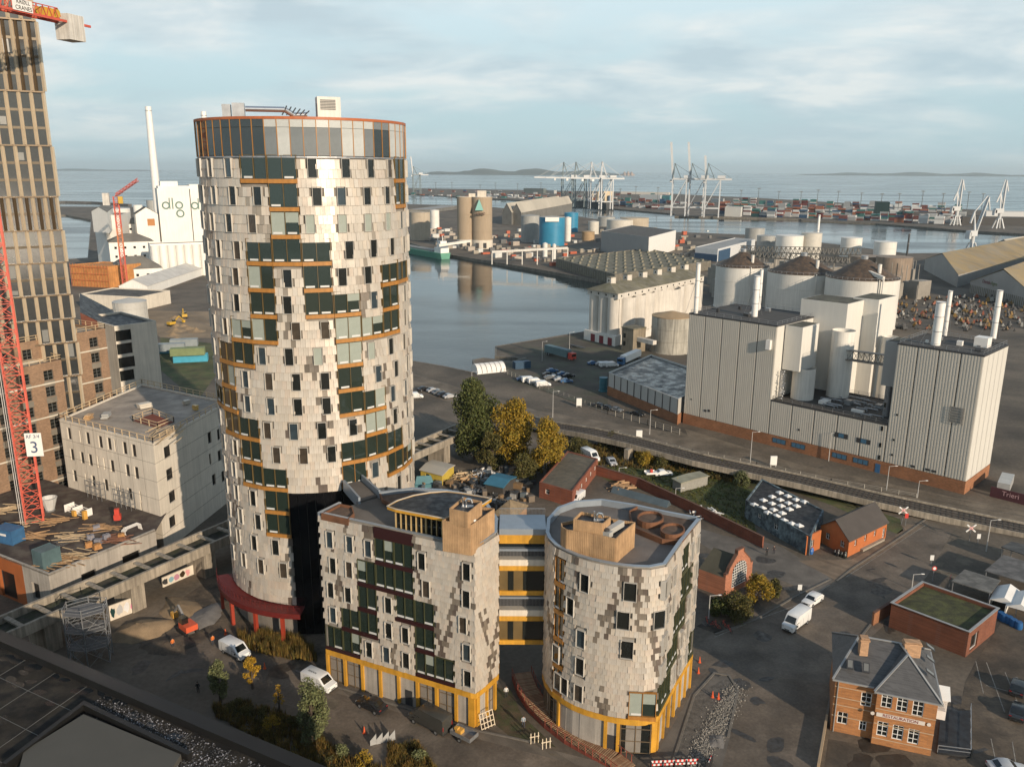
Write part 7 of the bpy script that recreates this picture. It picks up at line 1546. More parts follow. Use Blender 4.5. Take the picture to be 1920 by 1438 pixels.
# ------------------------------------------------------------------ trees
def leaves(name, clumps, n, size, mat, seed, parent, colvar=.25):
    rg = np.random.default_rng(seed); cl = np.array(clumps); wts = cl[:, 3] ** 2 * cl[:, 4]; idx = rg.choice(len(cl), n, p=wts / wts.sum()); c = cl[idx]
    d = rg.normal(size=(n, 3)); d /= np.linalg.norm(d, axis=1)[:, None]; rr_ = rg.random(n) ** .45
    P_ = c[:, :3] + d * rr_[:, None] * np.stack([c[:, 3], c[:, 3], c[:, 4]], 1)
    a = rg.normal(size=(n, 3)); a /= np.linalg.norm(a, axis=1)[:, None]; b_ = np.cross(a, rg.normal(size=(n, 3))); b_ /= np.linalg.norm(b_, axis=1)[:, None]
    s = size * rg.uniform(.6, 1.3, n)[:, None]; V = np.stack([P_ - a * s, P_ + b_ * s * .55, P_ + a * s, P_ - b_ * s * .55], 1).reshape(-1, 3)
    me = bpy.data.meshes.new(name); me.vertices.add(4 * n); me.vertices.foreach_set('co', V.ravel().astype(np.float32)); me.loops.add(4 * n); me.loops.foreach_set('vertex_index', np.arange(4 * n, dtype=np.int32)); me.polygons.add(n); me.polygons.foreach_set('loop_start', np.arange(0, 4 * n, 4, dtype=np.int32)); me.polygons.foreach_set('loop_total', np.full(n, 4, dtype=np.int32))
    t = rg.uniform(1 - colvar, 1 + colvar, n); ct = np.repeat(np.stack([t, t * rg.uniform(.92, 1.08, n), t, np.ones(n)], 1), 4, 0); me.attributes.new('tint', 'FLOAT_COLOR', 'CORNER').data.foreach_set('color', ct.ravel().astype(np.float32)); me.materials.append(mat); me.update(); me.validate()
    o = bpy.data.objects.new(name, me); link(o, parent); return o
def leafm(name, rgb, rgb2): return M(name, rgb, .7, .2, .5, tint=True, rgb2=rgb2, spec=.2, fine=3)
lg = leafm('leaf_green', (.085, .092, .028), (.055, .07, .022)); ly = leafm('leaf_yellow', (.30, .19, .02), (.17, .13, .022)); lo = leafm('leaf_mixed', (.10, .085, .025), (.06, .06, .02)); lgd = leafm('leaf_gold', (.38, .22, .02), (.25, .16, .02)); lgy = leafm('leaf_grey_green', (.15, .16, .07), (.09, .10, .045))
bark = M('bark', (.07, .052, .038), .95, .25, 2, bump=.4)
def tree(label, px, py, h, w_, mat, n=5000, size=.3, seed=0, name='tree', nc=16, low=.25, cat='tree', tall=1.0, group=None):
    g = G(px, py); t = thing(name, label, cat, (g.x, g.y, 0), 0, group); rr = random.Random(seed + 5); m = MB(); th = h * .55; m.tube((0, 0, 0), (rr.uniform(-.2, .2), rr.uniform(-.2, .2), th), h * .028 + .05, 8, h * .012 + .02)
    cl = []
    for k in range(nc):
        a = rr.uniform(0, 6.28); f = low + (1 - low) * (k + .5) / nc; rw = w_ / 2 * (math.sin(math.pi * min(.97, .22 + .78 * (f - low) / (1 - low) * .95)) ** .7) * rr.uniform(.35, .8); x, y, z_ = rw * math.cos(a), rw * math.sin(a), h * f * .94; r_ = w_ * rr.uniform(.17, .26); cl.append((x, y, z_, r_, r_ * rr.uniform(.8, 1.2) * tall)); m.tube((0, 0, min(th, z_ * .6)), (x * .8, y * .8, z_), h * .01 + .02, 5, .03)
    part('trunk', m, bark, t); leaves('crown', cl, n, size, mat, seed, t); return t
tree('large dark green leafy tree beside the western end of the viaduct', 893, 862, 20, 11.5, lg, 15000, .34, 1, nc=30, low=.16, tall=1.3)
tree('tall yellow autumn tree right of the large green tree', 962, 866, 15.5, 11.5, ly, 13000, .3, 2, nc=28, low=.1)
tree('smaller yellow-green autumn tree nearest the long flat-roofed shed', 1030, 888, 13, 9.5, ly, 10000, .28, 3, nc=24, low=.05)
tree('dark olive bushy tree between the green and the yellow trees', 925, 880, 9, 7, lo, 5000, .28, 4, nc=14, low=.1); tree('low dark orange-brown shrub in front of the yellow trees', 985, 900, 6, 7, lo, 4500, .25, 5, nc=12, low=.05, name='shrub', cat='shrub')
tree('small grey-green tree in the front planting, left one', 420, 1322, 6.2, 3.0, lgy, 2600, .16, 6, nc=12, tall=1.3); tree('small golden tree standing between the two vans', 480, 1296, 5.2, 2.4, lgd, 1500, .15, 7, nc=9); tree('larger grey-green tree in the front planting below the lettered van', 594, 1392, 8.0, 4.3, lgy, 6000, .17, 8, nc=18, low=.12, tall=1.3)
for i, (x, y, w_) in enumerate(((470, 1345, 2.6), (520, 1372, 3), (640, 1425, 2.8), (560, 1365, 2), (450, 1335, 2.2), (690, 1440, 2.4), (790, 1425, 2.6), (500, 1352, 1.8))): tree('low rounded autumn shrub in the front planting bed, %s from the left' % ('second', 'fifth', 'seventh', 'sixth', 'first', 'eighth', 'last', 'fourth')[i], x, y, 1.3 + .3 * (i % 3), w_, (lo, ly, lgy, lo)[i % 4], 900, .12, 60 + i, name='shrub', nc=8, low=.1, cat='shrub')
tree('thin bare yellowish sapling in the front planting', 530, 1335, 4, 1.6, lgd, 260, .13, 17, nc=6)
for i, (x, y, h, w_, mt, lb) in enumerate(((1385, 1160, 4.4, 6, lo, 'dark green bush in front of the brick gable building'), (1425, 1120, 4.6, 5, ly, 'yellow-brown bush right of the arched window'), (1355, 1150, 3, 4, lg, 'dark low bush by the left corner of the gable building'), (1455, 1110, 2.6, 3, lo, 'small brown bush at the pavement corner'), (1215, 868, 2.8, 6, ly, 'yellow bush under the elevated track, left of the pier'), (1245, 872, 2.4, 5, lo, 'olive bush under the elevated track'), (1392, 905, 3.0, 4, lgy, 'round pale green bush beside the mural building'), (1350, 885, 1.8, 8, lo, 'low brush on the bank below the track'), (1090, 850, 3.4, 8, lo, 'brown brush on the bank behind the white camper'), (1150, 838, 3, 8, lo, 'dark brush on the bank beside the viaduct pier'), (1275, 912, 2.2, 2.5, ly, 'yellow shrub by the green-roofed shelter'), (815, 860, 2.5, 4, lo, 'dark shrub under the viaduct beside the tower'))):
    tree(lb, x, y, h, w_, mt, 1400 + int(250 * w_), .2, 40 + i, name='shrub', nc=10, low=.12, cat='shrub')
def scatter_grass(label, poly, n, h, mat, seed, cat='planting', name='grass_planting', w_=.05, z=0.0):
    P_ = [G(*p, z) for p in poly]; xs = [p.x for p in P_]; ys = [p.y for p in P_]; rg = random.Random(seed); m = MB(); k = 0
    def inside(x, y):
        c = False; j = len(P_) - 1
        for i in range(len(P_)):
            if (P_[i].y > y) != (P_[j].y > y) and x < (P_[j].x - P_[i].x) * (y - P_[i].y) / (P_[j].y - P_[i].y) + P_[i].x: c = not c
            j = i
        return c
    while k < n:
        x, y = rg.uniform(min(xs), max(xs)), rg.uniform(min(ys), max(ys)); k += 1
        if not inside(x, y): continue
        cl = math.sin(x * 1.7) * math.sin(y * 1.3 + 1) > -.25; hh_ = h * rg.uniform(.5, 1.2) * (1 if cl else .35); t = rg.uniform(.6, 1.5); m.tint = (t, t * rg.uniform(.8, 1.1), t * .9)
        for _ in range(4):
            a = rg.uniform(0, 6.28); r_ = rg.uniform(.1, .5); x2, y2 = x + math.cos(a) * r_, y + math.sin(a) * r_; m.f.append((m.p(x - w_ * math.sin(a), y + w_ * math.cos(a), z), m.p(x + w_ * math.sin(a), y - w_ * math.cos(a), z), m.p(x2, y2, z + hh_))); m.mi.append(0); m.c.append(m.tint)
    return solo(name, m, mat, label, cat, kind='stuff')
gm1 = leafm('dry_grass', (.17, .115, .03), (.07, .06, .02)); gm2 = leafm('green_grass', (.10, .11, .03), (.07, .07, .022))
scatter_grass('golden ornamental grasses in the long front planting bed', ((405, 1330), (460, 1320), (560, 1350), (640, 1410), (735, 1450), (640, 1480), (480, 1385), (410, 1350)), 9000, .9, gm1, 3, w_=.07)
scatter_grass('golden grasses in the small bed at the bottom edge', ((735, 1400), (790, 1395), (830, 1450), (730, 1470)), 2500, .8, gm1, 4, w_=.07)
scatter_grass('tall dry reeds at the foot of the round tower', ((450, 1200), (520, 1195), (590, 1215), (600, 1245), (540, 1240), (460, 1222)), 3500, 1.7, gm1, 5, w_=.06)
scatter_grass('dry yellow-green grass on the bank under the elevated track', ((1060, 835), (1160, 830), (1300, 862), (1420, 895), (1400, 905), (1250, 880), (1100, 870)), 7000, 1.0, gm1, 6, w_=.10)
scatter_grass('rough green grass on the lawn behind the brick wall', ((1110, 885), (1240, 845), (1400, 890), (1410, 955), (1430, 1010), (1250, 925)), 9000, .35, gm2, 7, w_=.10, name='grass')
# ------------------------------------------------------------------ elevated track, east part
vc = M('viaduct_concrete'); pts = [(960, 786, .6), (1010, 800, 2.2), (1090, 812, 3.4), (1175, 830, 3.6), (1300, 862, 3.4), (1500, 903, 2.6), (1650, 937, 1.8), (1800, 968, .9), (1990, 1006, .4)]
P3 = [(*G(x, y, z_), z_) for x, y, z_ in pts]; el = thing('elevated_track', 'long concrete rail viaduct with two tracks in front of the mill', 'viaduct', (P3[3][0], P3[3][1], 0)); m = MB(); m.ribbon([(x, y, z_) for x, y, z_ in P3], .35, -1.0, .32); part('parapet', m, vc, el, world=True)
m = MB(); m.ribbon(P3, .35, -1.0, .32, off=6.2); part('parapet', m, vc, el, world=True); m = MB(); m.ribbon(P3, 6.0, -.6, -.05, off=3.1); part('track_bed', m, M('ballast', (.085, .072, .058), .95, .3, .8, bump=.5), el, world=True); m = MB(); [m.ribbon(P3, .12, -.05, .1, off=o) for o in (1.2, 2.6, 3.9, 5.3)]; part('rail', m, M('rail_steel'), el, world=True)
sl = MB(); sl.b(-.12, .12, -1.2, 1.2, -.06, .02); sl = sl.mesh('sleeper', M('sleeper', (.06, .045, .035), .9)); cnt = 0
for a, b_ in zip(P3[1:], P3[2:]):
    L_ = math.hypot(b_[0] - a[0], b_[1] - a[1]); rz = ang(a, b_)
    for k in range(int(L_ / 1.0)):
        f = k * 1.0 / L_
        for o in (1.9, 4.6):
            if cnt < 290: inst('sleeper', sl, el, (a[0] + (b_[0] - a[0]) * f - math.sin(rz) * o - P3[3][0], a[1] + (b_[1] - a[1]) * f + math.cos(rz) * o - P3[3][1], a[2] + (b_[2] - a[2]) * f), rz); cnt += 1
for x, y in ((1175, 862), (1646, 952)):
    g = G(x, y); m = MB(); m.at(g.x, g.y, 0, -.7).b(-.6, .6, 0, 2.2, 0, 3.0 if x < 1500 else 1.3); part('pier', m, vc, el, world=True)
# ------------------------------------------------------------------ sheds and yards between tower and track
A, B, C = G(1013, 932), G(1075, 950), G(1122, 885); t, Q = bld('flat_shed', 'long red brick shed with a dark flat felt roof', 'shed', A, B, C, 3.6, brickr, M('shed_felt', (.12, .10, .07), .9, .2, .4, rgb2=(.085, .075, .055)), w1=[(2.2, 1.9, 1.2, 1.2)], w2=[(k, 2.0, 1.6, 1.2) for k in (4, 8, 12, 16, 20)], frame=white, cross=2, parapet=.15)
gbld('yellow_shed', 'small yellow shed with a pale roof left of the big green tree', 'shed', G(791, 902), G(831, 912), G(853, 893), 2.7, 3.1, M('shed_yellow', (.45, .33, .05), .8, .12, .5), M('pale_old_roof'), w1=[(2, 1.4, 1.2, 1.2)])
gbld('tarp_shed', 'workshop shed with a bright blue sheet roof', 'shed', G(912, 925), G(945, 932), G(968, 912), 2.4, 3.0, M('dark_boards', (.05, .045, .04), .9, .15, .5), M('blue_sheet', (.04, .15, .22), .6, .1, .5))
gbld('hut', 'hut with a hipped brown tiled roof behind the link block', 'hut', G(925, 985), G(958, 995), G(990, 965), 2.2, 4.6, M('hut_wall', (.30, .18, .10), .8), M('brown_tiles', (.22, .16, .09), .9, .2, .5, kind='brick'), hip=2.6)
gbld('shelter', 'open shelter with a mossy pale roof and slatted sides on the lawn', 'shelter', G(1263, 912), G(1278, 920), G(1328, 906), 2.4, 2.6, M('slat_wall', (.25, .24, .21), .8, .1, 2), M('mossy_pale', (.26, .25, .18), .9, .2, .3))
gt_ = thing('tarpaulin_tent', 'teal tarpaulin tent behind the western roof', 'tent', (*G(797, 912), 0), .2); m = MB(); m.gable(-2.4, 2.4, -1.6, 1.6, 0, 2.4, hip=.8); m.b(-2.3, 2.3, -1.5, 1.5, -.1, .8); part('cover', m, M('tarp_teal', (.06, .16, .18), .5, .15), gt_)
lt_ = thing('long_tarpaulin', 'long blue-grey tarpaulin cover lying behind the curved block', 'tarpaulin', (*G(1203, 932), 0), ang(G(1155, 925), G(1250, 950))); m = MB(); m.gable(-7, 7, -1.1, 1.1, 0, 1.3); part('cover', m, M('tarp_grey', (.07, .095, .11), .5, .15), lt_)
rr = random.Random(77)
junk = [('timber_heap', 'heap of pale timber and frames beside the yellow shed', 870, 897, timber), ('timber_heap', 'pile of scrap boards below the big green tree', 885, 905, wood), ('scrap_heap', 'pile of white and grey scrap in the workshop yard', 915, 892, white), ('scrap_heap', 'grey scrap heap left of the blue sheet roof', 895, 925, steel), ('scrap_heap', 'small scrap heap between blue roof and tiled hut', 945, 948, concd), ('pallet_pile', 'stack of brown pallets beside the long brick wall', 1172, 912, wood), ('timber_heap', 'white folded sheets by the garden wall', 1322, 960, white)]
for nm, lb, x, y, mt in junk:
    q = G(x, y); m = MB()
    for k in range(40): s = rr.uniform(.3, 1.5); m.at(q.x + rr.gauss(0, 1.3), q.y + rr.gauss(0, 1.1), rr.random() * .9, rr.uniform(0, 3)).b(-s, s, -.12, .12, 0, rr.choice((.1, .4)))
    m.at(); solo(nm, m, mt, lb, nm.split('_')[0] + ' ' + nm.split('_')[1], kind='stuff')
m = MB()
for k in range(160): q = G(rr.uniform(785, 1000), rr.uniform(885, 958)); s = rr.uniform(.3, 1.1); m.tint = rr.choice(((.15, .12, .09), (.05, .05, .05), (.3, .29, .27), (.1, .12, .13), (.2, .13, .07))); m.at(q.x, q.y, 0, rr.uniform(0, 3)).b(-s, s, -s * .6, s * .6, 0, rr.uniform(.3, 1.6))
m.at(); solo('yard_clutter', m, M('machine_paint'), 'small odds and ends strewn round the workshop yard behind the tower', 'yard clutter', kind='stuff')
def strip_wall(name, label, cat, pts, h, w_, mat, cap=None):
    P_ = [tuple(G(*p)) for p in pts]; t = thing(name, label, cat, (*P_[0], 0)); m = MB(); m.ribbon(P_, w_, 0, h); part('wall', m, mat, t, world=True)
    if cap: m = MB(); m.ribbon(P_, w_ + .14, h, h + .09); part('coping', m, cap, t, world=True)
    return t
strip_wall('garden_wall', 'long dark red brick wall running from the flat shed down to the pavement', 'wall', ((1118, 888), (1200, 912), (1300, 958), (1433, 1022)), 2.3, .35, brickr, M('tile_cap', (.12, .06, .04), .9))
vehicle('bigvan', W_, 1108, 860, (1120, 866), 'white camper van parked on the lawn near the bank'); vehicle('wagon', SI, 1148, 868, (1156, 876), 'silver car parked right of the camper van on the lawn'); vehicle('van', W_, 1083, 938, (1068, 950), 'white van parked at the end of the flat brick shed')
pk = vehicle('car', W_, 1245, 888, (1260, 887), 'white pickup truck with open bed on the lawn', cat='pickup truck'); pk.name = 'pickup_truck'; m = MB(); m.b(-4.4, -1.9, -.95, .95, .7, .85); m.b(-4.4, -1.9, -.98, -.9, .85, 1.15); m.b(-4.4, -1.9, .9, .98, .85, 1.15); part('truck_bed', m, white, pk); m = MB(); m.b(-3.3, -2.7, -.4, .2, .85, 1.7); part('red_load', m, redp, pk)
# ------------------------------------------------------------------ mural building + orange wing
A, B, C = G(1398, 966), G(1520, 1036), G(1545, 1018); zm = 3.9
mural = M('mural_paint', (.14, .19, .21), .8, .35, .35, rgb2=(.045, .055, .065), fine=1.6); C = B + (G(1592, 1037) - G(1600, 1015)).normalized() * -14
t, Q = bld('mural_building', 'low building with a blue-grey mural wall and rows of white domed rooflights', 'building', A, B, B + Vector((7, 12.5)), zm, mural, M('black_felt'), w1=[(4.5, 2.2, 1.0, 1.0), (9.5, 1.9, 1.3, 1.3)], frame=white, cross=2, parapet=.2)
dm = MB(); dm.box(0, 0, .12, 1.25, 1.25, .24); q_ = [dm.p(x, y, .25) for x, y in ((-.6, -.6), (.6, -.6), (.6, .6), (-.6, .6))] + [dm.p(0, 0, .62)]; [dm.face((q_[k], q_[(k + 1) % 4], q_[4])) for k in range(4)]; dm = dm.mesh('rooflight', M('dome_white', (.68, .68, .66), .4, .03))
f7 = lambda x, y: (1280 + x / 3, 840 + y / 3)
for x, y in ((552, 232), (598, 250), (645, 270), (692, 282), (510, 255), (555, 272), (602, 290), (648, 306), (462, 275), (510, 293), (562, 306), (608, 324), (410, 300), (456, 318), (520, 328), (568, 346), (487, 344), (535, 362), (578, 386), (622, 404), (665, 415)):
    q = G(*f7(x, y), zm); inst('rooflight', dm, t, (q.x - t.location.x, q.y - t.location.y, zm - .25), ang(A, B))
op_ = M('orange_boards', (.40, .12, .035), .75, .1, .6); opd = M('orange_boards_front', (.33, .07, .02), .75, .12, .6)
A, B, C = G(1539, 1009), G(1592, 1038), G(1663, 1001)
gbld('orange_house', 'orange-red wooden house with a dark pitched roof and white windows', 'house', A, B, C, 3.4, 6.2, op_, M('roof_brown', (.065, .055, .048), .8, .1, .4), axis='bc', w1=[(2.0, 2.0, 1.1, 1.3), (5.8, 2.0, 1.1, 1.3)], w2=[(2.5, 2.2, .8, 1.3), (6, 2.2, .8, 1.3), (9.5, 2.2, .8, 1.3), (13, 1.3, 1.0, 2.1)], frame=white, cross=2)
A, B = G(1513, 1035), G(1540, 1022); t = thing('orange_annex', 'small orange annex with a white window between mural wall and orange house', 'annex', (A.x, A.y, 0)); hole_wall(t, A, B, 0, 3.8, [(1.9, 1.8, 1.3, 1.5)], op_, frame=white, cross=3)
for i, (x, y, c_, lb) in enumerate(((1522, 1030, (.03, .12, .35), 'bright blue recycling bags beside the orange annex'), (1572, 1033, (.02, .02, .02), 'black refuse sacks by the corner of the orange house'), (1585, 1037, (.02, .025, .02), 'black bin at the corner of the orange house'))):
    q = G(x, y); m = MB(); [m.lathe(dx, dy, [(.35, 0), (.42, .6), (.2, 1.0), (0, 1.05)], 10) for dx, dy in ((-.4, 0), (.35, .2), (0, -.5))]; solo('refuse_bags', m, PAINT(c_), lb, 'bags', loc=(q.x, q.y, 0))
dkp = thing('wooden_deck', 'pale timber deck and ramp along the side of the orange house', 'deck', (*G(1628, 1012), 0), ang(G(1592, 1037), G(1663, 1000))); pm_ = MB(); pm_.b(-4, 4, -.12, .12, 0, .1); pm_ = pm_.mesh('plank', M('grey_timber', (.28, .24, .19), .8, .15, 1)); [inst('plank', pm_, dkp, (0, -1.4 + k * .27, .35)) for k in range(8)]; m = MB(); m.b(-4, 4, -1.5, .5, 0, .33); part('frame', m, M('grey_timber'), dkp)
# ------------------------------------------------------------------ brick gable building with arched window
A, B, C = G(1312, 1098), G(1362, 1116), G(1412, 1088); zg_ = 3.6; brk = M('salmon_brick', (.36, .14, .075), .9, .12, .3, kind='brick')
Q = quad(A, B, C); t = thing('gable_building', 'salmon brick building with a stepped gable and a large arched lattice window', 'building', (B.x, B.y, 0)); hole_wall(t, A, B, 0, zg_, [], brk); e = (C - B).normalized(); n_ = Vector((e.y, -e.x)); Lg = (C - B).length; u = ang(B, C)
m = MB(); m.at(B.x, B.y, 0, u); prof = [(0, 0), (Lg, 0), (Lg, 4.2), (Lg - .6, 4.2), (Lg - .9, 5.0), (Lg * .62, 7.0), (Lg * .62, 7.7), (Lg * .38, 7.7), (Lg * .38, 7.0), (.9, 5.0), (.6, 4.2), (0, 4.2)]
f_ = [m.p(x, 0, z_) for x, z_ in prof]; k_ = [m.p(x, .45, z_) for x, z_ in prof]; m.face(f_); m.face(k_[::-1]); [m.face((f_[(i + 1) % 12], f_[i], k_[i], k_[(i + 1) % 12])) for i in range(12)]; part('gable_wall', m, brk, t, world=True)
m = MB(); m.at(B.x, B.y, 0, u); [m.bar((prof[i][0], .22, prof[i][1] + .07), (prof[i + 1][0], .22, prof[i + 1][1] + .07), .6, .16) for i in range(2, 11)]; part('coping', m, M('tile_cap'), t, world=True)
m = MB(); m.at(B.x, B.y, 0, u); cx_, hw_, z0_, z1_ = Lg / 2, Lg * .26, 1.2, 3.9; ar = [(cx_ - hw_, z0_), (cx_ + hw_, z0_)] + [(cx_ + hw_ * math.cos(math.pi * k / 10), z1_ + hw_ * .8 * math.sin(math.pi * k / 10)) for k in range(11)]; m.poly([(x, -.03, z_) for x, z_ in ar]); o = part('window', m, glass, t, world=True)
m = MB(); m.at(B.x, B.y, 0, u)
for k in range(9):
    x = cx_ - hw_ + 2 * hw_ * k / 8; zt_ = z1_ + hw_ * .8 * math.sqrt(max(0, 1 - ((x - cx_) / hw_) ** 2)); m.b(x - .04, x + .04, -.09, -.04, z0_, zt_)
for k in range(9):
    z_ = z0_ + k * .5; hh_ = hw_ if z_ < z1_ else hw_ * math.sqrt(max(0, 1 - ((z_ - z1_) / (hw_ * .8)) ** 2))
    if z_ < z1_ + hw_ * .8: m.b(cx_ - hh_, cx_ + hh_, -.085, -.045, z_ - .04, z_ + .04)
part('window_lattice', m, white, t, world=True)
r1_ = (Q[1] + Q[2]) / 2; r0_ = (Q[0] + Q[3]) / 2; m = MB(); m.poly([(*Q[0], zg_), (*Q[1], zg_), (*r1_, 6.4), (*r0_, 6.4)]); m.poly([(*Q[2], zg_), (*Q[3], zg_), (*r0_, 6.4), (*r1_, 6.4)]); part('roof', m, M('moss_roof_dark', (.07, .065, .045), .9, .2, .3), t, world=True)
# ------------------------------------------------------------------ restaurant house
L0, Cc, Rr_ = G(1563, 1362), G(1750, 1400), G(1803, 1300)
rb = thing('restaurant_house', 'two-storey orange brick restaurant house with a slate roof and white windows', 'house', (L0.x, L0.y, 0), ang(L0, Cc)); u = ang(L0, Cc); ex = (Cc - L0).normalized(); Lr = (Cc - L0).length; ze = 7.6
def rl(px, py, off=0): o_ = Vector((ex.y, -ex.x)) * off; return onwall(L0 + o_, Cc + o_, px, py)
xs = rl(1642, 1380)[0] - .2; rbk = M('orange_brick', (.35, .15, .05), .9, .12, .3, kind='brick'); wf = M('window_white', (.72, .71, .68), .5, 0); dR = 11.0
f8 = lambda x, y: (1540 + x / 5.053, 1160 + y / 5.053)
lw = [(*rl(*f8(456, 730)), 1.25, 1.9), (*rl(*f8(232, 905)), 1.25, 1.7), (*rl(*f8(425, 975)), .85, 1.4)]; rw = [(*rl(*f8(x, y), .9), 1.25, 2.05) for x, y in ((652, 735), (798, 770), (948, 810), (612, 1005), (758, 1038), (907, 1075))]
hole_wall(rb, L0, L0 + ex * xs, 0, ze, lw, rbk, frame=wf, cross=2, depth=.22); inn = Vector((-ex.y, ex.x)); P1 = L0 + ex * xs - inn * .9
hole_wall(rb, P1, Cc - inn * .9, 0, ze, [(s - xs, z_, a, b_) for s, z_, a, b_ in rw], rbk, frame=wf, cross=2, depth=.22); hole_wall(rb, Cc - inn * .9, Cc + inn * dR, 0, ze, [(4, 2.0, 1.0, 2.2)], rbk, frame=wf, cross=2)
for o in rb.children:   # children were built in world space; the house empty is rotated
    pass
rb.rotation_euler = (0, 0, 0)
m = MB(); m.at(L0.x, L0.y, 0, u); m.b(xs - .0, xs + .01, -.9, 0, 0, ze); m.b(0, .1, 0, dR, 0, ze); m.b(0, Lr, dR, dR + .1, 0, ze); part('side_wall', m, rbk, rb, world=True)
m = MB(); m.at(L0.x, L0.y, 0, u); [m.b(-.03, xs - .02, -.05, 0.0, z_, z_ + .07) for z_ in (2.3, 3.9, 5.0, 6.5)]; [m.b(xs + .02, Lr + .03, -.96, -.9, z_, z_ + .07) for z_ in (.9, 3.0, 5.1)]; part('string_course', m, M('pale_band', (.45, .36, .25), .8), rb, world=True)
sl_ = M('slate'); m = MB(); m.at(L0.x, L0.y, 0, u); zr2 = ze + 3.4; o_ = .4
V = lambda *q: m.p(*q)
a_ = [V(-o_, -o_, ze), V(xs, -o_, ze), V(-o_, dR + o_, ze), V(2.6, dR / 2, zr2), V(Lr - 4.2, dR / 2, zr2), V(Lr + o_, -o_ - .9, ze), V(Lr + o_, dR + o_, ze), V(Lr - 4.2, 4.0, zr2), V(xs - o_, -o_ - .9, ze), V(xs - o_ + .0, -o_, ze)]
xm = (xs + Lr) / 2; ap = V(xm, 3.2, zr2 - .1); rg_ = V(xm, dR / 2, zr2 - .05)
m.face((a_[0], a_[1], a_[4], a_[3])); m.face((a_[2], a_[0], a_[3])); m.face((a_[6], a_[2], a_[3], a_[4])); m.face((a_[5], a_[6], a_[4], ap)); m.face((a_[8], a_[5], ap)); m.face((a_[8], ap, rg_, a_[1])); m.face((ap, a_[4], rg_)); m.face((a_[1], rg_, a_[4])); part('roof', m, sl_, rb, world=True)
m = MB(); m.at(L0.x, L0.y, 0, u); zf_ = .09
for p, q in (((-o_, -o_, ze), (2.6, dR / 2, zr2)), ((2.6, dR / 2, zr2), (Lr - 4.2, dR / 2, zr2)), ((xs - o_, -1.3, ze), (xm, 3.2, zr2 - .1)), ((Lr + o_, -1.3, ze), (xm, 3.2, zr2 - .1)), ((xm, 3.2, zr2 - .1), (Lr - 4.2, dR / 2, zr2)), ((Lr + o_, dR + o_, ze), (Lr - 4.2, dR / 2, zr2)), ((-o_, dR + o_, ze), (2.6, dR / 2, zr2))): m.bar((p[0], p[1], p[2] + zf_), (q[0], q[1], q[2] + zf_), .24, .12)
part('ridge_flashing', m, M('zinc_light', (.33, .33, .32), .5, .08, 1, metal=.3), rb, world=True)
m = MB(); m.at(L0.x, L0.y, 0, u); m.ribbon([(-o_, -o_), (xs - .4, -o_)], .16, ze - .12, ze + .06); m.ribbon([(xs - o_, -1.35), (Lr + o_, -1.35), (Lr + o_, dR)], .16, ze - .12, ze + .06); m.tube((.35, -.1, 0), (.35, -.1, ze), .07, 6); part('gutter', m, M('zinc_light'), rb, world=True)
for (px, py), w_, h in ((f8(420, 270), 1.0, 2.4), (f8(875, 280), 2.0, 2.0)):
    q = G(px, py, zr2 - .8); m = MB(); m.at(q.x, q.y, zr2 - 1.2, u + .2); m.b(-w_ / 2, w_ / 2, -.5, .5, 0, h); m.at(q.x, q.y, zr2 - 1.2, u + .2); m.b(-w_ / 2 - .1, w_ / 2 + .1, -.6, .6, h - .3, h - .1); m.b(-w_ / 2, w_ / 2, -.5, .5, h - .1, h + .08); part('chimney', m, M('chimney_brick', (.42, .25, .14), .9, .12, .3, kind='brick'), rb, world=True)
def skyl(px, py, z_, k):
    q = G(px, py, z_); m = MB(); m.at(q.x, q.y, z_, u + k); f_ = [m.p(-.4, -.55, -.30), m.p(.4, -.55, -.30), m.p(.4, .55, .42), m.p(-.4, .55, .42)]; g_ = [m.p(-.4, -.55, -.15), m.p(.4, -.55, -.15), m.p(.4, .55, .57), m.p(-.4, .55, .57)]; m.face(g_); [m.face((f_[i], f_[(i + 1) % 4], g_[(i + 1) % 4], g_[i])) for i in range(4)]; o = part('roof_window', m, darkm, rb, world=True); m = MB(); m.at(q.x, q.y, z_ + .02, u + k); m.poly([(-.28, -.42, -.06), (.28, -.42, -.06), (.28, .42, .49), (-.28, .42, .49)]); p_ = part('roof_window_pane', m, M('skylight_glass', (.16, .16, .15), .15, 0), rb, world=True)
skyl(*f8(300, 405), ze + 1.5, 0); skyl(*f8(452, 437), ze + 1.5, 0)
for y in (235, 345, 475): skyl(*f8(1060, y), ze + 1.6, 1.57)
m = MB(); s0_, z0_ = rl(*f8(782, 905), .95); m.at(L0.x, L0.y, 0, u); sgn = thing('restaurant_sign', 'long white wall sign with red letters across the brick house front', 'sign', (*(L0 + ex * s0_ - inn * .97), z0_), u); m = MB(); m.b(-2.75, 2.75, -.05, .03, -.26, .26); part('board', m, M('sign_cream', (.60, .54, .48), .7, .04), sgn); text('lettering', 'RESTAURATION', .56, sgn, (0, -.07, 0), 0, M('sign_red', (.22, .025, .02), .7, 0), ext=.01)
for x in (-3.2, 3.2): m = MB(); m.tube((x, -.06, 0), (x, .03, 0), .24, 10); part('roundel', m, M('sign_cream'), sgn)
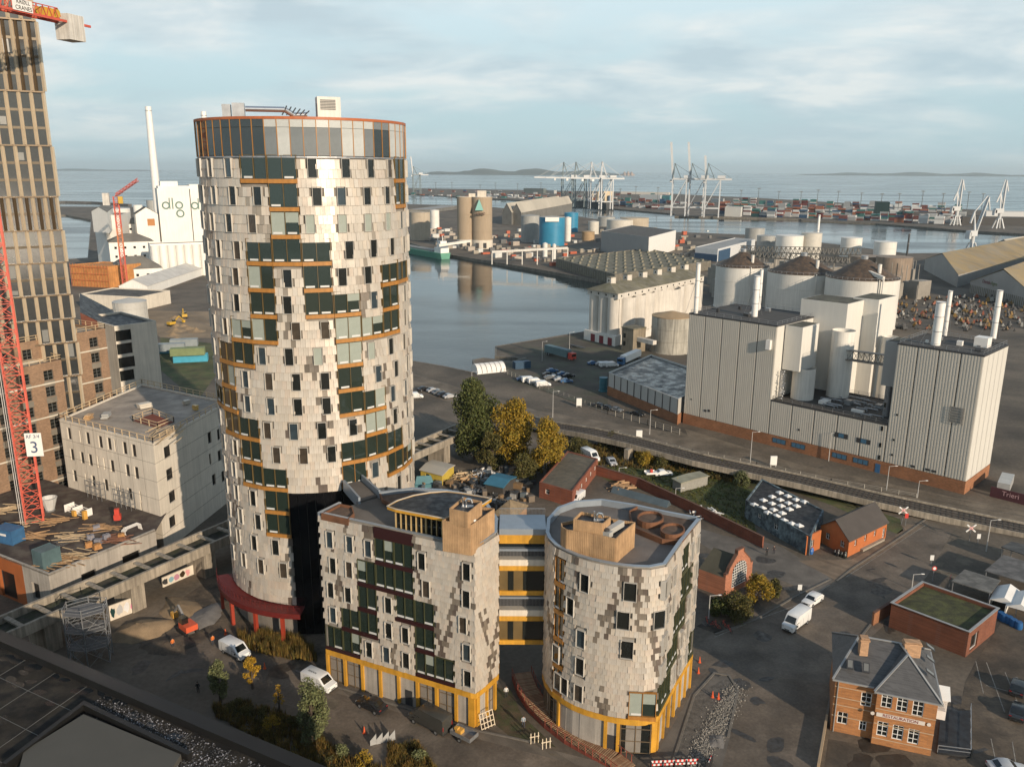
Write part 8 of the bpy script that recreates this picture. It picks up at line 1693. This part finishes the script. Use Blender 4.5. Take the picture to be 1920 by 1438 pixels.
# white balcony bay on its right side
bq = Cc + inn * 3.2; bb = thing('balcony_bay', 'white wooden balcony bay on the right side of the restaurant house', 'balcony', (bq.x, bq.y, 3.6), u + math.pi / 2); m = MB(); m.b(-1.4, 1.6, -1.5, 0, 0, 1.2); m.b(-1.5, 1.7, -1.6, 0, 2.7, 2.85); [m.b(-1.4 + k * .5, -1.32 + k * .5, -1.5, -1.42, 1.2, 2.7) for k in range(7)]; [m.b(-1.4, 1.6, -1.5, -1.44, z_, z_ + .06) for z_ in (1.6, 2.0, 2.4)]; m.gable(-1.6, 1.8, -1.8, 0, 2.85, 3.9, axis='y'); part('joinery', m, white, bb)
# garden wall + garage with moss roof
A, B, C = G(1683, 1170), G(1822, 1258), G(1878, 1172); zg2 = 4.2; A, B, C = G(1676, 1123, zg2), G(1822, 1176, zg2), G(1876, 1131, zg2)
t, Q = bld('garage', 'red-brown brick garage with a mossy green flat roof', 'garage', A, B, C, zg2, M('dark_red_brick', (.17, .055, .025), .9, .18, .3, kind='brick'), M('moss_green_roof', (.065, .07, .022), .95, .35, .35, rgb2=(.035, .035, .015), bump=.6, fine=4), w1=[(14.5, 2.6, .7, .7)], w2=[(2.6, 1.7, 2.6, 2.6)], parapet=.45, frame=white); m = MB(); m.ribbon([tuple(q) for q in Q], .4, zg2 + .06, zg2 + .14, closed=True); part('coping', m, M('zinc_light'), t, world=True)
strip_wall('yard_wall', 'low orange brick wall between the street and the garage yard', 'wall', ((1640, 1165), (1685, 1135)), 2.2, .3, brick, M('tile_cap'))
strip_wall('low_wall', 'pale low wall along the left side of the restaurant yard', 'wall', ((1541, 1438), (1556, 1345)), 1.0, .3, M('timber_pale', (.33, .24, .15), .8, .1))
dkk = thing('terrace', 'dark sunken terrace with a thin rail beside the restaurant house', 'terrace', (*G(1790, 1400), 0)); m = MB(); m.prism([tuple(G(*p)) for p in ((1770, 1330), (1825, 1325), (1826, 1412), (1764, 1405))], .02, .3); part('floor', m, M('black_felt'), dkk, world=True); guard('', [G(*p) for p in ((1764, 1405), (1826, 1412), (1825, 1325))], .3, parent=dkk, h=1.0, wd=.06)
# ------------------------------------------------------------------ right edge: canopies, tents, barrels, lot
for i, (p4, z_, c_, lb) in enumerate((((1788, 1078), (1815, 1055), (1878, 1075), (1865, 1098), .0, 0)[:4] and (((1788, 1080), (1812, 1058), (1880, 1078), (1862, 1102)), 3.0, (.10, .095, .085), 'grey flat canopy roof behind the garage, nearer one'), (((1850, 1060), (1885, 1030), (1990, 1060), (1990, 1100)), 3.2, (.09, .085, .08), 'wide grey canopy roof at the right edge'), (((1880, 1015), (1900, 1005), (1990, 1025), (1985, 1050)), 3.2, (.05, .05, .048), 'dark canopy roof further back at the right edge'))):
    Q_ = [G(*p, z_) for p in p4]; t = thing('canopy', lb, 'canopy', (Q_[0].x, Q_[0].y, 0)); m = MB(); m.prism([tuple(q) for q in Q_], z_ - .15, z_, bottom=True); part('roof', m, M('canopy_%d' % i, c_, .7, .2, .4, rgb2=tuple(x * 1.5 for x in c_)), t, world=True); m = MB(); [m.tube((q.x, q.y, 0), (q.x, q.y, z_ - .1), .09, 6) for q in inset(Q_, .3) for q in [Vector(q)]]; part('post', m, steel, t, world=True)
for x, y, lb in ((1888, 1130, 'white market tent left of the pair behind the garage'), (1918, 1142, 'white market tent at the right edge, next to its twin')):
    q = G(x, y); t = thing('market_tent', lb, 'tent', (q.x, q.y, 0), .9); m = MB(); m.gable(-3, 3, -2, 2, 2.2, 3.2); m.b(-3, 3, 1.95, 2, 0, 2.2); part('cover', m, M('tent_white'), t); m = MB(); [m.b(a - .05, a + .05, b_ - .05, b_ + .05, 0, 2.2) for a in (-2.9, 2.9) for b_ in (-1.9, 1.9)]; part('post', m, steel, t)
for i, (x, y, lb) in enumerate(((1880, 1150, 'left'), (1886, 1154, 'second'), (1896, 1158, 'middle'), (1904, 1163, 'fourth'), (1914, 1168, 'right'))):
    q = G(x, y); m = MB(); m.lathe(0, 0, [(.55, 0), (.62, .3), (.55, .9), (.5, 1.2), (0, 1.22)], 12); solo('blue_barrel', m, M('barrel_blue', (.02, .10, .26), .4, .08), '%s bright blue barrel in the row by the white market tents' % lb, 'barrel', loc=(q.x, q.y, 0), smooth=True)
vehicle('suv', K_, 1915, 1285, (1925, 1262), 'black car in a marked bay at the right edge'); vehicle('car', K_, 1915, 1330, (1925, 1300), 'second dark car below it at the right edge'); vehicle('car', SI, 1895, 1438, (1930, 1440), 'pale grey car at the bottom right corner')
lorry('silver round-tank lorry trailer in the shadow behind the mill corner', 1885, 910, (1892, 893), M('tank_steel', (.35, .35, .34), .4), None, 8, 3.0)
sgx = thing('hoarding', 'dark red hoarding with pale lettering below the mill corner', 'hoarding', (*G(1895, 930), 0), ang(G(1870, 920), G(1920, 932))); m = MB(); m.b(-4, 4, 0, .12, 0, 2.4); part('board', m, M('hoarding_red', (.07, .02, .025), .7), sgx); text('lettering', 'Trieri', 1.5, sgx, (0, -.03, 1.4), 0, M('hoarding_text', (.5, .3, .3), .7, 0), ext=.01)
# ------------------------------------------------------------------ lamps, signs
for a in ((1037, 782, 733, 'street lamp with a tall pole on the harbour road, left'), (1219, 812, 766, 'street lamp before the left mill corner'), (1408, 862, 805, 'street lamp in front of the middle of the mill'), (1664, 912, 866, 'street lamp in front of the right mill block'), (1722, 925, 893, 'short lamp post beside the track near the mill corner'), (1555, 858, 805, 'thin lamp post against the mill court wall'), (1852, 1024, 964, 'street lamp at the level crossing road'), (885, 730, 698, 'street lamp beyond the big green tree'), (1333, 1155, 1112, 'street lamp by the dark bushes'), (1713, 1097, 1068, 'short angled lamp post by the garage'), (1268, 940, 912, 'lamp post on the lawn before the garden wall'), (1016, 677, 640, 'lamp mast in the quay yard'), (1067, 655, 622, 'lamp mast beside the quay edge'), (1162, 890, 875, 'low lamp post beside the pallet stack')): lamp(*a)
def sign(label, px, py, ptop, kind, mat1, mat2, rz=0):
    g = G(px, py); h = Z(ptop, g, px); t = thing('road_sign', label, 'road sign', (g.x, g.y, 0), rz); m = MB(); m.tube((0, 0, 0), (0, 0, h), .06, 6); part('pole', m, steel, t); m = MB()
    if kind == 'x':
        for s in (-1, 1): m.bar((-.9, -.1 + .03 * s, h - .75 * s), (.9, -.1 + .03 * s, h + .75 * s), .09, .28)
        part('crossbuck', m, mat1, t); m = MB()
        for s in (-1, 1): m.bar((-.4, -.16 + .03 * s, h - .33 * s), (.4, -.16 + .03 * s, h + .33 * s), .02, .12)
        part('red_stripe', m, mat2, t)
    elif kind == 'o': m.tube((0, -.1, h), (0, -.05, h), .42, 16); part('disc', m, mat2, t); m = MB(); m.tube((0, -.12, h), (0, -.09, h), .27, 16); part('disc_centre', m, mat1, t)
    else: m.b(-.35, .35, -.1, -.05, h - .55, h + .45); part('plate', m, mat1, t)
wh = M('sign_white', (.62, .62, .60), .5, 0); rs = M('sign_red_bright', (.5, .04, .03), .5, 0)
sign('red and white railway crossing sign left of the level crossing', 1693, 975, 948, 'x', wh, rs); sign('red and white railway crossing sign right of the level crossing', 1820, 1005, 980, 'x', wh, rs); sign('round red no-entry sign by the garage', 1752, 1082, 1056, 'o', wh, rs); sign('second round red sign right of the no-entry sign', 1783, 1092, 1072, 'o', wh, rs, .9); sign('small white plate sign beside the lot entrance', 1836, 1010, 995, 's', wh, rs); sign('white plate sign at the parking lane', 1749, 1050, 1036, 's', wh, rs); sign('white plate sign on the pavement before the white car', 1502, 1112, 1094, 's', wh, rs); sign('red and white striped marker post by the crossing', 1700, 978, 958, 's', rs, wh)
for i, (x, y, lb) in enumerate(((1086, 762, 'white square panel box beside the harbour road'), (1199, 823, 'white small box left of the lamp post'), (1451, 870, 'white cabinet beside the harbour road before the mill'))): q = G(x, y); m = MB(); m.b(-.8, .8, -.2, .2, .5, 2.8); m.b(-.7, -.6, -.1, .1, 0, .5); m.b(.6, .7, -.1, .1, 0, .5); solo('roadside_panel', m, white, lb, 'panel', loc=(q.x, q.y, 0))
# ------------------------------------------------------------------ vehicles in the street
vehicle('bigvan', W_, 1497, 1168, (1476, 1184), 'large white panel van driving on the street'); vehicle('wagon', W_, 1527, 1124, (1513, 1133), 'white estate car driving behind the large white van')
v1 = vehicle('van', W_, 447, 1232, (470, 1244), 'white panel van parked on the dirt near the red canopy'); v2 = vehicle('van', W_, 605, 1290, (628, 1300), 'white panel van with black lettering parked by the corner block')
for v, s, zz_2 in ((v2, 'SKAMOL', 1.6),): text('lettering', s, .34, v, (-.9, -1.0, 1.45), 0, M('sign_black'), ext=.004); text('lettering', s, .42, v, (-1.0, -.2, 2.055), 0, M('sign_black'), tilt=0, ext=.004)
vehicle('car', K_, 703, 1330, (676, 1318), 'black hatchback parked along the corner block'); vehicle('bigvan', (.05, .05, .045), 813, 1362, (785, 1348), 'dark grey panel van with a tow trailer')
g = G(876, 1384); tl_ = thing('trailer', 'silver open trailer with orange load hitched behind the dark van', 'trailer', (g.x, g.y, 0), ang(G(900, 1394), G(850, 1370))); m = MB(); m.b(-1.7, 1.5, -.85, .85, .5, .62); [m.b(-1.7, 1.5, s * .85 - .03, s * .85 + .03, .6, 1.05) for s in (-1, 1)]; m.b(-1.75, -1.68, -.85, .85, .6, 1.1); m.b(1.48, 1.53, -.85, .85, .6, 1.05); m.bar((1.5, 0, .5), (2.8, 0, .5), .08); part('body', m, steel, tl_); wheels(tl_, (-.1,), .95, .3); m = MB(); m.box(.6, 0, .85, .9, .8, .5); m.box(.9, .2, 1.2, .5, .5, .3); part('load', m, M('site_yellow'), tl_)
# excavator near the viaduct pier
g = G(357, 1190); ex_ = thing('excavator', 'small orange and grey excavator digging beside the viaduct pier', 'excavator', (g.x, g.y, 0), 2.4); m = MB()
for s in (-.9, .9): m.b(-1.5, 1.5, s - .25, s + .25, 0, .65)
part('track', m, rubber, ex_); m = MB(); m.b(-1.6, .9, -.95, .95, .7, 1.6); part('body', m, M('digger_orange', (.60, .10, .04), .5, .1), ex_); m = MB(); m.b(-.3, .9, -.1, .9, 1.6, 2.6); part('cab', m, glass, ex_); m = MB(); m.bar((.9, -.3, 1.2), (3.2, -.3, 3.2), .3); m.bar((3.2, -.3, 3.2), (4.8, -.3, 1.4), .25); part('boom', m, M('digger_grey', (.2, .2, .2), .5), ex_); m = MB(); m.b(4.4, 5.3, -.75, .15, .5, 1.4); part('bucket', m, M('site_yellow'), ex_)
for i, (x, y, r_, h, mt, lb) in enumerate(((270, 1190, 5, 1.3, M('sand_heap'), 'big tan earth heap between the graffiti walls'), (385, 1165, 4.2, .7, M('gravel_grey', (.16, .15, .14), .95, .2, .5, bump=.6), 'grey gravel heap beside the excavator'), (345, 1150, 4.5, 1.0, M('sand_heap'), 'brown earth heap under the viaduct'), (320, 1215, 4, .5, dirt, 'low dark earth heap in front of the excavator'), (1350, 1385, 1.6, .35, M('gravel_grey'), 'long heap of grey rubble stones along the new pavement'))):
    q = G(x, y); rr = random.Random(i); m = MB(); n = 20; rings = []
    for j in range(6): f = j / 5; rings.append([m.p(math.cos(6.283 * k / n) * r_ * (1 - f) * (1 + .25 * math.sin(k * 1.3 + i) * (1 - f)), math.sin(6.283 * k / n) * r_ * .7 * (1 - f) * rr.uniform(.85, 1.1), h * math.sin(f * 1.57) + rr.uniform(-.06, .06)) for k in range(n)])
    for a, b_ in zip(rings, rings[1:]):
        for k in range(n): m.face((a[k], a[(k + 1) % n], b_[(k + 1) % n], b_[k]))
    solo('earth_heap', m, mt, lb, 'earth heap', loc=(q.x, q.y, 0), rz=.4 + i, smooth=True)
m = MB(); rr = random.Random(9)
for k in range(2400): t_ = rr.random(); q = G(1385 - 75 * t_ + rr.gauss(0, 11), 1290 + 140 * t_ + rr.gauss(0, 9)); s = rr.uniform(.03, .10); v = rr.uniform(.5, 1.6); m.tint = (v, v, v); m.at(q.x, q.y, s * .4, rr.uniform(0, 3)).box(0, 0, s / 2, s * 2, s * 1.6, s * 1.2, .7)
m.at(); solo('rubble', m, M('rubble_grey', (.21, .195, .17), .9, .1, tint=True), 'strip of loose grey rubble stones beside the new paving', 'rubble', kind='stuff')
# barriers, cones, pallets
def barrier(label, a, b_, n):
    A, B = G(*a), G(*b_); t = thing('road_barrier', label, 'barrier', (A.x, A.y, 0), ang(A, B)); Lb = (B - A).length; m = MB(); w2 = MB()
    for k in range(n): x = Lb * k / n; (m if k % 2 else w2).b(x, x + Lb / n, -.03, .03, .75, 1.05); (w2 if k % 2 else m).b(x, x + Lb / n, -.03, .03, .35, .6)
    part('red_stripe', m, rs, t); part('white_stripe', w2, wh, t); m = MB(); [m.b(Lb * k / 4 - .04, Lb * k / 4 + .04, -.25, .25, 0, 1.0) for k in range(5)]; part('foot', m, darkm, t)
barrier('red and white striped barrier across the new pavement at the bottom edge', (1228, 1437), (1316, 1432), 22); barrier('short red and white barrier at the bottom edge beside the street', (1335, 1438), (1340, 1425), 4)
cm_ = MB(); cm_.lathe(0, 0, [(.2, 0), (.2, .05), (.14, .05), (.04, .75), (0, .76)], 10); cm_ = cm_.mesh('traffic_cone', M('cone_orange', (.6, .10, .03), .6, 0))
for x, y, lb in ((1317, 1238, 'upper orange traffic cone beside the yellow frame of the curved block'), (1315, 1258, 'orange traffic cone below the upper one at the block edge'), (1342, 1303, 'left traffic cone on the rounded new pavement'), (1353, 1306, 'right traffic cone on the rounded new pavement'), (502, 1258, 'orange cone behind the white barrier near the vans'), (428, 1195, 'orange cone at the foot of the red canopy column'), (690, 1377, 'red cone at the edge of the front planting')): q = G(x, y); o = solo('traffic_cone', cm_, None, lb, 'traffic cone', loc=(q.x, q.y, .02)); o.scale = (1.2, 1.2, 1.3)
for x, y, rz, lb, st_ in ((920, 1362, .6, 'pale timber pallet frame leaning by the yellow corner pillar', 1), (1010, 1392, .3, 'white posts of a small fence beside the ramp', 0), (1032, 1402, .3, 'small timber trestle beside the ramp', 0)):
    q = G(x, y); t = thing('timber_rack', lb, 'timber rack', (q.x, q.y, 0), rz); m = MB()
    if st_: [m.bar((-1 + k * .5, -.35 , 0), (-1 + k * .5, .4, 2.0), .09) for k in range(5)]; [m.bar((-1.05, -.3 + k * .22, .15 + k * .6), (1.05, -.3 + k * .22, .15 + k * .6), .09) for k in range(4)]
    else: [m.b(-.6 + k * .5, -.5 + k * .5, -.05, .05, 0, 1.5) for k in range(3)]; m.b(-.7, .6, -.04, .04, .9, 1.0)
    part('frame', m, M('pale_wood', (.62, .52, .38), .8, .1), t)
zb_ = G(725, 1395); t = thing('zigzag_screen', 'pale zigzag metal screen at the end of the front planting', 'screen', (zb_.x, zb_.y, 0), .35); m = MB(); [m.poly([(k * .8 - 1.6, 0, 0), (k * .8 - .8, .05, 0), (k * .8 - .8, .05, 1.5), (k * .8 - 1.6, 0, .7)]) for k in range(4)]; [m.poly([(k * .8 - 1.6, .06, 0), (k * .8 - 1.6, .06, .7), (k * .8 - .8, .11, 1.5), (k * .8 - .8, .11, 0)]) for k in range(4)]; part('plate', m, M('screen_grey', (.33, .33, .32), .6), t)
# ------------------------------------------------------------------ people
def person(label, px, py, top, legs, pose=0, rz=0.0, s=1.0):
    g = G(px, py); t = thing('person', label, 'person', (g.x, g.y, .01), rz)
    V = [(0, 0, .95), (0, 0, 1.15), (0, 0, 1.38), (0, 0, 1.5), (0, -.02, 1.66), (.11, .0, .9), (.13, -.12 * pose, .5), (.13, .02 + .25 * pose, .08), (.13, -.12 + .25 * pose, .04), (-.11, 0, .9), (-.13, .02, .5), (-.13, .08 - .2 * pose, .08), (-.13, -.06 - .2 * pose, .04), (.2, 0, 1.4), (.27, .03, 1.14), (.26, -.1, .9), (-.2, 0, 1.4), (-.27, .03, 1.14), (-.26, -.1, .9)]
    E_ = [(0, 1), (1, 2), (2, 3), (3, 4), (0, 5), (5, 6), (6, 7), (7, 8), (0, 9), (9, 10), (10, 11), (11, 12), (2, 13), (13, 14), (14, 15), (2, 16), (16, 17), (17, 18)]; rd = [.15, .14, .16, .06, .105, .09, .07, .05, .045, .09, .07, .05, .045, .07, .05, .035, .07, .05, .035]
    me = bpy.data.meshes.new('body'); me.from_pydata(V, E_, []); o = bpy.data.objects.new('body', me); link(o, t); sm_ = o.modifiers.new('skin', 'SKIN'); me.skin_vertices.new() if not me.skin_vertices else None
    for i, r_ in enumerate(rd): me.skin_vertices[0].data[i].radius = (r_, r_)
    me.skin_vertices[0].data[0].use_root = True; sub = o.modifiers.new('sub', 'SUBSURF'); sub.levels = sub.render_levels = 1; dg = bpy.context.evaluated_depsgraph_get(); m2 = bpy.data.meshes.new_from_object(o.evaluated_get(dg)); o.modifiers.clear(); o.data = m2
    for c in (top, legs, (.45, .28, .2)): m2.materials.append(PAINT(c, .8))
    for p_ in m2.polygons: z_ = p_.center.z; p_.material_index = 2 if z_ > 1.5 or (abs(p_.center.x) > .2 and z_ < 1.0) else 1 if z_ < .93 else 0
    m = MB(); m.lathe(0, .01, [(.0, 1.6), (.105, 1.66), (.11, 1.74), (.06, 1.8), (0, 1.81)], 10); part('hair', m, M('dark_hair', (.03, .02, .015), .8, 0), t); return t
person('person in a white top and dark trousers walking beside the timber ramp', 955, 1307, (.6, .6, .58), (.03, .03, .035), .6)
person('person in dark clothes on the pavement by the garden wall, left of two', 1441, 1036, (.02, .02, .025), (.02, .02, .02), .4); person('second person in dark clothes on the pavement by the garden wall', 1454, 1033, (.04, .03, .03), (.02, .02, .03), .3)
person('person in dark clothes standing at the edge of the front planting', 378, 1305, (.02, .02, .02), (.02, .02, .02), 0); person('person in a pale jacket standing in the shade beside the ramp', 988, 1363, (.3, .33, .36), (.05, .05, .07), .1)
for x, y, lb in ((330, 1222, 'worker in an orange vest beside the dark earth heap'), (405, 1215, 'worker in an orange vest between excavator and white van'), (150, 1010, 'worker in an orange vest on the site deck')): person(lb, x, y, (.6, .16, .03), (.03, .035, .05), .4, 1.0) if y > 1100 else None
# bicycles by the lamp post
def bike(label, px, py, rz):
    g = G(px, py); t = thing('bicycle', label, 'bicycle', (g.x, g.y, 0), rz, 'bicycles parked by the curved block'); m = MB()
    for x in (-.52, .52):
        for k in range(14): a, b_ = 6.283 * k / 14, 6.283 * (k + 1) / 14; m.bar((x + .33 * math.cos(a), 0, .34 + .33 * math.sin(a)), (x + .33 * math.cos(b_), 0, .34 + .33 * math.sin(b_)), .04)
    part('wheel', m, rubber, t); m = MB(); [m.bar(p, q, .04) for p, q in (((-.52, 0, .34), (-.15, 0, .85)), ((-.15, 0, .85), (.35, 0, .9)), ((-.05, 0, .34), (.35, 0, .85)), ((-.52, 0, .34), (-.05, 0, .34)), ((.52, 0, .34), (.35, 0, 1.0)), ((-.05, 0, .34), (-.18, 0, .95)))]; m.bar((.35, -.28, 1.02), (.35, .28, 1.02), .04); part('frame', m, redp, t); m = MB(); m.box(-.2, 0, .97, .28, .15, .06); part('saddle', m, rubber, t)
for i, (x, y) in enumerate(((1330, 1165), (1342, 1170), (1350, 1176), (1363, 1172), (1372, 1180))): bike('red-framed bicycle parked in the shade by the curved block, number %s from the left' % ('one', 'two', 'three', 'four', 'five')[i], x, y, R.uniform(0, 3))
# ------------------------------------------------------------------ foreground roof, bottom left
zf1 = 17.0; f0 = lambda x, y: (x / 3, 1160 + y / 3)
RP = [G(*p, zf1) for p in ((-120, 1140), (0, 1192), (200, 1270), (400, 1350), (640, 1450))]; d_ = (RP[-1] - RP[0]).normalized(); nn_ = Vector((d_.y, -d_.x)); RP = [RP[0] - d_ * 10, RP[-1] + d_ * 14]
fr_ = thing('foreground_roof', 'dark flat roof with a broad black parapet filling the bottom left corner', 'roof building', (RP[0].x, RP[0].y, 0)); Qf = [RP[0], RP[1], RP[1] + nn_ * 42, RP[0] + nn_ * 42]
m = MB(); m.prism([tuple(q) for q in Qf], 0, zf1 - .9); part('roof', m, M('roof_mix', (.032, .027, .021), .9, .35, .25, rgb2=(.014, .013, .012), bump=.4, spec=.2), fr_, world=True)
pf = MB(); pf.ribbon([tuple(RP[0]), tuple(RP[1])], 1.5, 0, zf1 + .02, off=-.7); part('parapet', pf, M('parapet_black', (.006, .0055, .005), .55, .2, .4, bump=.1), fr_, world=True)
lp = [G(*f0(x, y), zf1 - .3) for x, y in ((490, 560), (1040, 780), (900, 1000), (100, 1000), (155, 770))]
m = MB(); m.prism([tuple(q) for q in lp], zf1 - 1.0, zf1 - .3); part('light_panel', m, M('light_felt', (.07, .066, .056), .85, .05, .3), fr_, world=True)
m = MB(); m.ribbon([tuple(G(*f0(x, y), zf1)) for x, y in ((60, 840), (486, 508), (1070, 780))], .5, zf1 - .9, zf1 - .1, off=.35); part('upstand', m, M('parapet_black'), fr_, world=True)
A_, B_ = G(*f0(1100, 800), zf1 - .9), G(*f0(1420, 740), zf1 - .9)
m = MB(); rr = random.Random(14)
for k in range(2600):
    t_ = rr.random(); q = RP[0] + (RP[1] - RP[0]) * (.52 + .33 * t_ + rr.uniform(-.02, .02)) + nn_ * (1.7 + rr.random() ** .8 * (2.2 + 3.5 * t_)); s = rr.uniform(.03, .08); v = rr.choice((.2, .3, .4, .6, 2.0)); m.tint = (v, v, v * 1.05); m.at(q.x, q.y, zf1 - .9, rr.uniform(0, 3)).box(0, 0, s / 2, s * 2, s * 1.5, s, .7)
m.at(); solo('roof_gravel', m, M('gravel_dark', (.12, .12, .125), .6, .1, tint=True), 'loose glinting gravel strewn along the dark foreground roof', 'gravel', kind='stuff')
m = MB()
for k in range(14): q = RP[0] + (RP[1] - RP[0]) * (.05 + .06 * k); m.ribbon([tuple(q + nn_ * 1.6), tuple(q + nn_ * 30 + d_ * 4)], .05, zf1 - .9, zf1 - .86)
for k in range(3): m.ribbon([tuple(RP[0] + nn_ * (5 + 4 * k)), tuple(RP[1] + nn_ * (5 + 4 * k))], .05, zf1 - .9, zf1 - .865)
part('felt_seam', m, M('seam_grey', (.09, .09, .085), .7), fr_, world=True)
rrp = M('red_roof_patch', (.07, .02, .015), .9, .2, .4); m = MB(); m.prism([tuple(RP[0] + (RP[1] - RP[0]) * a + nn_ * b_) for a, b_ in ((.80, 1.6), (.97, 1.6), (.97, 14), (.84, 14))], zf1 - .9, zf1 - .88, side=False); part('red_felt', m, rrp, fr_, world=True)
# puddles on that roof
pd = M('puddle', (.010, .012, .014), .22, .2, 1, spec=.35); rr = random.Random(5); pq = [(110, 270), (200, 300), (60, 250), (80, 370), (190, 380), (240, 440), (380, 370), (330, 350), (480, 430), (620, 470), (700, 490), (120, 400), (40, 600), (300, 500), (780, 560), (870, 620), (1000, 680), (590, 440), (150, 330)]
for i, (x, y) in enumerate(pq):
    q = G(*f0(x, y), zf1 - .9); m = MB(); n = 14; a_ = rr.uniform(.6, 1.25); m.at(q.x, q.y, zf1 - .892 + .0004 * i, ang(RP[0], RP[1]) + rr.uniform(-.4, .4)); m.poly([(a_ * math.cos(6.283 * k / n) * rr.uniform(.8, 1.1), .55 * a_ * math.sin(6.283 * k / n) * rr.uniform(.75, 1.15), 0) for k in range(n)]); m.at(); part('puddle', m, pd, fr_, world=True)
# ------------------------------------------------------------------ haze over the harbour
hz = bpy.data.materials.new('haze_air'); hz.use_nodes = True; hn = hz.node_tree.nodes; hn.clear(); ho = hn.new('ShaderNodeOutputMaterial'); hv = hn.new('ShaderNodeVolumePrincipled'); hv.inputs['Color'].default_value = (.78, .93, 1, 1); hv.inputs['Density'].default_value = 3.4e-5; hv.inputs['Anisotropy'].default_value = .1; hz.node_tree.links.new(hv.outputs[0], ho.inputs['Volume'])
m = MB(); m.b(-50000, 50000, -3000, 66000, -6, 420); solo('haze', m, hz, kind='stuff')
